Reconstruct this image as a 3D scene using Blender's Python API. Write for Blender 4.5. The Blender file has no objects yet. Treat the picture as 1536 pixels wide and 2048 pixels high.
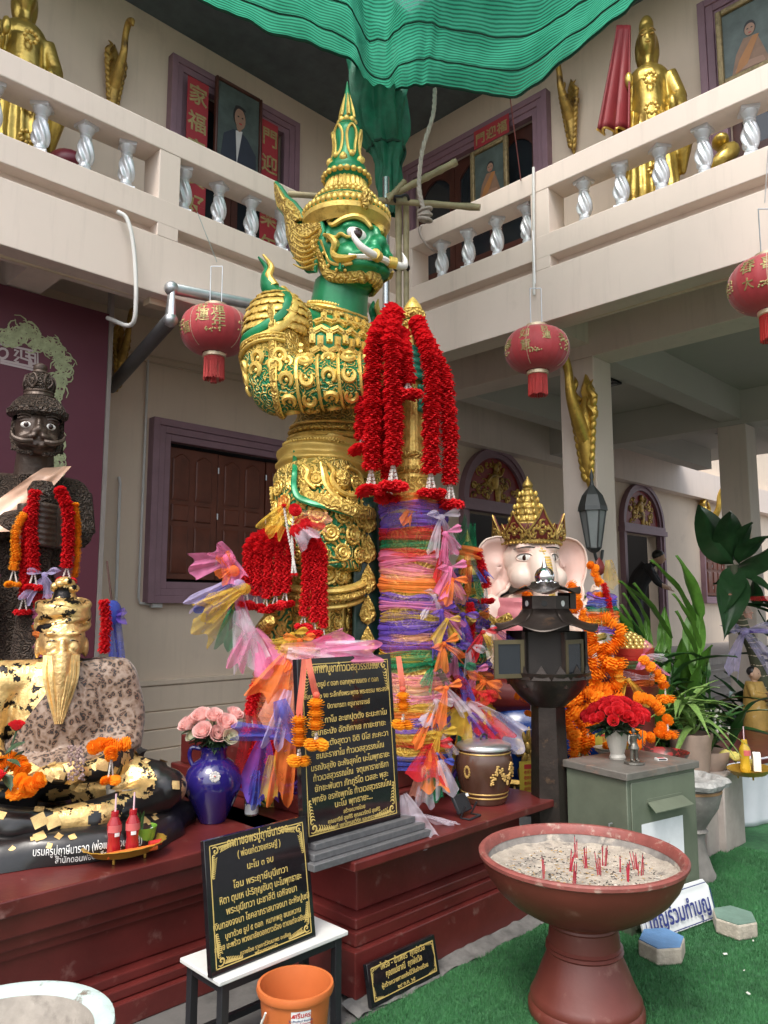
import bpy, bmesh, math, random
from mathutils import Vector, Matrix, Euler, noise
from mathutils.bvhtree import BVHTree
random.seed(7)
PI = math.pi
scene = bpy.context.scene
C = scene.collection
# ---------------------------------------------------------------- camera
F_PX, CAM_H, PITCH = 1538.0, 1.55, math.radians(7.0)
cd = bpy.data.cameras.new('camera'); cam = bpy.data.objects.new('camera', cd); C.objects.link(cam)
cam.location = (0, 0, CAM_H); cam.rotation_euler = (PI/2 + PITCH, 0, -PI/4)
cd.sensor_width = 36; cd.lens = F_PX/2048*36; cd.clip_start = .05; cd.clip_end = 500
scene.camera = cam
# ---------------------------------------------------------------- sky, sun, exposure
SUN_EL, SUN_AZ = math.radians(58), math.radians(248)      # azimuth clockwise from +Y of the place light comes from
w = bpy.data.worlds.new('World'); scene.world = w; w.use_nodes = True
nt = w.node_tree; bg = nt.nodes['Background']
sky = nt.nodes.new('ShaderNodeTexSky'); sky.sky_type = 'NISHITA'; sky.sun_disc = False
sky.sun_elevation = SUN_EL; sky.sun_rotation = SUN_AZ; sky.dust_density = 4.0; sky.air_density = 1.3
hs = nt.nodes.new('ShaderNodeHueSaturation'); hs.inputs['Saturation'].default_value = .45
nt.links.new(sky.outputs[0], hs.inputs['Color']); nt.links.new(hs.outputs[0], bg.inputs['Color'])
bg.inputs['Strength'].default_value = .15
sl = bpy.data.lights.new('sun', 'SUN'); sun = bpy.data.objects.new('sun', sl); C.objects.link(sun)
sl.energy = .8; sl.angle = math.radians(18); sl.color = (1, .94, .85)
_d = Vector((math.sin(SUN_AZ)*math.cos(SUN_EL), math.cos(SUN_AZ)*math.cos(SUN_EL), math.sin(SUN_EL)))
sun.rotation_euler = _d.to_track_quat('Z', 'Y').to_euler()
vs = scene.view_settings; vs.view_transform = 'Standard'; vs.look = 'None'; vs.gamma = 1; vs.exposure = 1.2
scene.cycles.max_bounces = 10; scene.cycles.diffuse_bounces = 6; scene.cycles.transparent_max_bounces = 24
scene.cycles.use_adaptive_sampling = True
try:
    scene.cycles.use_denoising = True
except Exception: pass
# ---------------------------------------------------------------- measuring helpers (photo pixel -> point in the place)
_R = Vector((math.sin(PI/4), -math.cos(PI/4), 0)); _F0 = Vector((math.cos(PI/4), math.sin(PI/4), 0)); _U0 = Vector((0, 0, 1))
_F = _F0*math.cos(PITCH) + _U0*math.sin(PITCH); _U = -_F0*math.sin(PITCH) + _U0*math.cos(PITCH)
EYE = Vector((0, 0, CAM_H))
def ray(x, y): return _F + _R*((x-768)/F_PX) - _U*((y-1024)/F_PX)
def pz(x, y, z): d = ray(x, y); return EYE + d*((z-CAM_H)/d.z)
def px(x, y, X): d = ray(x, y); return EYE + d*(X/d.x)
def py(x, y, Y): d = ray(x, y); return EYE + d*(Y/d.y)
def pd(x, y, D): d = ray(x, y); return EYE + d*(D/d.dot(_F0))
# ---------------------------------------------------------------- objects
def thing(name, label, cat, loc=(0, 0, 0), rz=0, group=None):
    o = bpy.data.objects.new(name, None); C.objects.link(o); o.empty_display_size = .05
    o.location = loc; o.rotation_euler = (0, 0, rz); tag(o, label, cat, group); return o
def tag(o, label=None, cat=None, group=None, kind=None):
    if label: o['label'] = label
    if cat: o['category'] = cat
    if group: o['group'] = group
    if kind: o['kind'] = kind
    return o
def inst(me, name, parent=None, mtx=None):
    o = bpy.data.objects.new(name, me); C.objects.link(o)
    if parent is not None: o.parent = parent
    if mtx is not None: o.matrix_local = mtx
    return o
def dup(o, parent=None, loc=None, rz=None, label=None, group=None):
    c = o.copy(); C.objects.link(c); c.parent = parent
    if loc is not None: c.location = loc
    if rz is not None: c.rotation_euler = (0, 0, rz)
    if label: c['label'] = label
    if group: c['group'] = group
    for ch in list(o.children): dup(ch, c)
    return c
def T(x, y=0, z=0):
    return Matrix.Translation(Vector((x, y, z)) if not hasattr(x, '__len__') else Vector(x))
def RX(a): return Matrix.Rotation(a, 4, 'X')
def RY(a): return Matrix.Rotation(a, 4, 'Y')
def RZ(a): return Matrix.Rotation(a, 4, 'Z')
def SC(x, y=None, z=None):
    if y is None: y = z = x
    return Matrix.Diagonal((x, y, z, 1))
def frame(p, n, up=(0, 0, 1)):
    """matrix at p with local Z along n and local Y near up"""
    n = Vector(n).normalized(); up = Vector(up)
    x = up.cross(n)
    if x.length < 1e-4: x = Vector((1, 0, 0)).cross(n)
    x.normalize(); y = n.cross(x)
    m = Matrix((x, y, n)).transposed().to_4x4(); m.translation = Vector(p); return m
def smoothpath(pts, n):
    pts = [Vector(p) for p in pts]; P = [pts[0]*2-pts[1]] + pts + [pts[-1]*2-pts[-2]]; out = []; m = len(pts)-1
    for i in range(n):
        t = i/(n-1)*m; k = min(int(t), m-1); u = t-k; a, b, c, d = P[k], P[k+1], P[k+2], P[k+3]
        out.append(.5*((2*b) + (c-a)*u + (2*a-5*b+4*c-d)*u*u + (3*b-a-3*c+d)*u**3))
    return out
def lerpl(a, t):
    t = max(0, min(1, t))*(len(a)-1); k = min(int(t), len(a)-2); return a[k] + (a[k+1]-a[k])*(t-k)
def rnd(a, b): return random.uniform(a, b)
class MB:
    def __init__(s): s.v = []; s.f = []; s.m = []
    def add(s, vs, fs, m=0, M=None):
        o = len(s.v)
        s.v += [tuple(M @ Vector(q)) for q in vs] if M is not None else [tuple(q) for q in vs]
        s.f += [tuple(i+o for i in q) for q in fs]; s.m += [m]*len(fs); return s
    def box(s, c, d, M=None, m=0, taper=1.0):
        x, y, z = d[0]/2, d[1]/2, d[2]/2; t = taper
        vs = [(c[0]+a*x*(t if k > 0 else 1), c[1]+b*y*(t if k > 0 else 1), c[2]+k*z) for a, b, k in
              ((-1,-1,-1),(1,-1,-1),(1,1,-1),(-1,1,-1),(-1,-1,1),(1,-1,1),(1,1,1),(-1,1,1))]
        return s.add(vs, ((3,2,1,0),(4,5,6,7),(0,1,5,4),(1,2,6,5),(2,3,7,6),(3,0,4,7)), m, M)
    def bx(s, a, b, M=None, m=0):
        return s.box([(a[i]+b[i])/2 for i in range(3)], [abs(b[i]-a[i]) for i in range(3)], M, m)
    def lathe(s, prof, c=(0, 0, 0), seg=24, sx=1, sy=1, M=None, m=0, fn=None, cap=True):
        vs = []; fs = []; n = len(prof)
        for j, (r, z) in enumerate(prof):
            for i in range(seg):
                a = 2*PI*i/seg; q = r*(fn(a, z, j) if fn else 1)
                vs.append((c[0]+q*math.cos(a)*sx, c[1]+q*math.sin(a)*sy, c[2]+z))
        for j in range(n-1):
            for i in range(seg):
                k = (i+1) % seg; fs.append((j*seg+i, j*seg+k, (j+1)*seg+k, (j+1)*seg+i))
        if cap:
            if prof[0][0] > 1e-4: fs.append(tuple(reversed(range(seg))))
            if prof[-1][0] > 1e-4: fs.append(tuple(range((n-1)*seg, n*seg)))
        return s.add(vs, fs, m, M)
    def tube(s, pts, r, seg=8, M=None, m=0, cap=True, flat=1.0, up=None):
        pts = [Vector(p) for p in pts]; n = len(pts); vs = []; fs = []
        rr = [r]*n if not hasattr(r, '__len__') else [lerpl(list(r), i/(n-1)) for i in range(n)]
        ref = Vector(up) if up else None; px_ = None
        for i in range(n):
            t = (pts[min(i+1, n-1)]-pts[max(i-1, 0)])
            t = t.normalized() if t.length > 1e-9 else Vector((0, 0, 1))
            if ref: a = ref.cross(t)
            elif px_ is None: a = Vector((0, 0, 1)).cross(t) if abs(t.z) < .95 else Vector((1, 0, 0)).cross(t)
            else: a = px_ - t*px_.dot(t)
            a = a.normalized() if a.length > 1e-6 else Vector((1, 0, 0)); px_ = a; b = t.cross(a)
            for k in range(seg):
                q = 2*PI*k/seg; vs.append(pts[i] + a*math.cos(q)*rr[i] + b*math.sin(q)*rr[i]*flat)
        for i in range(n-1):
            for k in range(seg):
                l = (k+1) % seg; fs.append((i*seg+k, i*seg+l, (i+1)*seg+l, (i+1)*seg+k))
        if cap: fs += [tuple(reversed(range(seg))), tuple(range((n-1)*seg, n*seg))]
        return s.add(vs, fs, m, M)
    def ell(s, c, r, seg=14, ring=9, M=None, m=0, rot=None):
        if not hasattr(r, '__len__'): r = (r, r, r)
        pr = [(max(math.sin(PI*j/ring), 0), -math.cos(PI*j/ring)) for j in range(ring+1)]
        L = T(c) @ (rot or Matrix()) @ SC(*r)
        return s.lathe(pr, seg=seg, M=(M @ L if M is not None else L), m=m, cap=False)
    def prism(s, poly, h, M=None, m=0, bev=0):
        n = len(poly)
        if bev:
            cx = sum(p[0] for p in poly)/n; cy = sum(p[1] for p in poly)/n
            ins = [(cx+(p[0]-cx)*(1-bev), cy+(p[1]-cy)*(1-bev)) for p in poly]
            vs = [(p[0], p[1], 0) for p in poly]+[(p[0], p[1], h*.6) for p in poly]+[(p[0], p[1], h) for p in ins]; L = 3
        else: vs = [(p[0], p[1], 0) for p in poly]+[(p[0], p[1], h) for p in poly]; L = 2
        fs = [tuple(reversed(range(n))), tuple(range((L-1)*n, L*n))]
        for l in range(L-1): fs += [(l*n+i, l*n+(i+1) % n, (l+1)*n+(i+1) % n, (l+1)*n+i) for i in range(n)]
        return s.add(vs, fs, m, M)
    def grid(s, fn, nu, nv, M=None, m=0, cu=False):
        vs = [fn(i/(nu if cu else nu-1), j/(nv-1)) for j in range(nv) for i in range(nu)]
        fs = [(j*nu+i, j*nu+(i+1) % nu, (j+1)*nu+(i+1) % nu, (j+1)*nu+i) for j in range(nv-1) for i in range(nu if cu else nu-1)]
        return s.add(vs, fs, m, M)
    def mesh(s, name, mats, smooth=40):
        me = bpy.data.meshes.new(name); me.from_pydata(s.v, [], s.f)
        for q in (mats if isinstance(mats, (list, tuple)) else [mats]): me.materials.append(q)
        if any(s.m): me.polygons.foreach_set('material_index', s.m)
        if smooth:
            me.polygons.foreach_set('use_smooth', [True]*len(me.polygons))
            try: me.set_sharp_from_angle(angle=math.radians(smooth))
            except Exception: pass
        me.validate(); me.update(); return me
    def build(s, name, mats, parent=None, smooth=40, mtx=None, bevel=0, solid=0):
        o = inst(s.mesh(name, mats, smooth), name, parent, mtx)
        if solid:
            q = o.modifiers.new('solid', 'SOLIDIFY'); q.thickness = solid
        if bevel:
            q = o.modifiers.new('bevel', 'BEVEL'); q.width = bevel; q.segments = 2; q.limit_method = 'ANGLE'; q.angle_limit = math.radians(35)
            q.harden_normals = False
        return o
def remesh(mb, voxel, it=4, name='body', fac=.6):
    o = bpy.data.objects.new('tmp', mb.mesh('tmp', [], 0)); C.objects.link(o)
    q = o.modifiers.new('r', 'REMESH'); q.mode = 'VOXEL'; q.voxel_size = voxel
    if it: q = o.modifiers.new('s', 'SMOOTH'); q.iterations = it; q.factor = fac
    dg = bpy.context.evaluated_depsgraph_get(); me = bpy.data.meshes.new_from_object(o.evaluated_get(dg)); me.name = name
    me.polygons.foreach_set('use_smooth', [True]*len(me.polygons)); me.update()
    bpy.data.objects.remove(o); return me
def setmat(me, *mats):
    me.materials.clear()
    for q in mats: me.materials.append(q)
    return me
def bvh(me): return BVHTree.FromPolygons([v.co.copy() for v in me.vertices], [tuple(p.vertices) for p in me.polygons])
_tc = {}
def textmesh(s, size, m, extrude=.001, align='CENTER', bold=0, space=1.0):
    k = (s, size, m.name, extrude, align, bold)
    if k in _tc: return _tc[k]
    cu = bpy.data.curves.new('t', 'FONT'); cu.body = s; cu.size = size; cu.extrude = extrude; cu.align_x = align; cu.offset = bold; cu.resolution_u = 3; cu.space_character = space
    o = bpy.data.objects.new('t', cu); C.objects.link(o)
    dg = bpy.context.evaluated_depsgraph_get(); me = bpy.data.meshes.new_from_object(o.evaluated_get(dg)); me.name = 'lettering'
    bpy.data.objects.remove(o); setmat(me, m); _tc[k] = me; return me
# ---------------------------------------------------------------- materials
def mat(name, col, rough=.6, metal=0, var=.12, vs=6, bump=.06, bs=60, spec=.5, coat=0, col2=None, c2s=3, c2lo=.55, c2hi=.65, c2rough=None, trans=0, alpha=1, sub=0, coord='Object', sheen=0, streak=0):
    m = bpy.data.materials.new(name); m.use_nodes = True; n = m.node_tree.nodes; l = m.node_tree.links
    b = n['Principled BSDF']; b.inputs['Roughness'].default_value = rough; b.inputs['Metallic'].default_value = metal
    b.inputs['Specular IOR Level'].default_value = spec; b.inputs['Coat Weight'].default_value = coat; b.inputs['Coat Roughness'].default_value = .08
    b.inputs['Transmission Weight'].default_value = trans; b.inputs['Alpha'].default_value = alpha
    if sheen: b.inputs['Sheen Weight'].default_value = sheen
    if sub: b.inputs['Subsurface Weight'].default_value = sub; b.inputs['Subsurface Radius'].default_value = (.02, .01, .008); b.inputs['Subsurface Scale'].default_value = .3
    tc = n.new('ShaderNodeTexCoord'); out = None
    def nz(scale, det=5, rg=.6):
        q = n.new('ShaderNodeTexNoise'); q.inputs['Scale'].default_value = scale; q.inputs['Detail'].default_value = det; q.inputs['Roughness'].default_value = rg
        l.new(tc.outputs[coord], q.inputs['Vector']); return q
    c4 = (*col, 1); b.inputs['Base Color'].default_value = c4; cur = None
    if var:
        q = nz(vs); mr = n.new('ShaderNodeMapRange'); mr.inputs['From Min'].default_value = .3; mr.inputs['From Max'].default_value = .7
        mr.inputs['To Min'].default_value = 1-var; mr.inputs['To Max'].default_value = 1+var; l.new(q.outputs[0], mr.inputs['Value'])
        mx = n.new('ShaderNodeMix'); mx.data_type = 'RGBA'; mx.blend_type = 'MULTIPLY'; mx.inputs['Factor'].default_value = 1
        mx.inputs['A'].default_value = c4; l.new(mr.outputs[0], mx.inputs['B']); cur = mx.outputs['Result']
    if col2:
        q = nz(c2s, 8, .65); mr = n.new('ShaderNodeMapRange'); mr.inputs['From Min'].default_value = c2lo; mr.inputs['From Max'].default_value = c2hi; l.new(q.outputs[0], mr.inputs['Value'])
        mx = n.new('ShaderNodeMix'); mx.data_type = 'RGBA'; l.new(mr.outputs[0], mx.inputs['Factor'])
        if cur: l.new(cur, mx.inputs['A'])
        else: mx.inputs['A'].default_value = c4
        mx.inputs['B'].default_value = (*col2, 1); cur = mx.outputs['Result']
        if c2rough is not None:
            mr2 = n.new('ShaderNodeMapRange'); mr2.inputs['To Min'].default_value = rough; mr2.inputs['To Max'].default_value = c2rough
            l.new(mr.outputs[0], mr2.inputs['Value']); l.new(mr2.outputs[0], b.inputs['Roughness'])
    if streak:
        mp = n.new('ShaderNodeMapping'); mp.inputs['Scale'].default_value = (7, 7, .55); l.new(tc.outputs[coord], mp.inputs[0]); q = n.new('ShaderNodeTexNoise'); q.inputs['Scale'].default_value = 1.6; q.inputs['Detail'].default_value = 7; q.inputs['Roughness'].default_value = .7; l.new(mp.outputs[0], q.inputs['Vector'])
        mr = n.new('ShaderNodeMapRange'); mr.inputs['From Min'].default_value = .52; mr.inputs['From Max'].default_value = .78; mr.inputs['To Max'].default_value = streak; l.new(q.outputs[0], mr.inputs['Value'])
        mx = n.new('ShaderNodeMix'); mx.data_type = 'RGBA'; l.new(mr.outputs[0], mx.inputs['Factor']); l.new(cur, mx.inputs['A']); mx.inputs['B'].default_value = (*[c*.45 for c in col], 1); cur = mx.outputs['Result']
    if cur: l.new(cur, b.inputs['Base Color'])
    if bump:
        q = nz(bs, 4, .55); bp = n.new('ShaderNodeBump'); bp.inputs['Strength'].default_value = bump; bp.inputs['Distance'].default_value = .01
        l.new(q.outputs[0], bp.inputs['Height']); l.new(bp.outputs[0], b.inputs['Normal'])
    return m
def S(r, g, b):
    f = lambda c: (c/255/12.92) if c <= 10 else ((c/255+.055)/1.055)**2.4
    return (f(r), f(g), f(b))
def sheer(name, col, dens=.55, rough=.8):
    m = bpy.data.materials.new(name); m.use_nodes = True; n = m.node_tree.nodes; l = m.node_tree.links; n.clear()
    o = n.new('ShaderNodeOutputMaterial'); t = n.new('ShaderNodeBsdfTransparent'); d = n.new('ShaderNodeBsdfDiffuse'); tr = n.new('ShaderNodeBsdfTranslucent')
    a = n.new('ShaderNodeMixShader'); b = n.new('ShaderNodeMixShader'); tc = n.new('ShaderNodeTexCoord'); q = n.new('ShaderNodeTexNoise'); q.inputs['Scale'].default_value = 9
    l.new(tc.outputs['Object'], q.inputs['Vector']); mr = n.new('ShaderNodeMapRange'); mr.inputs['From Min'].default_value = .3; mr.inputs['From Max'].default_value = .7
    mr.inputs['To Min'].default_value = max(0, dens-.18); mr.inputs['To Max'].default_value = min(1, dens+.18); l.new(q.outputs[0], mr.inputs['Value'])
    d.inputs['Color'].default_value = (*col, 1); tr.inputs['Color'].default_value = (*col, 1); a.inputs[0].default_value = .35
    l.new(d.outputs[0], a.inputs[1]); l.new(tr.outputs[0], a.inputs[2]); l.new(mr.outputs[0], b.inputs[0]); l.new(t.outputs[0], b.inputs[1]); l.new(a.outputs[0], b.inputs[2])
    l.new(b.outputs[0], o.inputs[0]); return m
WALL = mat('wall_paint', (.70, .58, .46), .75, vs=1.2, var=.05, bump=.05, bs=25, col2=(.50, .41, .33), c2s=1.3, c2lo=.6, c2hi=.85, streak=.2)
FASC = mat('fascia_paint', (.70, .60, .53), .7, vs=.8, var=.05, bump=.05, bs=18, col2=(.55, .46, .40), c2s=2.2, c2lo=.62, c2hi=.9, streak=.24)
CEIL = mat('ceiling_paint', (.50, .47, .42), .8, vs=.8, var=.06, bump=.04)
PURP = mat('purple_frame_paint', (.25, .15, .185), .5, var=.1, bump=.08)
WOOD = mat('shutter_wood', (.13, .035, .018), .42, var=.3, vs=4, bump=.1, bs=30)
DKWOOD = mat('dark_wood', (.07, .022, .014), .45, var=.3, vs=5, bump=.1)
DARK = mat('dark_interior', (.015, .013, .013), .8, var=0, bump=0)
PEARL = mat('pearl_silver', (.66, .68, .72), .32, metal=.35, var=.1, vs=9, bump=.1, bs=30)
GOLDP = mat('gold_paint', (.60, .40, .085), .36, metal=.75, var=.25, vs=10, bump=.25, bs=50, col2=(.22, .12, .03), c2s=9, c2lo=.55, c2hi=.75)
OLDGOLD = mat('worn_gilt', (.46, .29, .07), .42, metal=.6, var=.35, vs=12, bump=.35, bs=35, col2=(.12, .07, .03), c2s=7, c2lo=.5, c2hi=.65)
STEEL = mat('galvanised', (.50, .52, .54), .35, metal=.85, var=.12, vs=10, bump=.06)
PVC = mat('pvc', (.62, .62, .60), .45, var=.08, bump=.02)
PVCB = mat('beige_conduit', (.60, .49, .36), .5, var=.08, bump=.02)
GLASSD = mat('dark_glass', (.02, .025, .03), .08, var=0, bump=0, spec=.7)
CONC = mat('concrete', (.11, .105, .10), .85, vs=3, var=.25, bump=.3, bs=40, col2=(.06, .058, .055), c2s=2)
REDP = mat('red_paint', (.105, .017, .015), .33, var=.28, vs=4, bump=.12, bs=22, col2=(.24, .12, .10), c2s=9, c2lo=.60, c2hi=.80, c2rough=.8)
BLACKM = mat('black_metal', (.025, .026, .03), .45, metal=.3, var=.2, bump=.1, col2=(.10, .07, .05), c2s=12, c2lo=.62, c2hi=.72)
WHITEP = mat('white_paint', (.72, .72, .70), .5, var=.06, bump=.03)
RED = mat('bright_red', (.45, .02, .018), .5, var=.15, bump=.05)
TXTGOLD = mat('engraved_gold', (.60, .44, .14), .45, metal=.25, var=.1, bump=0)
TXTBLUE = mat('blue_ink', (.02, .03, .16), .6, var=0, bump=0)
TXTWHITE = mat('white_ink', (.75, .75, .72), .6, var=0, bump=0)
TXTRED = mat('red_ink', (.45, .03, .03), .6, var=0, bump=0)
TXTBLACK = mat('black_ink', (.02, .02, .025), .6, var=0, bump=0)
# ================================================================ ground and building
YW, XW, YF, XF = 6.6, 6.6, 5.15, 5.3
mb = MB(); mb.grid(lambda u, v: (-40+u*100, -40+v*100, 0), 3, 3); tag(mb.build('ground', CONC, smooth=0), kind='structure')
def wall_open(mb, x0, x1, z0, z1, ops, y0, y1, axis='x'):
    xs = sorted({x0, x1, *[o[0] for o in ops], *[o[1] for o in ops]})
    for a, b in zip(xs, xs[1:]):
        cuts = sorted((o[2], o[3]) for o in ops if o[0] <= a+1e-6 and o[1] >= b-1e-6); z = z0
        for c0, c1 in cuts+[(z1, z1)]:
            if c0 > z+1e-4:
                if axis == 'x': mb.bx((a, y0, z), (b, y1, c0))
                else: mb.bx((y0, a, z), (y1, b, c0))
            z = max(z, c1)
WL = thing('temple_wing', 'cream two-storey temple wing with purple-framed shuttered window, arched doors and upper balcony', 'building', (0, YW, 0))
WR = thing('temple_wing', 'cream temple wing raised on square columns with open ground floor and upper balcony', 'building', (XW, 3.5, 0))
def P(mb, name, m, par, **k):
    o = mb.build(name, m, par, **k); o.matrix_parent_inverse = Matrix.Translation(-par.location); return o
def sub(mb, name, m, par, **k):
    return mb.build(name, m, par, **k)
wo = [(3.66, 6.06, 1.72, 3.16), (8.18, 9.48, .8, 2.86), (12.6, 13.9, .8, 2.86), (15.95, 18.2, 1.75, 3.05)]
mb = MB(); wall_open(mb, -4, 21, 0, 4.3, wo, YW, YW+.2); P(mb, 'ground_wall', WALL, WL, smooth=0)
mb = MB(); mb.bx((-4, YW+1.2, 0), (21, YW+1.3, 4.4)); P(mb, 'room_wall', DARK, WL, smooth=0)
for i, (z0, z1, d) in enumerate(((0, .27, .10), (.27, .44, .075), (.44, .60, .055), (.60, .83, .035), (.83, .885, .05))):
    mb = MB(); mb.bx((-4, YW-d, z0), (8.0, YW-.002, z1-.006)); P(mb, 'plinth_band', WALL, WL, smooth=0, bevel=.008)
# shuttered window on the ground floor: frame of stepped purple mouldings, four leaves with raised panels
def moulding(mb, x0, x1, z0, z1, y, wd, steps=3, dep=.10):
    for k in range(steps):
        a = wd*k/steps; b = wd*(k+1)/steps; d = dep*(1-k/steps*.55)
        mb.bx((x0-wd+a, y-d, z0-wd+a), (x0-wd+b, y+.02, z1+wd-a)); mb.bx((x1+wd-b, y-d, z0-wd+a), (x1+wd-a, y+.02, z1+wd-a))
        mb.bx((x0-wd+b, y-d+.001, z1+wd-b), (x1+wd-b, y+.02, z1+wd-a)); mb.bx((x0-wd+b, y-d+.001, z0-wd+a), (x1+wd-b, y+.02, z0-wd+b))
def archpanel(w, h, d, arch=0.0):
    n = 10; top = [(w/2-w*i/n, h/2 - arch*(1-math.sin(PI*i/n)**1.3)) for i in range(n+1)] if arch else [(w/2, h/2), (-w/2, h/2)]
    return [(-w/2, -h/2), (w/2, -h/2)] + top
def shutter(x0, x1, z0, z1, y, par, m=WOOD, panel=WOOD):
    w = x1-x0; h = z1-z0; s = MB(); s.bx((0, 0, 0), (w, .035, h)); o = s.build('shutter', m, par, mtx=T(x0, y, z0), bevel=.004)
    st = .075*min(1, w/.6); pw = (w-3*st)/2; s = MB()
    for c in (0, 1):
        cx = st+pw/2+c*(pw+st)
        for (za, zb, ar) in ((.60, .955, .06), (.44, .565, 0), (.045, .40, 0)):
            ph = (zb-za)*h; s.prism(archpanel(pw, ph, .02, ar*h*.7), .018, M=T(cx, 0, (za+zb)/2*h) @ RX(PI/2), bev=.12)
    s.build('panel', panel, o, mtx=T(0, .001, 0), smooth=30)
    return o
def window(x0, x1, z0, z1, par, leaves, wd=.2, y=YW, sill=True):
    o = MB(); moulding(o, x0, x1, z0, z1, 0, wd); fr = o.build('window_frame', PURP, par, mtx=T(-par.location.x, y-par.location.y, 0), bevel=.004)
    for k in range(leaves):
        a = x0+.01+(x1-x0-.02)*k/leaves; b = x0+.01+(x1-x0-.02)*(k+1)/leaves
        shutter(a+.006, b-.006, z0+.03, z1-.03, .05+.012*(k % 2), fr)
    s = MB()
    for k in range(leaves+1):
        a = x0+.01+(x1-x0-.02)*k/leaves
        for q in (.15, .5, .85): s.tube([(a, .045, z0+(z1-z0)*q-.03), (a, .045, z0+(z1-z0)*q+.03)], .008, 6)
    s.build('hinge', STEEL, fr)
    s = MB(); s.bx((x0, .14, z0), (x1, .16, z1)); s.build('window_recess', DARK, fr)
    return fr
window(3.66, 6.06, 1.78, 3.12, WL, 4)
window(15.95, 18.2, 1.75, 3.05, WL, 4, wd=.14)
# arched doors with gilded red tympanum
TYMP = mat('tympanum_red', (.22, .012, .012), .45, var=.2, bump=.1)
def arched_door(xa, xb, zt, rise, par):
    w = xb-xa; cx = (xa+xb)/2; y = YW
    o = MB(); wd = .15
    for k, d in enumerate((.10, .07)):
        a = wd*k/2; b = wd*(k+1)/2
        o.bx((xa-wd+a, -d, .8), (xa-wd+b, .02, zt)); o.bx((xb+wd-b, -d, .8), (xb+wd-a, .02, zt)); 
    o.bx((xa-wd-.03, -.13, zt), (xb+wd+.03, .02, zt+.09)); o.bx((xa-wd, -.11, zt+.09), (xb+wd, .02, zt+.16))
    n = 22; R0 = w/2+wd; zb = zt+.16
    for d, r1, r2 in ((.10, 0, .07), (.07, .07, .14)):
        for i in range(n):
            a0, a1 = PI*i/n, PI*(i+1)/n; q = []
            for dd in (.02, -d):
                for (r, a) in ((0, a0), (0, a1), (1, a1), (1, a0)):
                    k = 1-(r2 if r else r1)/R0; q.append((cx+R0*k*math.cos(a), dd, zb+rise*k*math.sin(a)*(1 if rise else 1)))
            o.add(q, ((0,1,2,3),(7,6,5,4),(0,4,5,1),(1,5,6,2),(2,6,7,3),(3,7,4,0)))
    fr = o.build('arched_door_frame', PURP, par, mtx=T(-par.location.x, y-par.location.y, 0), smooth=30)
    ri = rise*(1-.14/R0); ro = R0-.14
    t = MB(); t.prism([(cx+ro*math.cos(PI*i/24), zb+ri*math.sin(PI*i/24)) for i in range(25)], .02, M=RX(PI/2)); t.build('tympanum', TYMP, fr)
    g = MB(); rr = random.Random(int(xa*10))
    g.ell((cx, -.04, zb+ri*.78), (.055, .04, .07)); g.ell((cx, -.03, zb+ri*.5), (.075, .035, .16)); g.ell((cx+.05, -.03, zb+ri*.2), (.06, .03, .17)); g.tube(smoothpath([(cx-.2, -.03, zb+ri*.45), (cx-.08, -.04, zb+ri*.6), (cx+.1, -.04, zb+ri*.62), (cx+.2, -.03, zb+ri*.8)], 10), .025, 6)
    for sd in (-1, 1):
        for k in range(22):
            a = rr.uniform(.08, 1.5); q = rr.uniform(.25, .9); bx_ = cx+sd*math.cos(a)*ro*q; bz = zb+math.sin(a)*ri*q; s0 = rr.uniform(.05, .1); ph = rr.uniform(0, 6)
            g.tube([(bx_+s0*(1-t/9)*math.cos(ph+sd*t*.75), -.025, bz+s0*(1-t/9)*math.sin(ph+sd*t*.75)) for t in range(8)], [.006, .016, .014, .008], 5)
            g.ell((bx_, -.025, bz), (.022, .014, .022), 6, 4)
    g.build('gilded_relief', OLDGOLD, fr)
arched_door(8.18, 9.48, 2.86, .78, WL); arched_door(12.6, 13.9, 2.86, .78, WL)
# balcony: parapet beam, balusters, rails, posts, upper wall
def run(par, axis, c, a0, a1, posts, bal, inward):
    """parapet along x (axis 0) or y (axis 1) at plane c; inward = +1 towards the building"""
    def bx(mb, s0, s1, d0, d1, z0, z1):
        if axis == 0: mb.bx((s0, c+d0, z0), (s1, c+d1, z1))
        else: mb.bx((c+d0, s0, z0), (c+d1, s1, z1))
    m = MB(); bx(m, a0, a1, 0, .25, 3.9, 4.36); P(m, 'fascia_beam', FASC, par, smooth=0, bevel=.006)
    m = MB(); bx(m, a0, a1, .12, .24, 4.36, 4.46); P(m, 'groove_slab', FASC, par, smooth=0)
    m = MB(); bx(m, a0, a1, -.002, .25, 4.46, 4.66); P(m, 'lower_rail', FASC, par, smooth=0, bevel=.006)
    m = MB(); bx(m, a0, a1, -.004, .25, 5.06, 5.25); P(m, 'handrail', FASC, par, smooth=0, bevel=.008)
    for p in posts:
        m = MB(); bx(m, p-.09, p+.09, -.001, .246, 4.358, 5.062); P(m, 'parapet_post', FASC, par, smooth=0, bevel=.006)
    for b in bal:
        mt = T(b, c+.125, 4.66) if axis == 0 else T(c+.125, b, 4.66)
        inst(BAL, 'baluster', par, Matrix.Translation(-par.location) @ mt @ RZ(b*3))
prof = [(.058, 0), (.06, .02), (.05, .03), (.052, .05), (.04, .06), (.046, .075), (.04, .09)]
prof += [(.036+.020*math.sin(PI*(t/22)**.8), .09+.2*t/22) for t in range(1, 23)]
prof += [(.036, .295), (.044, .305), (.037, .32), (.05, .345), (.058, .36), (.062, .38), (.062, .402)]
b_ = MB(); b_.lathe(prof, seg=60, fn=lambda a, z, j: 1+(.20*math.sin(a*6+z*42) if .1 < z < .29 else 0)); b_.box((0, 0, .02), (.12, .12, .04)); b_.box((0, 0, .388), (.125, .125, .028))
BAL = b_.mesh('baluster', PEARL, 50)
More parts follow.
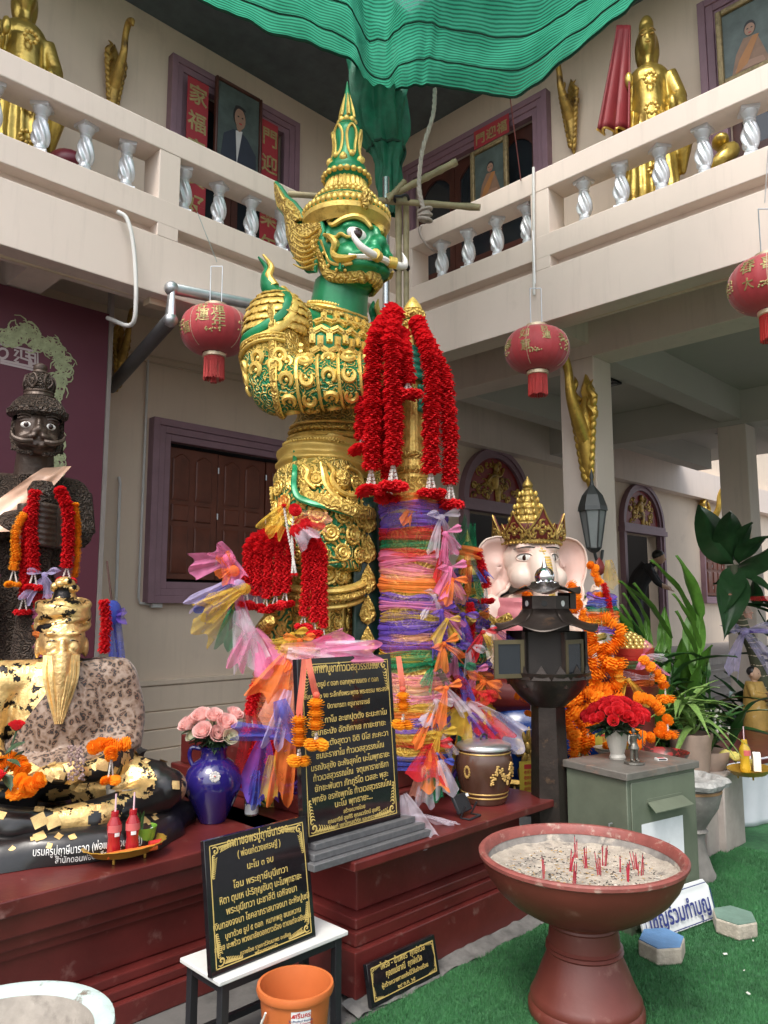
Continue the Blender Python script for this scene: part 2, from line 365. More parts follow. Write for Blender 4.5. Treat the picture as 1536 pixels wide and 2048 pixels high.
lb = [1.22+.32*k for k in range(5)] + [2.99+.328*k for k in range(7)]
run(WL, 0, YF, -4, XF+.0, [-.2, 1.05-2.0, 2.795, 5.1], [-3.6+.33*k for k in range(10)]+[.0+.33*k for k in range(3)]+lb, 1)
run(WR, 1, XF, -6, YF-.0, [-2.1, .7, 3.43, 5.0], [3.64+.33*k for k in range(4)]+[3.078-.33*k for k in range(7)]+[.35-.33*k for k in range(7)], 1)
# balcony floors / soffits / ribs
m = MB(); m.bx((-4, YF+.25, 4.3), (XF+.0, YW, 4.44)); P(m, 'balcony_slab', FASC, WL, smooth=0)
m = MB(); m.bx((XF+.0, YF+.25, 4.301), (13.52, YW+.2, 4.441)); P(m, 'corner_slab', FASC, WL, smooth=0)
m = MB(); m.bx((XF+.25, -6, 4.302), (13.5, YF+.25, 4.442)); P(m, 'floor_slab', CEIL, WR, smooth=0)
for x in (-1.4, 1.9):
    m = MB(); m.bx((x, YF+.25, 3.95), (x+.25, YW, 4.3)); P(m, 'cantilever_rib', FASC, WL, smooth=0)
for y in (3.55, -.6):
    m = MB(); m.bx((XF+.25, y, 3.98), (6.25, y+.28, 4.3)); P(m, 'cantilever_rib', FASC, WR, smooth=0)
    for x in (6.25, 10.0):
        m = MB(); m.bx((x, y-.04, 0), (x+.33, y+.32, 3.86)); P(m, 'column', FASC, WR, smooth=0, bevel=.012)
        m = MB(); m.bx((x-.02, y-.3, 3.86), (x+.35, y+.58, 3.88)); 
    m = MB(); m.bx((6.58, y+.01, 3.92), (13.5, y+.27, 4.3)); P(m, 'cross_beam', CEIL, WR, smooth=0)
for x in (6.25, 10.0):
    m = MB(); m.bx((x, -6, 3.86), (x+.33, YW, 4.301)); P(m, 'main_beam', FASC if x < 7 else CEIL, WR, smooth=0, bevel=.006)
m = MB(); m.bx((6.58, 5.35, 3.95), (13.5, 5.6, 4.3)); P(m, 'cross_beam', CEIL, WR, smooth=0)
m = MB(); m.bx((6.58, YW-.2, 3.75), (21, YW, 4.3)); P(m, 'wall_beam', FASC, WR, smooth=0)
m = MB(); m.bx((13.5, -6, 4.3), (14.6, YW, 4.44)); P(m, 'far_ceiling', CEIL, WR, smooth=0)  # unseen ceiling, shaped to stop short so sky light enters the passage
m = MB(); m.bx((14.6, YW, 4.302), (21, YW+.2, 7)); P(m, 'far_wall', WALL, WL, smooth=0)
# upper floor walls (door openings)
uo = [(3.72, 4.95, 4.5, 6.95), (.2, 1.45, 4.5, 6.95)]
m = MB(); wall_open(m, -4, XW, 4.44, 7.4, uo, YW, YW+.2); P(m, 'upper_wall', WALL, WL, smooth=0)
uo2 = [(4.3, 6.05, 4.5, 6.85), (.2, 2.3, 4.5, 6.85), (-3, -1, 4.5, 6.85)]
m = MB(); wall_open(m, -6, YW+.2, 4.44, 7.4, uo2, XW, XW+.2, 'y'); P(m, 'upper_wall', WALL, WR, smooth=0)
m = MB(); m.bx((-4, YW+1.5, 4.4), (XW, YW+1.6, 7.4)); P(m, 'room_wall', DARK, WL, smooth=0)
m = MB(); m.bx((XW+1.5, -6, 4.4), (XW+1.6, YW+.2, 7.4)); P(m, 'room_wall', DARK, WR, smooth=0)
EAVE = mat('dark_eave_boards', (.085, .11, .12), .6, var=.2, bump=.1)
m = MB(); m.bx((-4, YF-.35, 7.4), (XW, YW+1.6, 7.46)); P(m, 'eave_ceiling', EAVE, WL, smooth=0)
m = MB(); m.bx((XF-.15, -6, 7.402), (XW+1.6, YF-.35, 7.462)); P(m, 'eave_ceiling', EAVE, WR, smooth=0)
# upper doors: left wing faces -y, right wing faces -x
def upper_door(par, M, w, h, leaves, tymp=True):
    o = MB(); moulding(o, -w/2, w/2, .15, h, 0, .2, 3, .09); fr = o.build('door_frame', PURP, par, mtx=Matrix.Translation(-par.location) @ M, bevel=.004)
    for k in range(leaves):
        a = -w/2+w*k/leaves; ww = w/leaves; s = MB(); st = .08
        s.bx((a+.004, .05, 0), (a+st, .09, h)); s.bx((a+ww-st, .05, 0), (a+ww-.004, .09, h)); s.bx((a+st, .05, 0), (a+ww-st, .09, .25)); s.bx((a+st, .05, h*.42), (a+ww-st, .09, h*.42+.09))
        s.bx((a+st, .05, h*.68), (a+ww-st, .085, h*.68+.05))
        n = 8; iw = ww-2*st
        for i in range(n):
            u0, u1 = i/n, (i+1)/n; zz = lambda u: h-.10-.14*(1-math.sin(PI*u)**.8)
            s.add([(a+st+iw*u0, .05, zz(u0)), (a+st+iw*u1, .05, zz(u1)), (a+st+iw*u1, .05, h), (a+st+iw*u0, .05, h), (a+st+iw*u0, .09, zz(u0)), (a+st+iw*u1, .09, zz(u1)), (a+st+iw*u1, .09, h), (a+st+iw*u0, .09, h)], ((0,1,2,3),(0,4,5,1),(7,6,5,4)))
        lf = s.build('door_leaf', DKWOOD, fr, smooth=0); 
    s = MB(); s.bx((-w/2, .072, .2), (w/2, .078, h-.05)); s.build('glass_pane', GLASSD, fr)
    return fr
upper_door(WL, T(4.335, YW, 4.45), 1.23, 2.42, 2); upper_door(WL, T(.825, YW, 4.45), 1.25, 2.42, 2)
upper_door(WR, T(XW, 5.175, 4.45) @ RZ(-PI/2), 1.75, 2.33, 3); upper_door(WR, T(XW, 1.25, 4.45) @ RZ(-PI/2), 2.1, 2.33, 4)
m = MB(); moulding(m, 5.62, 5.9, 5.9, 6.3, 0, .06, 2, .05); P(m, 'vent_frame', PURP, WL, mtx=None).location = (0, YW, 0)
# terrace and steps on the right
ter = thing('terrace_steps', 'grey granite terrace steps leading up to the arched doors', 'steps', (11, 5, 0))
STEPM = mat('step_granite', (.33, .29, .265), .55, var=.15, vs=10, bump=.05)
ys = [6.4, 4.95, 4.62, 4.30, 3.98, 3.66]
for k in range(5):
    z1 = .8-.15*k; m = MB(); m.bx((8.0, ys[k+1], z1-.15+.001*k), (21, ys[0]+.2, z1-.03)); P(m, 'riser', STEPM, ter, smooth=0)
    m = MB(); m.bx((8.0, ys[k+1]-.03, z1-.03), (21, ys[k]+.001*k if k else YW, z1)); P(m, 'tread', STEPM, ter, smooth=0, bevel=.006)
# recessed ceiling lights
for x, y in ((8.0, 4.6), (12.2, 4.6)):
    o = thing('ceiling_light', 'recessed fluorescent grille light ' + ('over the elephant-headed statue' if x < 9 else 'beyond the second column'), 'light', (x, y, 4.3))
    m = MB(); m.bx((-.6, -.15, -.03), (.6, .15, 0)); m.build('housing', BLACKM, o)
    for k in range(9): s = MB(); s.bx((-.55+.13*k, -.13, -.045), (-.52+.13*k, .13, -.03)); s.build('louvre', STEEL, o)
# ================================================================ turf
TURF = mat('artificial_turf', (.022, .095, .035), .8, var=.35, vs=3, bump=.6, bs=160, col2=(.035, .15, .05), c2s=22, c2lo=.45, c2hi=.6)
import numpy as np
rs = np.random.RandomState(3)
m = MB(); m.grid(lambda u, v: (1.2+u*9, -4+v*(6.27+.0)+ .012*math.sin(u*40)*(v > .99), .006), 60, 40); tag(m.build('turf_carpet', TURF, smooth=0), kind='structure')
N = 150000; x = 1.9+3.4*rs.rand(N)**1.15; y = 2.26-1.9*rs.rand(N); z = np.full(N, .006)
a = rs.rand(N)*6.28; h = .011+.010*rs.rand(N); lx = (rs.rand(N)-.5)*.014; ly = (rs.rand(N)-.5)*.014; wd = .0016
V = np.empty((N, 3, 3)); V[:, 0] = np.stack([x-np.cos(a)*wd, y-np.sin(a)*wd, z], 1); V[:, 1] = np.stack([x+np.cos(a)*wd, y+np.sin(a)*wd, z], 1); V[:, 2] = np.stack([x+lx, y+ly, z+h], 1)
me = bpy.data.meshes.new('turf_blades'); me.vertices.add(N*3); me.vertices.foreach_set('co', V.ravel()); me.loops.add(N*3); me.loops.foreach_set('vertex_index', np.arange(N*3)); me.polygons.add(N); me.polygons.foreach_set('loop_start', np.arange(N)*3); me.polygons.foreach_set('loop_total', np.full(N, 3)); me.update(); me.validate()
setmat(me, mat('turf_blade', (.028, .13, .04), .7, var=.4, vs=4, bump=0)); tag(inst(me, 'turf_grass'), 'short green artificial grass pile of the carpet', 'turf', kind='stuff')
# scraps on the turf
SCRAP = mat('petal_scrap', (.6, .6, .55), .7, var=.3)
for k in range(26):
    p = Vector((rnd(2.3, 4.6), rnd(.9, 2.2), .02)); s = MB(); q = rnd(.004, .01); s.box((0, 0, 0), (q*2, q, .003)); o = s.build('petal_scrap', SCRAP, mtx=T(p) @ RZ(rnd(0, 6)) @ RX(.3)); tag(o, 'tiny pale petal scrap lying on the green turf', 'scrap', 'petal scraps on the turf')
# ================================================================ red altars
def tiers(par, x0, x1, y0, y1, lv, M=REDP, names=None):
    for (z0, z1, d) in lv:
        m = MB(); m.bx((x0+d, y0+d, z0), (x1-d, y1-d, z1-.002)); P(m, 'slab' if d <= 0.001 and z1 > .5 else 'tier', M, par, smooth=0, bevel=.006)
ALT = thing('altar', 'long dark red stepped altar carrying the gold-leafed hermit figure', 'altar', (1, 3.4, 0))
tiers(ALT, -1.5, 2.30, 2.85, 4.06, ((0, .09, -.005), (.09, .13, .02), (.13, .17, .05), (.17, .33, .10), (.33, .37, .075), (.37, .42, .05), (.42, .50, .025), (.50, .56, 0)))
ALC = thing('altar', 'dark red stepped altar under the tall green and gold giant', 'altar', (2.9, 3.2, 0))
tiers(ALC, 2.14, 3.60, 2.30, 4.4, ((.02, .20, .05), (.20, .255, .075), (.255, .30, .095), (.30, .52, .15), (.52, .56, 0)))
PED = thing('pedestal', 'small red pedestal block under the feet of the green giant', 'pedestal', (2.95, 3.3, .56))
tiers(PED, 2.42, 3.36, 2.74, 4.2, ((.56, .64, .0), (.64, .80, .04)))
KERB = mat('grey_kerb', (.13, .125, .12), .85, var=.3, vs=20, bump=.5, bs=40)
m = MB(); m.grid(lambda u, v: (2.13+u*1.5, 2.265+v*.10+.03*noise.noise(Vector((u*9, 0, 0)))*(1-v), .028-.02*(1-v)+.012*noise.noise(Vector((u*25, v, 0)))), 90, 4); tag(m.build('kerb_strip', KERB), kind='structure')
# ================================================================ plaques
GRAN = mat('black_granite', (.010, .010, .012), .07, var=.3, vs=60, bump=.0, spec=.6)
GRANS = mat('granite_saw_edge', (.10, .10, .105), .5, var=.2, vs=40, bump=.15)
def plaque(name, label, M, w, h, t, lines, border='gold', par=None, corner=.09, orn=1.0):
    o = thing(name, label, 'plaque'); o.matrix_world = M
    m = MB(); m.bx((-w/2, 0, 0), (w/2, t, h)); m.build('slab', [GRAN], o, bevel=.002)
    f = MB(); b = .022*w/.53; e = .0035
    for (x0, z0, x1, z1) in ((-w/2+b, b, -w/2+b+e, h-b), (w/2-b-e, b, w/2-b, h-b), (-w/2+b, b, w/2-b, b+e), (-w/2+b, h-b-e, w/2-b, h-b)): f.bx((x0, -.0015, z0), (x1, -.0003, z1))
    f.build('border_line', TXTGOLD, o, smooth=0)
    rr = random.Random(int(w*1000))
    for sx in (-1, 1):
        for sz in (0, 1):
            g = MB(); c = corner
            def sp(cx_, cz_, r, tw, ph, wd):
                g.tube([(cx_+r*(1-k/13)*math.cos(ph+tw*k*.55), -.0012, cz_+r*(1-k/13)*math.sin(ph+tw*k*.55)) for k in range(11)], [wd*.5, wd, wd*.8, wd*.5], 5, flat=.3, up=(0, 1, 0))
            sp(c*.3, c*.3, c*.22, 1, 3.9, c*.045); sp(c*.3, c*.3, c*.09, 1, .5, c*.04)
            for k in range(int(7*orn)):
                q = (k+.6)/(7*orn); ln = c*(.45+1.0*q)
                sp(ln, c*.2*(1.1-q*.6)+c*.03, c*.15*(1.15-q*.7), -1, 1.2, c*.035); sp(c*.2*(1.1-q*.6)+c*.03, ln, c*.15*(1.15-q*.7), 1, .4, c*.035)
            for v in range(len(g.v)):
                xx, yy, zz = g.v[v]; g.v[v] = (sx*(-w/2+b+xx), yy, (h-b-zz) if sz else (b+zz))
            g.build('corner_scroll', TXTGOLD, o)
    for (s, z, size, wmax) in lines:
        me = textmesh(s, size, TXTGOLD, .0006, bold=size*.008); xs = [v.co.x for v in me.vertices]; ww = max(xs)-min(xs); k = min(wmax/ww, 1.35)
        inst(me, 'lettering', o, T(0, -.0012, z) @ RX(PI/2) @ SC(k, 1, 1))
    return o
L1 = [('คาถาบูชาท้าวเวสสุวรรณโณ', .64, .047, .36), ('จุดธูป ๙ ดอก ดอกกุหลาบแดง ๙ ดอก', .585, .030, .36), ('ตั้งนะโม ๓ จบ ระลึกถึงพระพุทธ พระธรรม พระสงฆ์', .54, .028, .485), ('บิดามารดา ครูบาอาจารย์', .495, .028, .24),
      ('จิตตะ กาโม ละเภปุตตัง ธะนะกาโม', .440, .034, .44), ('ละเภธะนัง อัตถิกาเย กายะยายะ', .395, .034, .42), ('นัง ปิยะตังสุตวา อิติ ปิโส ภะคะวา', .350, .034, .44), ('ยมมะราชาโน ท้าวเวสสุวรรณโณ', .305, .034, .38),
      ('มรณังสุขัง อะหังสุคโต นะโมพุทธายะ', .262, .034, .44), ('ท้าวเวสสุวรรณโณ  จตุมหาราชาธิกา', .222, .034, .42), ('ยักขะพันตา ภัทภูริโต เวสสะ พุสะ', .182, .034, .41), ('พุทธัง อรหังพุทโธ ท้าวเวสสุวรรณโณ', .143, .034, .44),
      ('นะโม พุทธายะ...', .107, .034, .21), ('สร้างถวายโดย', .077, .022, .12), ('คุณอารีย์ สุขศิริ คุณนวรัตน์ สุขศิริ', .052, .022, .29), ('คุณแคลเรนท์ เชทโทรสเวิร์ท และครอบครัวสุขศิริ', .028, .022, .42)]
plaque('prayer_plaque', 'tall black granite prayer plaque with gold Thai verses hung with marigold strings', T(2.235, 2.40, .642) @ RX(math.radians(-5)), .535, .70, .03, L1)
ps = thing('plaque_stand', 'stepped grey granite stand holding the tall prayer plaque', 'stand', (2.28, 2.42, .56))
for k, (a, d, z0, z1) in enumerate(((.34, .10, 0, .028), (.32, .075, .028, .055), (.29, .045, .055, .082))):
    m = MB(); m.bx((-a+.01, -d, z0), (a, .08, z1-.001)); m.build('step', GRANS, ps, bevel=.003)
L2 = [('คาถาขอพรปู่ฤาษีนารอด', .385, .043, .27), ('( พ่อแก่ดวงเศรษฐี )', .346, .031, .19), ('นะโม ๓ จบ', .298, .032, .115), ('โอม พระฤาษีมุนีเทวา', .250, .032, .24), ('หิตา ตุมเห ปะริภุญชันตุ นะโมพุทธายะ', .212, .032, .36), ('พระมุนีเทวา นะชาลีติ เอหิจงมา', .175, .032, .31), ('เงินทองจงมา โชคลาภราสนาจงมา อะหังปูเชมิ', .138, .030, .42), ('บูชาด้วย ธูป ๕ ดอก  หมากพลู ขนมหวาน', .102, .026, .33), ('กล้วย มะพร้าว พวงมาลัยดอกดาวเรือง ตามแต่จะอธิษฐาน', .072, .026, .42), ('ถวายโดย ราชการ์วัฒนาพร อะเคือง', .036, .018, .22), ('พร้อมครอบครัว', .018, .018, .1)]
plaque('prayer_plaque', 'square black granite plaque with gold Thai prayer leaning on the white stool', T(1.735, 2.315, .333) @ RZ(.02) @ RX(math.radians(-9)), .455, .425, .024, L2, corner=.075, orn=1.5)
L3 = [('ไพรัช - น้ำเพชร  ฤกษ์ถวิล', .115, .032, .26), ('คุณแม่ยาณี  ฤกษ์ถวิล', .082, .032, .21), ('ผู้สร้างถวายศาลแห่งนี้ไว้ในบ้านเรือน', .050, .022, .27), ('๒๙ ก.ค. ๖๕', .024, .02, .1)]
plaque('donor_plaque', 'small low black granite plaque with gold border leaning against red altar base', T(2.41, 2.275, .012) @ RX(math.radians(-12)), .40, .152, .022, L3, corner=.035)
# ================================================================ stool and bucket
st = thing('stool', 'low stool with speckled white top and black square legs under the square plaque', 'stool', (1.80, 2.40, 0))
STW = mat('stool_top', (.62, .62, .60), .45, var=.08, vs=15, bump=.05, col2=(.25, .24, .22), c2s=40, c2lo=.68, c2hi=.72)
m = MB(); m.bx((-.285, -.125, .315), (.285, .125, .332)); m.build('top', STW, st, bevel=.004)
for sx in (-1, 1):
    for sy in (-1, 1): m = MB(); m.box((sx*.25, sy*.095, .157), (.03, .03, .315)); m.build('leg', BLACKM, st, bevel=.002)
    m = MB(); m.box((sx*.25, 0, .295), (.026, .16, .026)); m.build('rail', BLACKM, st)
for sy in (-1, 1): m = MB(); m.box((0, sy*.095, .297), (.47, .026, .026)); m.build('rail', BLACKM, st)
m = MB(); m.box((0, .095, .08), (.47, .022, .022)); m.build('stretcher', BLACKM, st)
BUCK = mat('orange_plastic', (.50, .13, .035), .42, var=.08, bump=.03, sub=.1)
bk = thing('bucket', 'orange plastic bucket with white printed label beside stool', 'bucket', (1.735, 2.155, .0), .5)
m = MB(); m.lathe([(0, .004), (.088, .004), (.092, .012), (.117, .272), (.126, .275), (.130, .288), (.127, .30), (.118, .30), (.113, .27), (.086, .02), (0, .018)], seg=48, cap=False); m.build('body', BUCK, bk)
m = MB(); m.tube([(.127*math.cos(t), .127*math.sin(t), .25-.13*math.sin((t-1.0)/1.7*PI)) for t in [1.0+1.7*k/12 for k in range(13)]], .0035, 6); m.build('handle', WHITEP, bk)
LAB = mat('paper_label', (.70, .70, .70), .5, var=.05, bump=.02)
A0 = -PI/4-PI/2+.28-.5
def curved(r0, r1, a0, a1, z0, z1, n=10): return lambda u, v: ((r0+(r1-r0)*v)*math.cos(a0+(a1-a0)*u), (r0+(r1-r0)*v)*math.sin(a0+(a1-a0)*u), z0+(z1-z0)*v)
m = MB(); m.grid(curved(.1112, .1170, A0-.28, A0+.28, .198, .262), 12, 2); o = m.build('label', LAB, bk)
m = MB(); m.grid(curved(.1040, .1085, A0-.12, A0+.10, .125, .165), 8, 2); m.build('label', LAB, bk)
def curvetext(me, R, a, z, tilt=0):
    """copy of a flat text mesh bent round a vertical cylinder"""
    q = me.copy()
    for v in q.vertices:
        t = a + v.co.x/R; rr_ = R + v.co.z + tilt*v.co.y; v.co = (rr_*math.cos(t), rr_*math.sin(t), z+v.co.y)
    return q
inst(curvetext(textmesh('ศรีนคร', .020, TXTRED, .0003, bold=.0004), .1162, A0+.03, .243, .085), 'lettering', o)
inst(curvetext(textmesh('▲', .016, TXTRED, .0003), .1162, A0-.22, .243, .085), 'logo', o)
for k in range(4): inst(curvetext(textmesh('ร้านสังฆภัณฑ์ จำหน่ายของถวาย'[k:22+k], .0085, TXTRED if k % 2 else TXTBLUE, .0003), .1150-.0008*k, A0, .230-.009*k, .085), 'lettering', o)
# ================================================================ big incense urn
URN = mat('urn_red_brown', (.12, .027, .019), .42, var=.15, vs=4, bump=.12, bs=20, col2=(.26, .13, .10), c2s=9, c2lo=.60, c2hi=.8)
URNRIM = mat('urn_worn_rim', (.22, .06, .05), .55, var=.25, vs=12, bump=.2, col2=(.42, .33, .27), c2s=22, c2lo=.56, c2hi=.74)
SAND = mat('ash_sand', (.40, .35, .29), .95, var=.25, vs=14, bump=1.0, bs=110, col2=(.17, .155, .14), c2s=16, c2lo=.54, c2hi=.70)
UX, UY = 2.78, 1.685
ur = thing('incense_urn', 'large round red-brown pedestal urn filled with ash sand and incense stubs', 'urn', (UX, UY, 0))
pr = [(0, 0), (.215, 0), (.222, .015), (.222, .04), (.212, .055), (.214, .07), (.205, .085), (.188, .12), (.168, .17), (.150, .21), (.143, .232), (.150, .240), (.142, .248), (.148, .256), (.139, .264), (.135, .30), (.132, .325), (.137, .332), (.135, .34), (.141, .348), (.145, .356), (.18, .366), (.235, .388), (.29, .42), (.335, .458), (.368, .502), (.388, .545), (.396, .573)]
m = MB(); m.lathe([(r*.985, z) for r, z in pr], seg=72, cap=False); m.build('body', URN, ur)
m = MB(); m.lathe([(.390, .573), (.399, .580), (.400, .592), (.393, .598), (.378, .597), (.368, .585), (.364, .56)], seg=72, cap=False); m.build('rim', URNRIM, ur)
ASHW = mat('sooty_inner_wall', (.20, .185, .17), .95, var=.4, vs=14, bump=.3, col2=(.42, .37, .31), c2s=9)
m = MB(); m.lathe([(.3665, .5605), (.352, .52), (.33, .48)], seg=72, cap=False); m.build('inner_wall', ASHW, ur)
def sandz(x, y): return .528 - .022*(1-min(1, (x*x+y*y)/.11)) + .010*noise.noise(Vector((x*9, y*9, 0))) + .005*noise.noise(Vector((x*30, y*30, 3))) - .018*max(0, (x+y)*.9)
def sandf(u, v):
    r = .362*v; x, y = r*math.cos(2*PI*u), r*math.sin(2*PI*u); return (x, y, sandz(x, y)+ (.012*v**6))
m = MB(); m.grid(sandf, 90, 40, cu=True); m.build('sand', SAND, ur)
# ash scraps on the sand (too small to pick apart)
m = MB()
for k in range(800):
    a = rnd(0, 6.28); r = .33*math.sqrt(random.random()); x, y = r*math.cos(a), r*math.sin(a); l = rnd(.004, .016)
    m.box((0, 0, 0), (l, rnd(.001, .004), .0015), T(x, y, sandz(x, y)+.003) @ RZ(rnd(0, 6.3)) @ RX(rnd(-.4, .4)), m=random.choice((0, 0, 1, 2)))
o = m.build('ash_crumbs', [mat('char', (.04, .037, .035), .9, bump=0), mat('pale_ash', (.62, .58, .52), .9, bump=0), mat('dull_yellow', (.42, .25, .06), .8, bump=0)], ur, smooth=0); o['kind'] = 'stuff'
INC = mat('incense_red', (.40, .025, .05), .6, var=.15, bump=0); INCB = mat('burnt_tip', (.08, .05, .05), .9, bump=0)
for (ix, iy, n) in ((1087, 1738, 4), (1140, 1722, 5), (1148, 1746, 6), (1152, 1697, 4), (1173, 1718, 6), (1198, 1730, 6), (1207, 1710, 5), (1256, 1744, 6), (1271, 1722, 5), (1280, 1737, 6), (1240, 1725, 2)):
    p = pz(ix, iy, .545) - Vector((UX, UY, 0)); p.z = sandz(p.x, p.y)
    b = thing('incense_bundle', 'burnt bundle of thin red incense sticks standing in the ash', 'incense', Vector((UX, UY, 0))+p, 0, 'incense bundles in the urn'); tx, ty = rnd(-.2, .2), rnd(-.2, .2)
    for k in range(n):
        x, y = rnd(-.007, .007), rnd(-.007, .007); h = rnd(.045, .085); dx, dy = tx+rnd(-.12, .12), ty+rnd(-.12, .12)
        s = MB(); s.tube([(x, y, -.015), (x+dx*h, y+dy*h, h)], .0017, 5); s.tube([(x+dx*h, y+dy*h, h-.001), (x+dx*h*1.06, y+dy*h*1.06, h*1.06)], .0019, 5, m=1); s.build('incense_stick', [INC, INCB], b)
# pale blue-rimmed urn close on the left
u2 = thing('stone_urn', 'old urn with chipped pale blue rim and empty grey hollow', 'urn', (.70, 1.917, 0))
BLR = mat('pale_blue_chipped', (.42, .52, .50), .6, var=.15, vs=10, bump=.25, bs=40, col2=(.14, .11, .085), c2s=15, c2lo=.56, c2hi=.64)
STO = mat('urn_stone', (.30, .27, .235), .85, var=.3, vs=8, bump=.3, bs=30, col2=(.17, .15, .13), c2s=5)
m = MB(); m.lathe([(.15, 0), (.16, .05), (.11, .15), (.10, .25), (.16, .36), (.22, .5), (.238, .575)], seg=56, cap=False); m.build('body', BLR, u2)
m = MB(); m.lathe([(.238, .575), (.246, .59), (.244, .602), (.225, .606), (.208, .60), (.200, .588)], seg=56, cap=False); m.build('rim', BLR, u2)
m = MB(); m.lathe([(.2005, .589), (.19, .54), (.16, .48), (.08, .45), (0, .445)], seg=56, cap=False); m.build('hollow', STO, u2)
# ================================================================ donation cabinet
CABM = mat('army_green_steel', (.125, .145, .105), .45, metal=.15, var=.18, vs=4, bump=.1, bs=25, col2=(.24, .22, .16), c2s=6, c2lo=.64, c2hi=.8)
CABT = mat('stained_steel_top', (.14, .13, .115), .5, metal=.15, var=.35, vs=5, bump=.15, col2=(.25, .16, .12), c2s=7, c2lo=.56, c2hi=.7)
cb = thing('donation_cabinet', 'green steel donation cabinet with slot hood and blank white paper', 'cabinet', (3.53, 1.88, 0), math.radians(-11.5))
m = MB(); m.bx((.012, .012, .0), (.548, .40, .715)); m.build('body', CABM, cb, bevel=.004)
m = MB(); m.bx((-.006, -.006, .716), (.566, .415, .752)); m.build('top_plate', CABT, cb, bevel=.004)
m = MB(); m.bx((.035, .004, .03), (.525, .0118, .70)); m.build('door', CABM, cb, bevel=.003)
m = MB(); m.add([(.15, .003, .60), (.42, .003, .60), (.43, -.06, .565), (.13, -.06, .565), (.15, .003, .592), (.42, .003, .592), (.43, -.06, .561), (.13, -.06, .561)], ((0,3,2,1),(4,5,6,7),(0,1,5,4),(3,7,6,2),(1,2,6,5),(0,4,7,3))); m.bx((.15, 0, .60), (.42, .004, .612)); m.build('slot_hood', CABM, cb)
m = MB(); m.bx((.10, .0028, .20), (.42, .0036, .50)); m.build('white_paper', mat('blank_paper', (.66, .68, .70), .6, var=.1, vs=8, bump=.05, col2=(.35, .35, .36), c2s=7, c2lo=.64, c2hi=.72), cb)
m = MB(); m.tube([(-.0, .1, .50), (-.02, .1, .5), (-.02, .1, .44), (0, .1, .44)], .005, 6); m.build('hasp', STEEL, cb)
sg = thing('sign_board', 'white sign with blue Thai invitation to make merit at cabinet foot', 'sign'); sg.matrix_world = cb.matrix_basis @ T(.255, -.09, .012) @ RX(math.radians(-15))
SGW = mat('enamel_white', (.68, .70, .70), .35, var=.06, bump=.03, col2=(.28, .22, .17), c2s=16, c2lo=.72, c2hi=.76)
w_, h_ = .54, .185
m = MB(); m.prism([(-w_/2, 0), (w_/2, 0), (w_/2, h_-.035), (w_/2-.03, h_), (-w_/2+.03, h_), (-w_/2, h_-.035)], .012, M=RX(PI/2) @ T(0, 0, -.012)); m.build('board', SGW, sg, bevel=.002)
m = MB()
for a, b in (((-w_/2+.035, h_-.014), (w_/2-.035, h_-.014)), ((-w_/2+.012, .012), (w_/2-.012, .012)), ((-w_/2+.012, .014), (-w_/2+.012, h_-.045)), ((w_/2-.012, .014), (w_/2-.012, h_-.045))): m.bx((min(a[0], b[0])-.002, -.0135, min(a[1], b[1])-.002), (max(a[0], b[0])+.002, -.0125, max(a[1], b[1])+.002))
m.build('border_line', TXTBLUE, sg)
me = textmesh('เชิญร่วมทำบุญ', .105, TXTBLUE, .0004, bold=.002); xs = [v.co.x for v in me.vertices]
inst(me, 'lettering', sg, T(.0, -.0128, .045) @ RX(PI/2) @ SC(.46/(max(xs)-min(xs)), 1, 1))
# hexagonal pavers
for (lab, col, X, Y, rz) in (('blue painted hexagonal paving block lying on turf', (.10, .22, .42), 3.455, 1.70, .3), ('green painted hexagonal paving block beside the white sign', (.13, .21, .17), 3.95, 1.57, .5)):
    hx = thing('paving_block', lab, 'block', (X, Y, .007), rz)
    m = MB(); m.prism([(.125*math.cos(k*PI/3), .105*math.sin(k*PI/3)) for k in range(6)], .07); m.build('block', mat('paver_concrete', (.36, .32, .26), .9, var=.25, vs=15, bump=.5, bs=50), hx, smooth=0, bevel=.008)
    m = MB(); m.prism([(.119*math.cos(k*PI/3), .099*math.sin(k*PI/3)) for k in range(6)], .004, M=T(0, 0, .0695)); m.build('painted_face', mat('paver_paint', col, .6, var=.2, vs=10, bump=.3, col2=(.3, .3, .27), c2s=12, c2lo=.66, c2hi=.74), hx, smooth=0)
# grey pedestal planter behind the cabinet
gp = thing('stone_planter', 'grey stone goblet planter with rough wavy rim behind the cabinet', 'planter', (4.55, 2.02, 0))
GST = mat('grey_stone', (.19, .18, .165), .75, var=.3, vs=8, bump=.35, bs=30, col2=(.32, .31, .29), c2s=8, c2lo=.55, c2hi=.7)
m = MB(); m.lathe([(.11, 0), (.115, .03), (.10, .06), (.075, .14), (.06, .22), (.07, .255), (.085, .265), (.07, .28), (.10, .33), (.145, .40), (.165, .47), (.168, .49), (.160, .50), (.165, .53)], seg=40); m.build('body', GST, gp)
m = MB(); m.lathe([(.165, .525), (.195, .52), (.205, .545), (.19, .565), (.15, .57), (.13, .54), (0, .53)], seg=60, cap=False, fn=lambda a, z, j: 1+.06*math.sin(a*5)+.04*math.sin(a*11+1)); m.build('wavy_rim', mat('rough_stone', (.30, .30, .29), .85, var=.35, vs=20, bump=.8, bs=40), gp)
m = MB(); m.lathe([(.1665, .485), (.1695, .488), (.1695, .50), (.1665, .503)], seg=40, cap=False); m.build('ochre_band', mat('ochre', (.30, .17, .08), .7), gp)
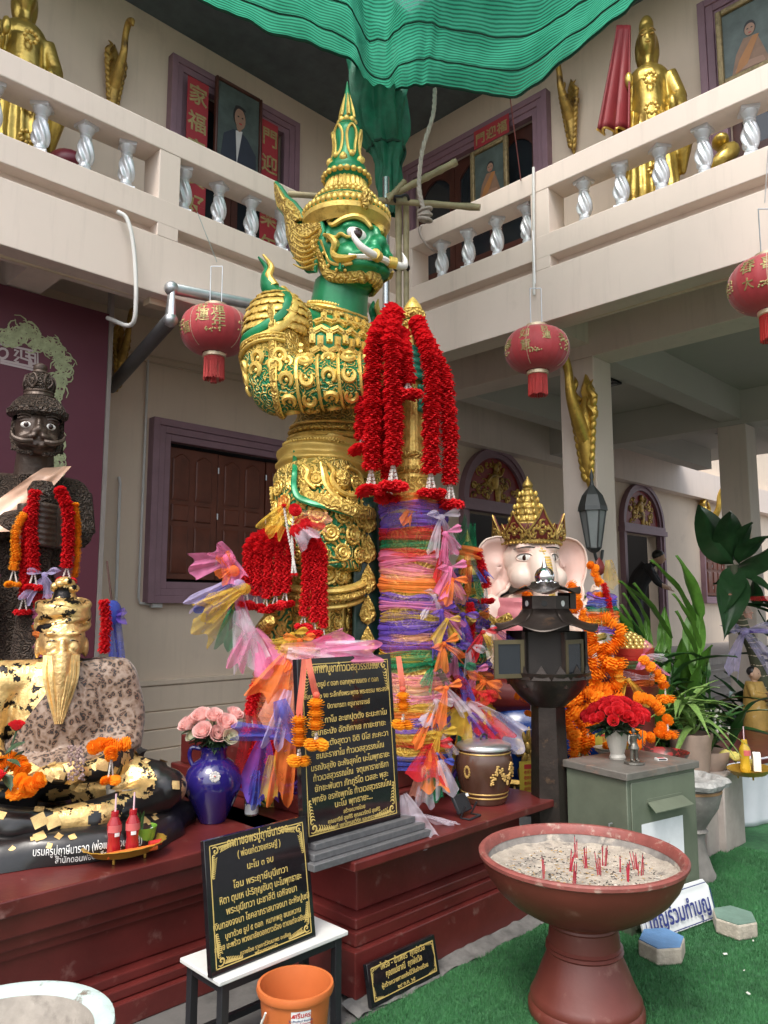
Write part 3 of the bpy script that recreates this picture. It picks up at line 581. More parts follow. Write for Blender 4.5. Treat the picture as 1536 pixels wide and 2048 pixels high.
# ================================================================ flowers and ribbons
def ruffle(name, m, layers, seg=20, seed=0, fr=.16):
    r = random.Random(seed); mb = MB()
    for (z0, z1, r0, r1, tw) in layers:
        ph = [r.uniform(0, 6.28) for _ in range(3)]
        def fn(u, v, a=None):
            a = 2*PI*u; q = r0+(r1-r0)*v; wv = (math.sin(a*7+ph[0])*.6+math.sin(a*11+ph[1])*.5)*fr*v
            return (q*(1+wv*.6)*math.cos(a), q*(1+wv*.6)*math.sin(a), z0+(z1-z0)*v**1.6+wv*.45*r1)
        mb.grid(fn, seg, 4, cu=True)
    zz = [q for L in layers for q in L[:2]]; mb.ell((0, 0, (min(zz)+max(zz))/2), (.58, .58, (max(zz)-min(zz))*.40), 10, 6)
    return mb.mesh(name, m, 0) if 0 else mb.mesh(name, m, 180)
def petalmat(name, col, col2=None):
    m = mat(name, col, .75, var=.25, vs=30, bump=.1, bs=80, spec=.2); n = m.node_tree.nodes; l = m.node_tree.links
    t = n.new('ShaderNodeBsdfTranslucent'); t.inputs['Color'].default_value = (*[min(1, c*1.15) for c in col], 1); x = n.new('ShaderNodeMixShader'); x.inputs[0].default_value = .42
    l.new(n['Principled BSDF'].outputs[0], x.inputs[1]); l.new(t.outputs[0], x.inputs[2]); l.new(x.outputs[0], n['Material Output'].inputs[0]); return m
PRED = petalmat('red_petals', (.66, .018, .026)); PORA = petalmat('orange_petals', (.92, .34, .02)); PYEL = petalmat('marigold_petals', (.86, .40, .025)); PWHI = petalmat('jasmine_white', (.72, .70, .66)); PLEAF = mat('leaf_green', (.035, .085, .02), .5, var=.3, vs=8, bump=.1)
DISC = ((-.42, -.40, .1, .80, 0), (-.30, -.18, .1, .98, 0), (-.12, .02, .1, 1.04, 0), (.02, .22, .1, 1.0, 0), (.12, .42, .08, .86, 0), (.2, .5, .05, .6, 0))
BALL = ((-.55, -.62, .05, .55, 0), (-.42, -.42, .05, .85, 0), (-.2, -.08, .05, 1.0, 0), (0, .25, .05, .98, 0), (.15, .5, .05, .82, 0), (.25, .68, .03, .55, 0), (.3, .75, .0, .3, 0))
FR = [ruffle('red_flower', PRED, DISC, 34, s, .34) for s in range(4)]; FO = [ruffle('orange_flower', PORA, BALL, 30, s, .2) for s in range(3)]; FY = [ruffle('marigold', PYEL, BALL, 30, s+5, .12) for s in range(3)]
FOD = [ruffle('orange_flower', PORA, DISC, 26, s) for s in range(3)]; FYD = [ruffle('marigold', PYEL, DISC, 26, s+9) for s in range(2)]; FRB = [ruffle('red_flower', PRED, BALL, 26, s, .15) for s in range(2)]
bud = MB(); bud.lathe([(0, 0), (.35, .1), (.5, .45), (.38, .8), (.6, 1.0), (.3, 1.02), (0, 1.0)], seg=7)
JB = bud.mesh('jasmine_bud', PWHI)
def tangent_frame(a, b): return frame(a, (b-a) if (b-a).length > 1e-6 else Vector((0, 0, 1)))
def flowers(par, pts, r, meshes, step, name='flower', jit=.12, O=Vector((0, 0, 0))):
    if meshes is FO: jit = .6
    """string of ruffled flowers along a path; pts in world, O = world origin of par"""
    pts = [Vector(p) for p in pts]; L = [0]
    for a, b in zip(pts, pts[1:]): L.append(L[-1]+(b-a).length)
    n = max(1, round(L[-1]/step)); k = 0
    for i in range(n+1):
        d = L[-1]*i/n
        while k < len(L)-2 and L[k+1] < d: k += 1
        t = (d-L[k])/max(1e-6, L[k+1]-L[k]); p = pts[k].lerp(pts[k+1], t); M = tangent_frame(p, p+(pts[k+1]-pts[k]))
        M.translation = p-O + Vector((rnd(-1, 1), rnd(-1, 1), 0))*r*jit*.5
        inst(random.choice(meshes), name, par, M @ RZ(rnd(0, 6.28)) @ RX(rnd(-jit, jit)) @ SC(r*rnd(.9, 1.1), r*rnd(.9, 1.1), r if meshes is FO else max(r*.85, step*1.25)))
def tassel(par, p, r, meshes, O, n=3, jl=.09, spread=.02, end=True):
    """white jasmine strands ending in a small flower cluster, hanging from p"""
    p = Vector(p)-O; s = MB(); bs = r*.30
    for k in range(n):
        a = 2*PI*k/n+.4; ox, oy = math.cos(a)*spread, math.sin(a)*spread; c = max(3, int(jl/(bs*1.15)))
        for j in range(c):
            q = (j+.5)/c; s.add([v.co for v in JB.vertices], [tuple(f.vertices) for f in JB.polygons], 0, T(p.x+ox*(.2+q), p.y+oy*(.2+q), p.z-jl*q-bs) @ RX(PI) @ T(0, 0, -bs) @ SC(bs, bs, bs*1.15))
    s.build('jasmine_strands', PWHI, par)
    if end:
        for k in range(4):
            a = PI/2*k+.3; inst(random.choice(meshes), 'flower', par, T(p.x+math.cos(a)*r*.85, p.y+math.sin(a)*r*.85, p.z-jl-r*.35) @ RX(PI+rnd(-.5, .5)) @ RZ(rnd(0, 6)) @ SC(r*.95))
def garland(label, pts, r, meshes, step=None, tas=None, group=None, n=24, cat='garland', ends=True, bg_=None):
    pts = smoothpath(pts, n); O = pts[0].copy(); o = thing('flower_garland', label, cat, O, 0, group)
    flowers(o, pts, r, meshes, step or r*.85, O=O)
    if tas: tassel(o, pts[-1]+Vector((0, 0, -r*.3)), r, meshes, O, **tas)
    return o
TU = {k: sheer('tulle_'+k, c, d) for k, (c, d) in dict(pink=((.86, .27, .50), .52), white=((.80, .74, .84), .36), orange=((.92, .25, .06), .6), purple=((.16, .09, .50), .62), yellow=((.72, .48, .07), .5), green=((.02, .26, .12), .6), red=((.60, .03, .04), .62), peach=((.88, .42, .30), .45), blue=((.08, .12, .52), .62), lilac=((.60, .54, .84), .42)).items()}
TUCOL = list(TU)
def strip(p0, p1, w0, w1, amp=.02, droop=0, waves=3, side=None, nu=22, nv=10, seed=None, mb=None, curl=0):
    """ruffled cloth strip from p0 to p1, gathered at p0"""
    p0, p1 = Vector(p0), Vector(p1); d = (p1-p0); r = random.Random(seed if seed is not None else random.random()); ph = r.uniform(0, 6); ph2 = r.uniform(0, 6)
    sd = Vector(side) if side else d.cross(_F0)
    if sd.length < 1e-4: sd = Vector((1, 0, 0))
    sd = (sd - d*(sd.dot(d)/max(1e-9, d.dot(d)))).normalized(); nn = d.cross(sd).normalized()
    mb = mb or MB()
    def fn(u, v):
        c = u-.5; w = w0+(w1-w0)*v**.8; a = amp*(.25+v)*(.8*math.sin(c*waves*6.28+ph+v*1.5)+.35*math.sin(c*waves*11+ph2+v*3))+amp*.9*noise.noise(Vector((c*5+ph, v*3, ph2)))
        q = p0 + d*v*(1+.10*math.sin(c*9+ph)*v) + sd*(c*w) + nn*(a+curl*c*c*v) + nn*.02*math.sin(v*4+ph)
        q.z -= droop*v*v; return q
    mb.grid(fn, nu, nv); return mb
def bow(p, n, col, size, label, group, ang=0, knot=True, col2=None):
    """tulle bow on a surface point p with outward normal n"""
    n = Vector(n).normalized(); M = frame(p, n); o = thing('tulle_bow', label, 'bow', p, 0, group); R = M.to_3x3(); Z = Vector((0, 0, 0)); s = size
    def L(x, y, z): return R @ (RZ(ang).to_3x3() @ Vector((x, y, z)))*s
    mm = TU[col]; k = MB(); k.ell(L(0, 0, .12), (s*.12, s*.12, s*.1), 10, 7); k.build('knot', mm, o)
    for sg in (-1, 1):
        if random.random() < .75:
            q = MB(); q.grid(lambda u, v: L(sg*(.06+.55*math.sin(PI*v*.5)*(1)), .05+.30*(u-.5)*math.sin(PI*min(1, v*1.1))+.1*v, .12+.28*math.sin(PI*v)+.1*math.sin(u*9+v*3)*v), 12, 10); q.build('loop', mm, o)
        q = strip(L(0, 0, .1), L(sg*rnd(.25, .75), -rnd(.6, 1.1), .2), s*.08, s*rnd(.35, .6), s*.06, s*.15, 2, seed=random.random()); q.build('tail', TU[col2] if col2 and sg > 0 else mm, o)
    return o
def sash(c, z, R, wd, col, label, group, tilt=(0, 0), seed=0, sx=1, sy=1, amp=.010, rough=1):
    """gathered tulle band wound round a vertical core"""
    r = random.Random(seed); ph = r.uniform(0, 9); s = MB(); c = Vector((c[0], c[1], 0))
    def fn(u, v):
        a = 2*PI*u; w = wd*(.8+.7*noise.noise(Vector((math.cos(a)*1.2+ph, math.sin(a)*1.2, ph))))
        rr = R+amp*.40*math.sin(v*16+ph+1.5*noise.noise(Vector((math.cos(a), math.sin(a), ph))))+amp*.25*math.sin(v*37+ph*2) + amp*.9*noise.noise(Vector((math.cos(a)*1.4+ph, math.sin(a)*1.4, v*1.5))) + .005*math.sin(PI*v)
        return (rr*math.cos(a)*sx, rr*math.sin(a)*sy, tilt[0]*math.cos(a)+tilt[1]*math.sin(a)+(v-.5)*w)
    s.grid(fn, 64, 15, cu=True); o = s.build('tulle_scarf', TU[col], mtx=T(c.x, c.y, z)); tag(o, label, 'scarf', group); return o
# ================================================================ things on the red altars
COB = mat('cobalt_glaze', (.018, .012, .12), .09, var=.15, vs=3, bump=.02, spec=.6, coat=.6)
vb = thing('vase', 'round cobalt blue glazed vase with small handle and white rosette', 'vase', (2.07, 3.2, .56), 0)
m = MB(); m.lathe([(.06, 0), (.065, .01), (.10, .08), (.128, .15), (.132, .19), (.118, .235), (.085, .27), (.062, .285), (.058, .31), (.066, .335), (.075, .342), (.066, .34), (.052, .31), (.05, .28)], seg=48, cap=False); m.build('body', COB, vb)
m = MB(); hd = Vector((-.7071, .7071, 0)); m.tube(smoothpath([hd*.06+Vector((0, 0, .325)), hd*.105+Vector((0, 0, .33)), hd*.115+Vector((0, 0, .29)), hd*.10+Vector((0, 0, .25))], 12), .010, 8); m.build('handle', COB, vb)
m = MB(); fdir = Vector((-.5, -.87, 0)); Mf = frame(fdir*.118+Vector((0, 0, .222)), fdir+Vector((0, 0, .45)))
for k in range(9): m.ell((.018*math.cos(k*.698), .018*math.sin(k*.698), .002), (.008, .008, .004), 8, 5, M=Mf)
m.ell((0, 0, .003), (.013, .013, .005), M=Mf); m.ell((0, 0, .007), (.004, .004, .004), M=Mf, m=1); m.build('rosette', [PWHI, TXTRED], vb)
def rose_mesh(name, m, seed):
    r = random.Random(seed); b = MB()
    for (n, rad, h, ti) in ((3, .35, .9, .05), (4, .55, .85, .2), (5, .8, .75, .45), (6, 1.0, .6, .75)):
        for k in range(n):
            a0 = 2*PI*k/n+r.uniform(-.3, .3); wd_ = 2*PI/n*.75
            def fn(u, v):
                a = a0+(u-.5)*wd_*2*(.5+.5*v); q = rad*(.35+.65*v**.7) + ti*.25*max(0, v-.7)*2; hh = -.55+(.55+h)*v - ti*.5*max(0, v-.7)**1.0 - .25*(abs(u-.5)*2)**2*v
                return (q*math.cos(a), q*math.sin(a), hh)
            b.grid(fn, 6, 6)
    b.lathe([(.1, -.75), (.32, -.6), (.38, -.45), (.2, -.3)], seg=8, m=1); return b.mesh(name, [m, PLEAF], 180)
RPK = petalmat('pale_pink_rose', (.86, .60, .57)); RWH = petalmat('cream_rose', (.78, .78, .62)); RRD = petalmat('red_rose', (.70, .03, .04))
ROSEP = [rose_mesh('bloom', RPK, s) for s in range(2)]; ROSEW = [rose_mesh('bloom', RWH, 9)]; ROSER = [rose_mesh('bloom', RRD, s+3) for s in range(3)]
LEAFM = mat('rose_leaf', (.03, .065, .03), .45, var=.35, vs=9, bump=.15, bs=40)
def leafmesh(name, m, L=1.0, W=.5, fold=.15, droop=.3, nv=8):
    b = MB(); b.grid(lambda u, v: ((u-.5)*2*W*.5*math.sin(PI*min(.98, v**.75))**.8, L*v, fold*abs(u-.5)*2*W - droop*L*v*v), 5, nv); return b.mesh(name, m, 180)
RLEAF = leafmesh('leaf', LEAFM)
vt = Vector((2.07, 3.2, .90))
for k, (ix, iy, s, big) in enumerate(((376, 1450, 0, 1), (403, 1432, 0, 1), (428, 1432, 0, .9), (406, 1463, 0, 1), (437, 1470, 0, 1), (452, 1447, 0, 1.05), (468, 1430, 0, .95), (384, 1473, 2, .8), (459, 1475, 2, 1), (430, 1450, 2, .8), (388, 1440, 0, .8))):
    p = pd(ix, iy, 3.73+rnd(-.07, .05)); r = thing('rose', 'cream white rosebud standing in the cobalt blue vase' if s else 'pale pink rose standing in the cobalt blue vase', 'rose', vt, 0, 'cream roses in blue vase' if s else 'pink roses in blue vase')
    d = p-vt; up = (d.normalized()+Vector((-.35, -.55, .4))).normalized(); inst(random.choice(ROSEW if s else ROSEP), 'bloom', r, frame(d, up) @ RZ(rnd(0, 6)) @ SC(.042*big*(.85 if s else 1)))
    q = MB(); q.tube(smoothpath([(0, 0, -.15), (d.x*.3, d.y*.3, d.z*.4), d-up*.03], 8), .004, 6); q.build('stem', LEAFM, r)
    for j in range(5):
        t = rnd(.05, .8); inst(RLEAF, 'leaf', r, T(d*t) @ RZ(rnd(0, 6.28)) @ RX(rnd(-.5, .6)) @ SC(rnd(.06, .09)))
GLS = mat('clear_glass', (.75, .78, .78), .05, var=0, bump=0, trans=.92, spec=.5)
bt = thing('glass_bottle', 'small clear glass medicine bottle with dark cap by blue vase', 'bottle', (2.26, 3.16, .56))
m = MB(); m.lathe([(.03, 0), (.033, .005), (.033, .07), (.028, .085), (.014, .095), (.014, .11)], seg=24); m.build('body', GLS, bt)
m = MB(); m.lathe([(.016, .108), (.017, .11), (.017, .125), (.015, .128)], seg=20); m.build('cap', BLACKM, bt)
m = MB(); m.grid(curved(.0337, .0337, 3.0, 5.6, .008, .055), 12, 2); m.build('label', LAB, bt)
# dark pot behind the vase
dp = thing('flower_pot', 'dark clay flower pot with frilled lip behind blue vase', 'pot', (2.22, 4.55, .0))
m = MB(); m.lathe([(.12, 0), (.15, .3), (.17, .55), (.185, .66), (.20, .68), (.18, .67), (.16, .6), (0, .6)], seg=40, fn=lambda a, z, j: 1+(.05*math.sin(a*9) if z > .65 else 0), cap=False); m.build('body', mat('dark_clay', (.055, .05, .048), .8, var=.3), dp)
# brown dragon jar with aluminium lid
JAR = mat('brown_glaze', (.075, .035, .022), .22, var=.25, vs=4, bump=.05, coat=.3)
jr = thing('water_jar', 'brown glazed water jar with gilt dragon and aluminium lid', 'jar', (3.26, 2.53, .56))
jprof = [(.105, 0), (.112, .01), (.118, .05), (.138, .11), (.147, .17), (.145, .21), (.135, .25), (.128, .262)]
m = MB(); m.lathe(jprof, seg=48); m.build('body', JAR, jr)
GILT = mat('jar_gilt', (.42, .27, .08), .4, metal=.4, var=.2, bump=.1)
m = MB()
for z, r in ((.035, .1165), (.055, .1205), (.25, .136)): m = MB(); m.lathe([(r+.001, z-.004), (r+.003, z), (r+.001, z+.004)], seg=48, cap=False); m.build('gilt_band', GILT, jr)
m = MB(); rr = random.Random(2)
for k in range(34):
    t = k/33; a = -PI/2-PI/4+.65+(t-.5)*-1.1*1; zc = .155+.028*math.sin(t*11); R_ = .147
    for j in range(3):
        a2 = a+rr.uniform(-.05, .05); z2 = zc+rr.uniform(-.022, .022); m.ell((R_*math.cos(a2), R_*math.sin(a2), z2), (.007, .007, .006), 6, 4)
for k in range(12):
    a = -PI/2-PI/4-.75+.10*math.cos(k*.52); z2 = .165+.025*math.sin(k*.52); m.ell((.147*math.cos(a), .147*math.sin(a), z2), (.006, .006, .008), 6, 4)
o = m.build('gilt_dragon', GILT, jr); o['kind'] = 'stuff'
m = MB(); m.lathe([(.134, .262), (.140, .266), (.141, .28), (.136, .288), (.10, .30), (.05, .306), (0, .307)], seg=48, cap=False); o = m.build('lid', mat('aluminium', (.66, .67, .68), .28, metal=.9, var=.1, vs=12, bump=.08), jr)
m = MB(); m.tube(smoothpath([(-.025, 0, .305), (-.022, 0, .325), (0, 0, .333), (.022, 0, .325), (.025, 0, .305)], 10), .006, 8); m.build('lid_handle', BLACKM, o)
# small black flood light on the slab edge
fl = thing('flood_light', 'small black tilted flood lamp on wire stand by brown jar', 'lamp', (2.97, 2.385, .56), .15)
m = MB(); m.box((0, .02, .075), (.115, .018, .085), RX(-.5)); m.build('housing', BLACKM, fl, bevel=.004)
m = MB(); m.tube([(-.05, -.02, .003), (-.05, .03, .003), (-.052, .0, .06)], .005, 6); m.tube([(.05, -.02, .003), (.05, .03, .003), (.052, .0, .06)], .005, 6); m.tube([(-.05, -.02, .003), (.05, -.02, .003)], .005, 6); m.build('wire_stand', BLACKM, fl)
m = MB(); m.box((.03, -.009, .10), (.022, .002, .014), RX(-.5)); m.build('label', LAB, fl)
# offering tray
tr = thing('offering_tray', 'gilt openwork oval tray on short feet with orange sticks', 'tray', (1.53, 2.985, .56), -.05)
TGOLD = mat('gilt_plastic', (.50, .30, .05), .3, metal=.55, var=.15, bump=.05)
m = MB(); m.lathe([(.10, .022), (.125, .03), (.148, .052), (.163, .06), (.168, .058), (.160, .055), (.146, .047), (.124, .026)], seg=60, sx=1, sy=.72, cap=False, fn=lambda a, z, j: 1+.02*math.sin(a*20)*(z > .05)); m.build('rim', TGOLD, tr)
m = MB(); m.lathe([(0, .020), (.10, .020), (.10, .024), (0, .024)], seg=40, sx=1, sy=.72, cap=False); m.build('plate', TGOLD, tr)
for k in range(4):
    a = PI/4+PI/2*k; m = MB(); m.lathe([(.005, 0), (.006, .012), (.004, .02), (.008, .028)], seg=8, c=(.09*math.cos(a), .065*math.sin(a), 0)); m.build('foot', TGOLD, tr)
RBOT = mat('red_drink', (.50, .02, .03), .12, var=.05, bump=0, trans=.35, coat=.3); STRAW = mat('pink_straw', (.72, .50, .55), .5, bump=0)
def drink(label, loc, m_, cap, lab=True, h=.16, group=None):
    d = thing('drink_bottle', label, 'bottle', loc, rnd(0, 1), group); k = h/.16; b = MB()
    b.lathe([(.024*k, 0), (.027*k, .006), (.026*k, .03*k), (.023*k, .06*k), (.028*k, .09*k), (.0275*k, .115*k), (.014*k, .142*k), (.013*k, .155*k), (.014*k, .16*k)], seg=24); b.build('body', m_, d)
    b = MB(); b.lathe([(.0150*k, .142*k), (.0155*k, .150*k), (.0145*k, .162*k)], seg=16, cap=False); b.build('neck_ring', cap, d)
    b = MB(); b.tube([(0, 0, .03*k), (.003, 0, h*1.42)], .0035, 8); b.build('straw', STRAW, d)
    if lab: b = MB(); b.grid(curved(.0285*k, .0287*k, 2.9, 5.6, .085*k, .112*k), 12, 2); b.build('label', mat('bottle_label', tuple(min(1, c*1.3+.02) for c in m_.diffuse_color[:3]) if 0 else (.55, .12, .12), .4, bump=0), d); b = MB(); b.grid(curved(.0290*k, .0290*k, 3.9, 4.6, .070*k, .084*k), 8, 2); b.build('barcode', LAB, d)
    return d
drink('red drink bottle with straw on offering tray beside the paper cup', (1.49, 3.0, .582), RBOT, RBOT, group=None)
drink('red drink bottle with straw on offering tray nearer the leaf basket', (1.555, 2.975, .582), RBOT, RBOT)
ORST = mat('orange_candle', (.75, .14, .02), .5, bump=.05)
for k, (x, y, ln, c, lab) in enumerate(((1.48, 2.925, .10, ORST, 'orange candle lying at the tray edge nearest the straws'), (1.575, 2.91, .10, ORST, 'orange candle lying end to end behind the first on tray'), (1.645, 2.955, .05, RED, 'short red candle lying on offering tray by leaf basket'))):
    m = MB(); m.tube([(-ln/2, 0, 0), (ln/2, 0, 0)], .012, 10); o = m.build('candle', c, mtx=T(x, y, .60) @ RZ(-.1)); tag(o, lab, 'candle')
lf = thing('leaf_basket', 'folded banana leaf cone basket on offering tray', 'basket', (1.625, 3.02, .582), .4)
BLEAF = mat('banana_leaf', (.13, .30, .035), .4, var=.2, vs=12, bump=.15, bs=30)
m = MB(); m.lathe([(.035, 0), (.045, .03), (.055, .075), (.052, .075), (.034, .005)], seg=28, cap=False); m.build('cup', BLEAF, lf)
m = MB(); m.lathe([(0, .055), (.05, .06)], seg=20, cap=False); m.build('filling', WHITEP, lf)
for k in range(5): m = strip((rnd(-.02, 0), rnd(-.02, .02), .04), (rnd(-.06, -.02), rnd(-.03, .03), .13), .02, .008, .003, 0, 1, nu=5, nv=5); m.build('leaf_blade', PLEAF, lf)
cp = thing('fluted_cup', 'pale ribbed ceramic goblet cup behind the red bottles', 'cup', (1.63, 3.20, .56))
CUPM = mat('cream_ceramic', (.55, .52, .46), .4, var=.1, vs=8, bump=.05)
m = MB(); m.lathe([(.045, 0), (.048, .01), (.03, .03), (.022, .05), (.035, .07), (.058, .10), (.07, .17), (.076, .225), (.079, .228), (.072, .222), (.066, .17), (.05, .11), (0, .1)], seg=60, cap=False, fn=lambda a, z, j: 1+(.025*math.sin(a*14) if z > .08 else 0)); m.build('body', CUPM, cp)
jj = thing('balm_jar', 'little glass jar with blue lid at foot of hermit figure', 'jar', (1.375, 3.14, .56))
m = MB(); m.lathe([(.024, 0), (.03, .006), (.031, .026), (.027, .034)], seg=24); m.build('body', mat('amber_jar', (.42, .33, .22), .15, var=.2, coat=.4), jj)
m = MB(); m.lathe([(.030, .033), (.031, .035), (.031, .054), (.028, .057), (0, .057)], seg=24, cap=False); m.build('lid', mat('navy_lid', (.02, .03, .12), .35, bump=0), jj)
m = MB(); m.grid(curved(.0317, .0317, 3.6, 4.6, .006, .026), 8, 2); m.build('label', LAB, jj)
# ================================================================ green and gold giant
def ornate(name, hi, lo, scale, freq=38, thr=.0, rough=.35, metal=.6, bump=.7, lorough=.3, lometal=.1, sz=1.0):
    m = bpy.data.materials.new(name); m.use_nodes = True; n = m.node_tree.nodes; l = m.node_tree.links; b = n['Principled BSDF']
    tc = n.new('ShaderNodeTexCoord'); mp = n.new('ShaderNodeMapping'); mp.inputs['Scale'].default_value = (1, 1, sz); l.new(tc.outputs['Object'], mp.inputs[0])
    nz = n.new('ShaderNodeTexNoise'); nz.inputs['Scale'].default_value = scale*1.3; nz.inputs['Detail'].default_value = 3; l.new(mp.outputs[0], nz.inputs['Vector'])
    mxv = n.new('ShaderNodeMix'); mxv.data_type = 'RGBA'; mxv.blend_type = 'LINEAR_LIGHT'; mxv.inputs['Factor'].default_value = .5/scale; l.new(mp.outputs[0], mxv.inputs['A']); l.new(nz.outputs['Color'], mxv.inputs['B'])
    v = n.new('ShaderNodeTexVoronoi'); v.inputs['Scale'].default_value = scale; l.new(mxv.outputs['Result'], v.inputs['Vector'])
    mu = n.new('ShaderNodeMath'); mu.operation = 'MULTIPLY'; mu.inputs[1].default_value = freq*.5; l.new(v.outputs['Distance'], mu.inputs[0])
    si = n.new('ShaderNodeMath'); si.operation = 'SINE'; l.new(mu.outputs[0], si.inputs[0])
    ns = n.new('ShaderNodeTexNoise'); ns.inputs['Scale'].default_value = scale*6; ns.inputs['Detail'].default_value = 4; l.new(mp.outputs[0], ns.inputs['Vector'])
    ad = n.new('ShaderNodeMath'); ad.operation = 'MULTIPLY_ADD'; ad.inputs[1].default_value = 1.6; l.new(ns.outputs[0], ad.inputs[0]); l.new(si.outputs[0], ad.inputs[2])
    mr = n.new('ShaderNodeMapRange'); mr.inputs['From Min'].default_value = .55+thr; mr.inputs['From Max'].default_value = .85+thr; l.new(ad.outputs[0], mr.inputs['Value'])
    mx = n.new('ShaderNodeMix'); mx.data_type = 'RGBA'; l.new(mr.outputs[0], mx.inputs['Factor']); mx.inputs['A'].default_value = (*lo, 1)
    nv = n.new('ShaderNodeMix'); nv.data_type = 'RGBA'; l.new(ns.outputs[0], nv.inputs['Factor']); nv.inputs['A'].default_value = (*[c*.45 for c in hi], 1); nv.inputs['B'].default_value = (*[min(1, c*1.35) for c in hi], 1); l.new(nv.outputs['Result'], mx.inputs['B'])
    l.new(mx.outputs['Result'], b.inputs['Base Color']); 
    for inp, a_, b_ in (('Roughness', lorough, rough), ('Metallic', lometal, metal)):
        q = n.new('ShaderNodeMapRange'); q.inputs['To Min'].default_value = a_; q.inputs['To Max'].default_value = b_; l.new(mr.outputs[0], q.inputs['Value']); l.new(q.outputs[0], b.inputs[inp])
    bp = n.new('ShaderNodeBump'); bp.inputs['Strength'].default_value = bump; bp.inputs['Distance'].default_value = .02; l.new(ad.outputs[0], bp.inputs['Height']); l.new(bp.outputs[0], b.inputs['Normal']); return m
GRN = mat('emerald_paint', (.008, .20, .075), .32, metal=.15, var=.25, vs=5, bump=.15, bs=25, col2=(.02, .33, .15), c2s=4, c2lo=.5, c2hi=.75)
GRN2 = mat('jade_hand_paint', (.03, .26, .17), .4, var=.2, vs=8, bump=.3, bs=18)
DGRN = mat('dark_green_cloth', (.004, .030, .020), .35, var=.3, bump=.2)
GLD = mat('statue_gold', (.74, .52, .13), .36, metal=.45, var=.22, vs=9, bump=.35, bs=45, col2=(.36, .21, .04), c2s=14, c2lo=.52, c2hi=.7)
GLDO = ornate('statue_gold_relief', (.72, .50, .12), (.36, .22, .04), 14, 40, 0, .38, .40, .5, .4, .35)
GGO = ornate('gold_on_green_relief', (.72, .50, .12), (.006, .16, .06), 9, 50, .0, .38, .42, .6)
ARM = ornate('fine_gold_on_green', (.72, .50, .12), (.006, .17, .065), 15, 46, .62, .38, .45, .6)
SCL = ornate('gold_scrollwork', (.72, .50, .12), (.22, .17, .03), 19, 40, -.15, .38, .40, .55)
IVO = mat('ivory_white', (.70, .68, .64), .4, var=.06, bump=.05); IRIS = mat('brown_iris', (.03, .012, .008), .15, var=.2, bump=0)
def surf(bv, A, B, t, phi, R=.8, lift=0, ref=None):
    A, B = Vector(A), Vector(B); ax = (B-A).normalized(); c = A.lerp(B, t); rf = Vector(ref) if ref else (Vector((0, -1, 0)) if abs(ax.y) < .9 else Vector((0, 0, 1)))
    e1 = (rf-ax*rf.dot(ax)).normalized(); e2 = ax.cross(e1); d = e1*math.cos(phi)+e2*math.sin(phi)
    h = bv.ray_cast(c+d*R, -d, R)
    if h[0] is None: return c+d*.05, d
    return h[0]+h[1]*lift, h[1]
def head_shape(b, s=1.0, o=Vector((0, 0, 0))):
    """fierce head facing -Y, face height about .42 at s=1"""
    E = lambda c, r, rot=None: b.ell(Vector(c)*s+o, Vector(r)*s, 20, 14, rot=rot)
    E((0, -.09, .03), (.20, .22, .25)); E((0, -.13, -.11), (.195, .195, .125)); E((0, -.23, -.11), (.155, .13, .105)); E((0, -.25, -.175), (.09, .08, .055))
    E((0, -.33, -.005), (.045, .075, .05)); E((0, -.29, .05), (.035, .07, .08), RX(-.5))
    for q in (-1, 1):
        E((q*.038, -.345, -.025), (.036, .045, .032)); E((q*.115, -.215, -.075), (.075, .075, .07)); E((q*.09, -.225, .105), (.085, .05, .03), RY(q*.25)); E((q*.20, -.06, .03), (.03, .06, .09))
        b.tube([Vector(p)*s+o for p in smoothpath([(q*.02, -.375, -.07), (q*.07, -.37, -.08), (q*.125, -.30, -.095), (q*.155, -.235, -.09)], 10)], .026*s, 8)
        b.tube([Vector(p)*s+o for p in smoothpath([(q*.01, -.35, -.155), (q*.07, -.34, -.15), (q*.125, -.275, -.14), (q*.15, -.225, -.11)], 10)], .024*s, 8)
    b.tube([o+Vector((0, .02, -.42))*s, o+Vector((0, -.03, -.15))*s], [.185*s, .165*s], 20)
GO = Vector((2.98, 3.42, 0)); HZ = 3.65
gi = thing('giant_statue', 'towering green and gold guardian giant with tusks and spired crown gripping a mace', 'statue', GO)
b = MB(); HO = Vector((0, -.05, HZ)); head_shape(b, 1.0, HO)
b.ell((0, -.05, 3.04), (.33, .24, .25), 20, 14); b.tube([(-.40, 0, 3.15), (.40, 0, 3.15)], .15, 16); b.ell((0, -.05, 2.80), (.30, .245, .28)); b.ell((0, -.03, 2.58), (.275, .24, .17)); b.ell((0, 0, 2.36), (.32, .285, .27))
for q in (-1, 1):
    b.ell((q*.42, 0, 3.14), (.175, .185, .19)); b.tube([(q*.44, 0, 3.1), (q*.50, -.06, 2.88), (q*.50, -.10, 2.74)], [.165, .16, .15], 16); b.ell((q*.49, -.11, 2.735), .152)
    b.tube([(q*.49, -.11, 2.745), (q*.25, -.40, 2.77), (q*.05, -.60, 2.80)], [.150, .140, .10], 16)
    b.tube([(q*.17, -.06, 2.3), (q*.20, -.14, 2.0), (q*.22, -.18, 1.72)], [.25, .255, .225], 18); b.tube([(q*.22, -.17, 1.75), (q*.23, -.15, 1.4), (q*.23, -.12, .95)], [.15, .165, .12], 16); b.tube([(q*.23, -.05, .86), (q*.24, -.30, .85)], [.09, .075], 12)
tb = MB(); tb.v, tb.f, tb.m = list(b.v), list(b.f), list(b.m)
gme = remesh(b, .012, 3, 'body'); setmat(gme, GRN, GLDO, GGO, SCL, ARM)
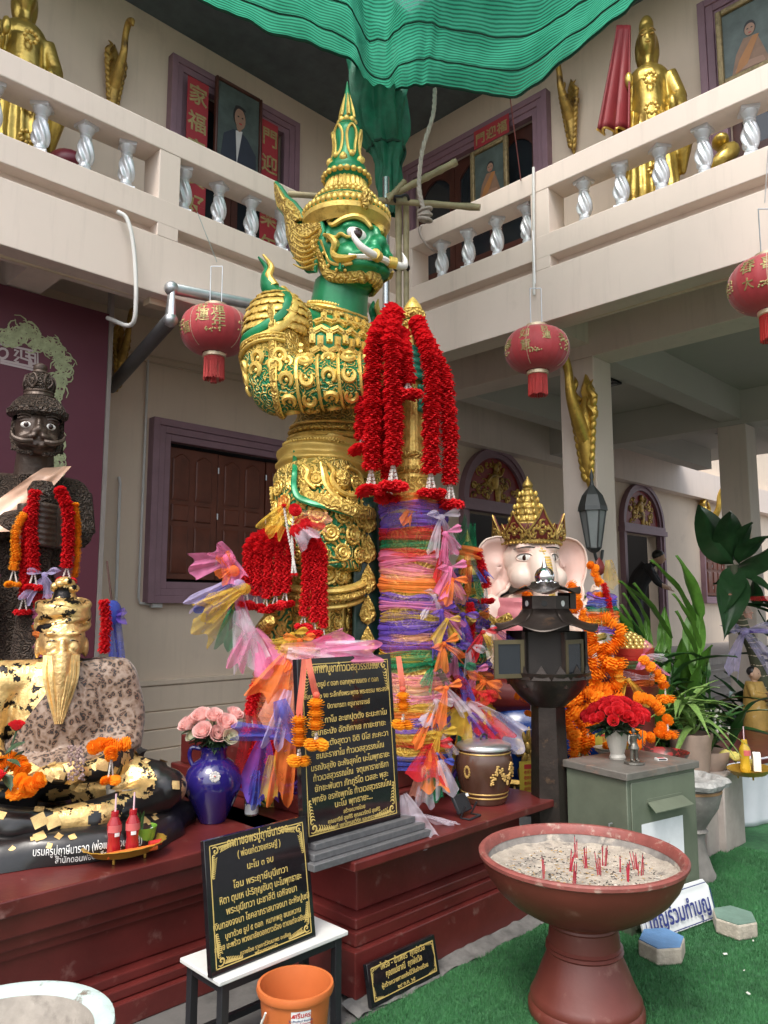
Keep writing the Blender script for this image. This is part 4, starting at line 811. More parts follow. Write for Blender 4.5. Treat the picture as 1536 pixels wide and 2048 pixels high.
for p in gme.polygons:
    c = p.center; x, y, z = c
    if z > 3.31: k = 0
    elif abs(x) > .30 and z > 2.97: k = 1
    elif z > 2.91: k = 0 if abs(x) < .28 else 3
    elif z > 2.59 and (y < -.26 or abs(x) > .34): k = 4                      # forearms
    elif z > 2.2: k = 3
    elif z > 1.62: k = 2
    else: k = 3
    p.material_index = k
inst(gme, 'body', gi); GB = bvh(gme)
tt = MB(); tt.ell((0, -.05, 3.04), (.33, .24, .25), 20, 14); tt.tube([(-.40, 0, 3.15), (.40, 0, 3.15)], .15, 16); tt.ell((0, -.05, 2.80), (.30, .245, .28)); tt.ell((0, -.03, 2.58), (.275, .24, .17)); tt.ell((0, 0, 2.36), (.32, .285, .27)); tt.tube([(0, 0, 3.2), (0, -.05, 3.5)], .18, 16)
TBV = bvh(remesh(tt, .015, 3, 'tmp'))
HA, HB = (0, -.12, 3.3), (0, -.12, 4.3)
def on_head(th, z, lift=.0):
    z = 3.44+(z-3.53)*.86
    return surf(GB, HA, HB, (z-3.3), -math.radians(th), .8, lift)[0]
def ribbon(par, pts, r, m, name='trim', flat=.6, seg=8):
    q = MB(); q.tube(smoothpath(pts, max(10, len(pts)*5)), r, seg, flat=flat); return q.build(name, m, par)
# eyes, brows, jaw band, cheek curls, teeth bar, tusks
for q in (-1, 1):
    ec = HO+Vector((q*.098, -.262, .042)); n_ = Vector((q*.42, -1, -.05)).normalized(); M = frame(ec, n_)
    e = MB(); e.ell((0, 0, 0), (.070, .042, .032), 20, 12, M=M @ RZ(q*.22)); eo = e.build('eye', IVO, gi)
    e = MB(); e.ell((.0, 0, .021), (.032, .032, .015), 18, 10, M=M); e.build('iris', IRIS, eo)
    ribbon(gi, [M @ Vector((.068*math.cos(a), .045*math.sin(a), .006)) for a in [k*PI/8 for k in range(17)]], .009, GRN, 'eyelid')
    ribbon(gi, [on_head(-q*t, z, .012) for t, z in ((6, 3.865), (14, 3.925), (30, 3.945), (48, 3.925), (64, 3.895), (74, 3.93))], [.02, .034, .036, .032, .026, .010], GLD, 'brow')
    ribbon(gi, [on_head(-q*t, z, .012) for t, z in ((10, 3.90), (22, 3.965), (40, 3.985), (60, 3.97), (80, 3.94))], [.010, .018, .018, .012], GLD, 'brow')
    ribbon(gi, [on_head(-q*t, z, .010) for t, z in ((98, 3.90), (97, 3.78), (92, 3.66), (80, 3.585), (62, 3.555), (40, 3.545), (22, 3.54))], .034, GLDO, 'jaw_band', flat=.5)
    ribbon(gi, [on_head(-q*t, z, .008) for t, z in ((84, 3.80), (80, 3.70), (68, 3.635), (50, 3.605), (34, 3.60))], .009, GLD, 'jaw_line')
    ribbon(gi, [on_head(-q*t, z, .012) for t, z in ((80, 3.83), (66, 3.80), (58, 3.75), (62, 3.69), (54, 3.645), (40, 3.63), (30, 3.64))], [.016, .034, .040, .03, .034, .026, .010], GLD, 'cheek_curl')
    ribbon(gi, [on_head(-q*t, z, .012) for t, z in ((76, 3.78), (68, 3.81), (58, 3.80), (50, 3.815), (40, 3.79), (30, 3.80))], [.008, .018, .014, .018, .014, .006], GLD, 'cheek_curl')
    for (t, z) in ((72, 3.62), (58, 3.585), (44, 3.575), (84, 3.72)):
        e = MB(); e.ell(on_head(-q*t, z, .008), .011, 8, 6); e.build('stud', GLD, gi)
    for (c0, r0) in (((q*.01, -.30, -.19), .05), ((q*.06, -.27, -.20), .045), ((q*.03, -.33, -.14), .035)):
        e = MB(); e.ell(HO+Vector(c0), (r0, r0*.7, r0), 12, 8); e.build('beard_curl', GLDO, gi)
    # tusk with gold ring
    tp = [HO+Vector(p) for p in ((q*.055, -.385, -.118), (q*.11, -.40, -.125), (q*.175, -.385, -.10), (q*.21, -.36, -.045), (q*.205, -.34, .01))]
    e = MB(); e.tube(smoothpath(tp, 18), [.022, .023, .021, .015, .002], 12); to = e.build('tusk', IVO, gi)
    e = MB(); e.tube([tp[0]-Vector((q*.012, 0, 0)), tp[0]+Vector((q*.03, -.016, 0))], .033, 12); e.build('ring', GLD, to)
ribbon(gi, [HO+Vector(p) for p in ((-.155, -.262, -.11), (-.10, -.335, -.117), (-.03, -.385, -.12), (.03, -.385, -.12), (.10, -.335, -.117), (.155, -.262, -.11))], .020, IVO, 'teeth', flat=1)
for k in range(3): ribbon(gi, [on_head(t, 3.73+.02*k-abs(t-58)*.0005, .004) for t in (44, 52, 60, 68)] if 0 else [HO+Vector((-.155-.012*k, -.235+.012*k, z_)) for z_ in (-.065+.012*k, -.11, -.155-.012*k)], .010, GRN, 'mouth_fold')
# crown
CX = Vector((0, -.115, 0))
def CZ(z): return 3.845+(z-3.95)*1.08 if z > 3.85 else z
def ringpart(prof, m, name, fn=None, seg=48, par=gi, c=CX): q = MB(); q.lathe([(r, CZ(z)) for r, z in prof], seg=seg, c=c, fn=fn, cap=False); return q.build(name, m, par)
def beads(par, R, z, n, r, m, c=CX, name='bead_band', sq=(1, 1, 1)):
    q = MB()
    for k in range(n): a = 2*PI*k/n; q.ell((c.x+R*math.cos(a), c.y+R*math.sin(a), CZ(z)), (r*sq[0], r*sq[1], r*sq[2]), 8, 5)
    o = q.build(name, m, par); o['kind'] = 'stuff'; return o
ringpart([(.225, 3.90), (.252, 3.935), (.268, 3.95), (.270, 3.975), (.255, 3.99)], GLD, 'crown_brim'); ringpart([(.258, 3.985), (.262, 3.99), (.252, 4.01), (.235, 4.03)], GRN, 'crown_band')
ringpart([(.245, 4.00), (.252, 4.02), (.225, 4.05), (.20, 4.07)], GLDO, 'crown_tier'); beads(gi, .255, 4.005, 44, .02, GLD, sq=(1, 1, 1.2)); ringpart([(.21, 4.055), (.215, 4.065), (.20, 4.075)], GRN, 'crown_band')
ringpart([(.205, 4.065), (.19, 4.09), (.16, 4.12), (.145, 4.14)], GLDO, 'crown_tier'); beads(gi, .19, 4.09, 36, .016, GLD); beads(gi, .165, 4.12, 32, .014, GLD)
ringpart([(.135, 4.13), (.14, 4.15), (.125, 4.20), (.115, 4.215)], GLD, 'fluted_drum', fn=lambda a, z, j: 1+.03*math.sin(a*28), seg=112); ringpart([(.115, 4.205), (.138, 4.225), (.142, 4.245), (.132, 4.265), (.118, 4.27)], GRN, 'crown_band'); beads(gi, .138, 4.235, 22, .022, GLD, sq=(1, 1, .8))
ringpart([(.118, 4.265), (.124, 4.285), (.118, 4.30), (.108, 4.305)], GRN, 'crown_ring')
ringpart([(.108, 4.30), (.098, 4.33), (.083, 4.38), (.077, 4.42), (.080, 4.46), (.086, 4.50), (.082, 4.535), (.062, 4.555), (.05, 4.56)], GRN, 'spire_body')
for k in range(6):
    a = k*PI/3+.15; pt = lambda r, z, da: CX+Vector((r*math.cos(a+da), r*math.sin(a+da), CZ(z)))
    q = MB(); L_ = [pt(.100, 4.335, 0), pt(.088, 4.37, -.22), pt(.082, 4.42, -.32), pt(.087, 4.47, -.36), pt(.091, 4.505, -.25), pt(.088, 4.53, 0), pt(.091, 4.505, .25), pt(.087, 4.47, .36), pt(.082, 4.42, .32), pt(.088, 4.37, .22), pt(.100, 4.335, 0)]
    q.tube(smoothpath(L_, 36), .0085, 6); q.build('spire_loop', GLD, gi)
    for j, (zz, rr_, s_) in enumerate(((4.315, .108, .03), (4.345, .098, .022))):
        q = MB(); q.ell(CX+Vector((rr_*math.cos(a+.5*(j+1)), rr_*math.sin(a+.5*(j+1)), CZ(zz))), (s_*.8, s_*.8, s_), 8, 6); q.build('spire_petal', GLD, gi)
ringpart([(.05, 4.555), (.056, 4.565), (.052, 4.575)], GRN, 'crown_ring'); beads(gi, .044, 4.585, 8, .021, GLD)
ringpart([(.036, 4.60), (.042, 4.61), (.036, 4.64), (.026, 4.70), (.014, 4.78), (.003, 4.84)], GRN, 'spire_tip')
for k in range(6):
    a = k*PI/3; q = MB(); q.tube(smoothpath([CX+Vector((r*math.cos(a), r*math.sin(a), CZ(z))) for r, z in ((.045, 4.61), (.038, 4.65), (.026, 4.71), (.012, 4.77))], 8), [.012, .013, .008, .002], 6); q.build('spire_petal', GLD, gi)
q = MB()
for k in range(7):
    a = -PI/2-.3; q.ell(CX+Vector((.268*math.cos(a)+rnd(-.03, .03), .268*math.sin(a)-.01, 3.9+rnd(-.05, .06))), (.028, .022, .028), 8, 6)
q.build('crown_front_flower', GLDO, gi)
# side plates of the crown (winged ear flaps)
def plate(par, pts, X, th, m, name, rim=None):
    loc = [px(a, c, X)-GO for a, c in pts]; n = len(loc); vs_ = []; cy = sum(p.y for p in loc)/n; cz = sum(p.z for p in loc)/n; xl = X-GO.x
    for dx in (-th/2, th/2): vs_ += [(xl+dx, p.y, p.z) for p in loc]
    vs_ += [(xl-th*1.1, cy+(p.y-cy)*.55, cz+(p.z-cz)*.62) for p in loc]
    fs_ = [(i, (i+1) % n, n+(i+1) % n, n+i) for i in range(n)] + [tuple(reversed(range(n, 2*n)))[::-1]] + [(2*n+i, 2*n+(i+1) % n, (i+1) % n, i) for i in range(n)] + [tuple(range(2*n, 3*n))]
    q = MB(); q.add(vs_, fs_); o = q.build(name, m, par, smooth=25)
    if rim: q = MB(); q.tube([(xl, p.y, p.z) for p in loc]+[(xl, loc[0].y, loc[0].z)], .014, 6); q.build('plate_rim', rim, o)
    return o
crp = lambda L: [(480+a/3.657, 160+c/3.657) for a, c in L]
EARP = crp([(262, 752), (300, 790), (345, 860), (400, 900), (452, 965), (468, 1020), (430, 1050), (470, 1075), (540, 1060), (600, 1050), (615, 1110), (580, 1180), (560, 1290), (552, 1400), (500, 1400), (430, 1330), (385, 1250), (355, 1150), (345, 1060), (335, 990), (285, 930), (268, 850)])
pl = plate(gi, EARP, GO.x-.215, .035, GLDO, 'crown_wing', GRN)
for k in range(7):
    a0 = px(*crp([(355+k*6, 1060+k*48)])[0], GO.x-.245)-GO; a1 = px(*crp([(470, 1150+k*38)])[0], GO.x-.25)-GO; a2 = px(*crp([(585-k*4, 1080+k*44)])[0], GO.x-.245)-GO
    ribbon(pl, [a0, a1, a2], [.006, .014, .006], GLD, 'feather_ridge')
o2 = plate(gi, [(p[0], p[1]) for p in EARP], GO.x-.215, .035, GLDO, 'crown_wing', GRN); o2.location.x = .43
for (p0, p1, p2) in (((330, 880), (300, 830), (270, 770)), ((400, 960), (360, 930), (340, 880)), ((440, 1020), (400, 990), (370, 960))):
    ribbon(pl, [px(*crp([p])[0], GO.x-.245)-GO for p in (p0, p1, p2)], [.014, .016, .004], GLD, 'flame_curl')
# collar, chest Y motifs, bands
TA, TB = (0, -.05, 2.3), (0, -.05, 3.5)
def tor(th, z, lift=0):
    z = 2.5+(z-2.5)*.905 if z > 2.5 else z
    return surf(TBV, TA, TB, (z-2.3)/1.2, -math.radians(th), .9, lift)
def band(z0, pts_th, r, m, name, lift=.005, flat=.6, dz=lambda t: 0):
    return ribbon(gi, [tor(t, z0+dz(t), lift)[0] for t in pts_th], r, m, name, flat=flat)
rng = lambda a, b_, n: [a+(b_-a)*k/(n-1) for k in range(n)]
for k, (z0, r, m_) in enumerate(((3.40, .026, GLD), (3.36, .03, GLDO))): band(z0, rng(-120, 120, 17), r, m_, 'collar', dz=lambda t: -.05*math.cos(math.radians(t)))
q = MB()
for t in rng(-110, 110, 40): q.ell(tor(t, 3.425-.05*math.cos(math.radians(t)), .01)[0], .012, 8, 5)
q.build('bead_band', GLD, gi)['kind'] = 'stuff'
yb = MB()
for k in range(3):
    a = PI/2+k*2*PI/3; yb.box((0, 0, 0), (.05, .026, .02), RZ(a) @ T(.024, 0, 0)); yb.box((0, 0, .006), (.03, .010, .016), RZ(a) @ T(.028, 0, .004))
YM = yb.mesh('chain_motif', GLD, 30)
for r_, z0 in enumerate((3.06, 3.155, 3.25)):
    for t in rng(-30, 80, 7):
        t2 = t+(9 if r_ % 2 else 0); p, n_ = tor(t2, z0, .004); inst(YM, 'chain_motif', gi, frame(p, n_) @ RZ(PI if r_ % 2 else 0) @ SC(1.3))
for t, z0 in ((10, 3.31), (48, 3.33), (-20, 3.30)):
    p, n_ = tor(t, z0, .0); q = MB(); q.ell((0, 0, 0), (.06, .04, .022), 12, 8, M=frame(p, n_)); q.build('collar_jewel', GLDO, gi)
for z0, r, m_ in ((2.965, .03, GLD), (2.93, .022, GLDO), (2.885, .034, GLDO)): band(z0, rng(-60, 75, 15), r, m_, 'chest_band')
for z0, r, m_ in ((2.60, .018, GLD), (2.565, .026, GLDO), (2.525, .03, GLD), (2.49, .012, GRN), (2.47, .02, GLDO)): band(z0, rng(-110, 130, 23), r, m_, 'belt')
q = MB()
for t in rng(-60, 75, 44): q.ell(tor(t, 2.948, .028)[0], .009, 8, 5)
for t in rng(-100, 125, 60): q.ell(tor(t, 2.482, .02)[0], .012, 8, 5)
q.build('bead_band', GLD, gi)['kind'] = 'stuff'
# sash at the waist
SASHG = mat('bronze_gold_cloth', (.56, .38, .09), .42, metal=.4, var=.2, vs=6, bump=.25, bs=14)
q = MB(); q.grid(lambda u, v: tor(-105+235*u, 2.455-.17*v+.05*math.sin(math.radians((-105+235*u)*1.2)), .03+.010*math.sin(v*17+u*3+2*noise.noise(Vector((u*4, v, 0))))+.006*noise.noise(Vector((u*9, v*5, 2))))[0], 60, 24); q.build('waist_sash', SASHG, gi, smooth=180)
# shoulder: scales, rim and flame
for q_ in (-1, 1):
    sA, sB = (q_*.42, 0, 2.96), (q_*.42, 0, 3.36)
    scm = MB(); scm.prism([(.034*math.cos(a), .034*math.sin(a)) for a in [PI+PI*k/8 for k in range(9)]]+[(.034, .02), (-.034, .02)], .010, bev=.25); SM = scm.mesh('scale', GLD, 40)
    cS = Vector((q_*.42, 0, 3.13))
    for r_ in range(6):
        el = math.radians(62-15*r_)
        for t in rng(-25, 115, 5+r_*2):
            az = math.radians(t+(6 if r_ % 2 else 0)); d = Vector((q_*math.sin(az)*math.cos(el), -math.cos(az)*math.cos(el), math.sin(el))); h = GB.ray_cast(cS+d*.45, -d)
            if h[0] is not None and (h[0]-cS).length < .24: inst(SM, 'scale', gi, frame(h[0]+h[1]*.004, h[1]) @ RX(-.28) @ SC(1.0))
    ribbon(gi, [surf(GB, sA, sB, t, math.radians((q_)*a), .6, .012)[0] for t, a in ((.95, 10), (.7, 16), (.45, 30), (.25, 55), (.12, 85), (.1, 120))], .026, GRN, 'shoulder_rim'); ribbon(gi, [surf(GB, sA, sB, t, math.radians((q_)*a), .6, .012)[0] for t, a in ((.98, 0), (.66, 4), (.36, 18), (.14, 45), (.02, 85), (.0, 120))], .022, GLD, 'shoulder_rim')
    fp = [Vector((q_*.36, .03, 3.38)), Vector((q_*.44, .06, 3.47)), Vector((q_*.455, .09, 3.54)), Vector((q_*.43, .10, 3.61)), Vector((q_*.47, .13, 3.68))]
    q = MB(); q.tube(smoothpath(fp, 16), [.11, .07, .035, .028, .008], 10, flat=.6); fo = q.build('shoulder_flame', GRN, gi); fo.location.z = -.10
    q = MB(); q.tube(smoothpath([p+Vector((0, -.045, .0)) for p in fp[1:]], 12), [.035, .022, .018, .006], 8); q.build('flame_face', GLD, fo)
# arm ornaments
for q_ in (-1, 1):
    uA, uB = Vector((q_*.45, 0, 3.05)), Vector((q_*.50, -.10, 2.73)); fA, fB = Vector((q_*.49, -.11, 2.745)), Vector((q_*.05, -.60, 2.80))
    ab = MB(); ab.ell((q_*.42, 0, 3.14), (.175, .185, .19)); ab.tube([(q_*.44, 0, 3.1), (q_*.50, -.06, 2.88), (q_*.50, -.10, 2.74)], [.165, .16, .15], 16); ab.ell((q_*.49, -.11, 2.735), .152); ab.tube([(q_*.49, -.11, 2.745), (q_*.25, -.40, 2.77), (q_*.05, -.60, 2.80)], [.150, .140, .10], 16); AB_ = bvh(remesh(ab, .012, 3, 'tmp'))
    def armring(A, B, t, r, m_, name='arm_band', lift=.006, a0=0, a1=360, dt=lambda a: 0):
        return ribbon(gi, [surf(AB_, A, B, t+dt(a), math.radians(a), .5, lift)[0] for a in rng(a0, a1, 21)], r, m_, name)
    for t in (.30, .42): armring(uA, uB, t, .02, GLD, a0=20, a1=340)
    armring(uA, uB, .36, .024, GLDO, a0=20, a1=340)
    for t in (.02, .19, .36, .53, .70, .86): armring(fA, fB, t, .011, GLD); 
    for t in (.0, .84, .90): armring(fA, fB, t, .02, GLDO)
    cb_ = MB(); cb_.tube([(.03*math.cos(a)*(1-.25*k/12), .034*math.sin(a)*(1-.25*k/12), 0) for k, a in enumerate([-.9+.42*j for j in range(12)])], [.008, .014, .014, .006], 6); cb_.ell((.006, 0, 0), (.010, .012, .008), 8, 5); CUR = cb_.mesh('curl_motif', GLD)
    for j, t in enumerate((.10, .275, .445, .615, .78)):
        for a in range(0, 360, 45):
            p, n_ = surf(AB_, fA, fB, t, math.radians(a), .5, .004); inst(CUR, 'curl_motif', gi, frame(p, n_, fB-fA) @ RZ(PI/2+(j % 2)*PI) @ SC(1.15))
    for t in (.62, .8):
        for a in range(0, 360, 40):
            p, n_ = surf(AB_, uA, uB, t+.08, math.radians(a+t*50), .5, .004); inst(CUR, 'curl_motif', gi, frame(p, n_) @ SC(1.2))
# leg rosettes, coat tail, hem, front cloth with leaf jewels
ro = MB(); ro.lathe([(.044, 0), (.048, .006), (.044, .013), (.036, .012), (.031, .007)], seg=20, cap=False); ro.lathe([(.026, .006), (.028, .013), (.022, .018), (.012, .012)], seg=14, cap=False); ro.ell((0, 0, .012), (.011, .011, .009), 8, 6)
for k in range(10): ro.ell((.041*math.cos(k*.628), .041*math.sin(k*.628), .013), .007, 6, 4)
ROS = ro.mesh('rosette', GLD)
for q_ in (-1, 1):
    lA, lB = Vector((q_*.22, -.18, 1.62)), Vector((q_*.17, -.06, 2.3))
    for r_ in range(6):
        for k in range(13):
            p, n_ = surf(GB, lA, lB, .10+.145*r_, 2*PI*(k+.5*(r_ % 2))/13, .7, .002)
            if p.x*q_ > -.02: inst(ROS, 'rosette', gi, frame(p, n_) @ RZ(rnd(0, 6)) @ SC(rnd(.9, 1.2)))
    for z0, r, m_ in ((1.70, .030, GLD), (1.66, .034, GLDO), (1.615, .022, GLD)):
        ribbon(gi, [Vector((q_*.22, -.175, z0-.07*max(0, math.cos(a-math.radians(-40*q_)))))+Vector((math.sin(a)*q_, -math.cos(a), 0))*(.235 if z0 > 1.65 else .228) for a in rng(-PI, PI, 25)], r, m_, 'trouser_hem')
    for k in range(10):
        a = k*PI/5; q = MB(); q.tube([Vector((q_*.225, -.155, 1.62))+Vector((math.cos(a), math.sin(a), 0))*.16, Vector((q_*.23, -.13, .98))+Vector((math.cos(a), math.sin(a), 0))*.135], .014, 6); q.build('greave_rib', GLD, gi)
        for j in range(7): z0 = 1.55-.085*j; inst(ROS, 'rosette', gi, frame(Vector((q_*.225, -.155+.025*j/7, z0))+Vector((math.cos(a+.314), math.sin(a+.314), 0))*(.165-.003*j), (math.cos(a+.314), math.sin(a+.314), 0)) @ SC(.62, .8, .8))
crl = lambda L: [(480+a/3.2, 540+c/3.2) for a, c in L]
def gpath(L, lift): return [pd(x, y, 4.20+lift)-GO for x, y in crl(L)]
TAIL = [(350, 1085), (352, 1200), (350, 1290), (345, 1380), (370, 1450), (450, 1485), (560, 1510), (680, 1550), (790, 1570)]
def skirtpt(x, y, lift=.03):
    o = EYE; d = ray(x, y).normalized(); h = GB.ray_cast(o-GO, d); return (h[0] if h[0] is not None else pd(x, y, 4.3)-GO) - d*lift
tl = [skirtpt(*p, .05) for p in crl(TAIL)]
ribbon(gi, tl, [.006, .014, .016, .018, .022, .024, .02, .015], GRN, 'coat_tail', flat=.6); ribbon(gi, [p+Vector((.045, -.03, .012)) for p in tl], [.006, .022, .02, .026, .04, .045, .045, .035], GLDO, 'coat_tail_trim', flat=.6)
for L in ([(560, 1240), (600, 1290), (590, 1350), (640, 1420), (720, 1440), (770, 1380), (750, 1300), (690, 1260)], [(400, 1250), (440, 1290), (430, 1350), (480, 1400)], [(520, 1230), (540, 1300), (560, 1380), (620, 1450), (700, 1490)]):
    tp = [skirtpt(*p, .015) for p in crl(L)]; ribbon(gi, tp, [.012, .03, .026, .012], GLD, 'hip_scroll'); ribbon(gi, [p+Vector((0, 0, -.045)) for p in tp], [.008, .02, .02, .008], GRN, 'hip_scroll')
ej = MB(); ej.ell(skirtpt(*crl([(655, 1345)])[0], .01), (.05, .05, .06), 12, 8); ej.build('hip_jewel', GLDO, gi)
q = MB(); q.grid(lambda u, v: Vector((-.02+(u-.5)*(.20+.06*v)*1.0, -.34-.03*math.cos((u-.5)*6)-.04*v, 2.15-1.28*v)) , 14, 20); fc = q.build('front_cloth', DGRN, gi, solid=.02)
td = MB(); td.lathe([(.0, -.07), (.035, -.05), (.045, -.02), (.035, .02), (.015, .06), (.0, .085)], seg=16, sy=.35, cap=False); TD = td.mesh('leaf_jewel', GLDO)
for k in range(7): inst(TD, 'leaf_jewel', gi, T(-.075-.012*k*.5, -.395-.03*k/6, 2.02-.165*k) @ RZ(-.5) @ SC(1.05))
# mace and gripping hands
MX, MY = .07, -.60
mc = MB(); mc.lathe([(.003, 3.28), (.018, 3.265), (.045, 3.225), (.055, 3.20), (.03, 3.185)][::-1], c=(MX, MY, 0), seg=32, cap=False); o = mc.build('mace_finial', GLD, gi)
beads(gi, .052, 3.165, 12, .022, GLDO, Vector((MX, MY, 0)), 'finial_beads', (1, 1, 1.5))
ringpart([(.03, 3.15), (.058, 3.13), (.06, 3.11), (.045, 3.095)], GLDO, 'mace_ring', c=Vector((MX, MY, 0))); ringpart([(.05, 3.10), (.064, 3.075), (.058, 3.05), (.05, 3.04)], GLD, 'mace_ring', c=Vector((MX, MY, 0))); ringpart([(.045, 3.14), (.062, 3.135), (.045, 3.125)], GRN, 'mace_ring', c=Vector((MX, MY, 0)))
def diamond(a, z, j): return 1+.025*math.sin(a*10+z*90)*math.sin(a*10-z*90)
ringpart([(.05+.012*k/40, 3.045-.44*k/40) for k in range(41)], GLD, 'mace_shaft', fn=diamond, seg=80, c=Vector((MX, MY, 0))); ringpart([(.065+.03*k/40, 2.61-.42*k/40) for k in range(41)], GLD, 'mace_shaft', fn=diamond, seg=80, c=Vector((MX, MY, 0)))
for z0, r in ((2.36, .09), (2.28, .095), (2.2, .10)): ringpart([(r, z0-.02), (r+.012, z0), (r, z0+.02)], GLDO, 'mace_ring', c=Vector((MX, MY, 0)))
ringpart([(.095, 2.24), (.12, 2.18), (.13, 2.06), (.15, 1.9), (.17, 1.6), (.17, .80)], GLDO, 'mace_head', c=Vector((MX, MY, 0)))
for (zc, q_) in ((2.86, -1), (2.68, 1)):
    h = MB(); h.ell((MX+q_*.045, MY+.055, zc), (.06, .07, .085), 14, 10); h.tube([(q_*.14, -.50, 2.80), (MX+q_*.04, MY+.04, zc)], [.10, .07], 12)
    for k in range(4):
        zz = zc+.062-.041*k; h.tube(smoothpath([(MX+.075*math.cos(a), MY+.075*math.sin(a), zz+.004*math.sin(a)) for a in [(.9 if q_ > 0 else PI-.9)-q_*.33*j for j in range(10)]], 16), [.024, .024, .021, .016], 8)
    h.tube([(MX+q_*.07, MY+.03, zc+.06), (MX+q_*.06, MY-.05, zc+.095), (MX+q_*.0, MY-.075, zc+.09)], [.026, .022, .016], 8)
    inst(setmat(remesh(h, .007, 2, 'hand'), GRN2), 'hand', gi)
# ================================================================ elephant-headed statue
SKIN = mat('pale_elephant_skin', (.74, .60, .52), .42, var=.08, vs=4, bump=.06, bs=15, col2=(.76, .44, .36), c2s=2.6, c2lo=.52, c2hi=.75)
MAROON = mat('maroon_lacquer', (.14, .018, .016), .4, var=.2, bump=.08)
CRG = mat('antique_gold', (.46, .31, .085), .33, metal=.65, var=.25, vs=14, bump=.3, bs=60, col2=(.09, .05, .02), c2s=18, c2lo=.55, c2hi=.7)
ZO = Vector((4.72, 3.22, 0)); ZR = math.radians(-34)      # turned towards the court
gn = thing('elephant_headed_statue', 'large seated pale elephant-headed statue with jewelled gold crown', 'statue', ZO+Vector((0, 0, .32)), ZR); gn.scale = (.88, .88, .88)
b = MB()
b.ell((0, 0, 1.78), (.25, .24, .235), 22, 16); b.ell((0, -.10, 1.66), (.225, .20, .17), 20, 14); b.ell((0, -.03, 1.90), (.20, .19, .12))
for q in (-1, 1): b.ell((q*.14, -.19, 1.62), (.10, .10, .10)); b.ell((q*.10, -.19, 1.87), (.09, .05, .045))
b.tube(smoothpath([(0, -.16, 1.82), (0, -.26, 1.70), (0, -.32, 1.52), (.02, -.33, 1.30), (.06, -.36, 1.08), (.14, -.40, .95), (.2, -.38, .98)], 26), [.10, .115, .10, .085, .07, .05, .03], 18)
b.ell((0, .02, 1.10), (.38, .32, .38), 22, 16); b.ell((0, .0, 1.36), (.34, .24, .17)); b.ell((0, -.06, .90), (.42, .38, .25))
for q in (-1, 1):
    b.ell((q*.34, -.02, 1.36), (.14, .14, .14)); b.tube(smoothpath([(q*.36, -.02, 1.36), (q*.46, -.12, 1.12), (q*.45, -.22, .98)], 12), [.125, .115, .10], 14)
    b.tube(smoothpath([(q*.45, -.2, .98), (q*.36, -.36, .96), (q*.25, -.44, 1.0)], 10), [.10, .085, .06], 12); b.ell((q*.23, -.46, 1.01), (.07, .06, .06))
    b.tube([(q*.18, -.12, .78), (q*.55, -.30, .74)], [.2, .17], 14); b.tube([(q*.55, -.30, .74), (q*.05, -.45, .70)], [.16, .10], 14)
    if q > 0: b.tube(smoothpath([(q*.38, .08, 1.36), (q*.52, .06, 1.34), (q*.54, -.10, 1.45)], 12), [.11, .10, .08], 12)
gm = setmat(remesh(b, .013, 3, 'body'), SKIN, MAROON)
for p in gm.polygons: p.material_index = 1 if p.center.z < .93 and abs(p.center.x) < .75 else 0
inst(gm, 'body', gn); NB = bvh(gm)
def nrib(pts, r, m, name, par=gn, flat=.6): q = MB(); q.tube(smoothpath(pts, max(12, 5*len(pts))), r, 8, flat=flat); return q.build(name, m, par)
# ears: broad thin folded flaps
EARIN = mat('ear_inner_pink', (.78, .53, .46), .45, var=.08, vs=5, bump=.06)
for q in (-1, 1):
    e = MB(); out = [(0, .17), (.10, .20), (.22, .17), (.29, .07), (.29, -.08), (.25, -.20), (.23, -.31), (.16, -.335), (.10, -.26), (.03, -.22), (-.02, -.12), (-.02, .05)]
    op = smoothpath([Vector((a, 0, c)) for a, c in out]+[Vector((out[0][0], 0, out[0][1]))], 48)
    def earf(u, v):
        p = op[min(47, int(u*47.99))]; c = Vector((.09, 0, -.04)); d = c.lerp(p, v); fl = .05*math.sin(PI*v)*-1 + .03*math.sin(u*30)*v*v*(1 if d.z < -.15 else .25)+.03*v**6
        return (q*(.20+d.x*.93), -.06+.10*d.x-fl*.8, 1.76+d.z*1.0)
    e.grid(earf, 48, 8, cu=True); eo = e.build('ear', EARIN, gn, solid=.022)
    nrib([Vector(earf(k/40, 1))+Vector((0, -.012, 0)) for k in range(3, 33)], .014, SKIN, 'ear_rim')
# eyes, brows, forehead mark, trunk strap
for q in (-1, 1):
    h = NB.ray_cast(Vector((q*.118, -1, 1.785)), Vector((0, 1, 0))); c, n_ = h[0], h[1]; M = frame(c+n_*.003, n_)
    e = MB(); e.ell((0, 0, 0), (.074, .032, .018), 18, 10, M=M); eo = e.build('eye', IVO, gn)
    e = MB(); e.ell((0, -.002, .008), (.026, .026, .012), 14, 8, M=M); e.build('iris', IRIS, eo)
    nrib([M @ Vector((.076*math.cos(a), .034*math.sin(a), .012)) for a in rng(PI*.02, PI*.98, 9)], .008, SKIN, 'eyelid'); nrib([M @ Vector((.074*math.cos(a), -.030*math.sin(a), .008)) for a in rng(PI*.02, PI*.98, 9)], .005, SKIN, 'eyelid')
    nrib([M @ Vector((.068*math.cos(a), .024*math.sin(a)+.003, .017)) for a in rng(0, PI, 9)], .0028, TXTBLACK, 'lash_line')
    bp = []
    for k in range(9):
        t = k/8; h = NB.ray_cast(Vector((q*(.045+.14*t), -1, 1.846+.024*math.sin(PI*(.25+.6*t)))), Vector((0, 1, 0))); bp.append(h[0]+h[1]*.003)
    nrib(bp, [.004, .009, .008, .003], TXTBLACK, 'eyebrow')
e = MB()
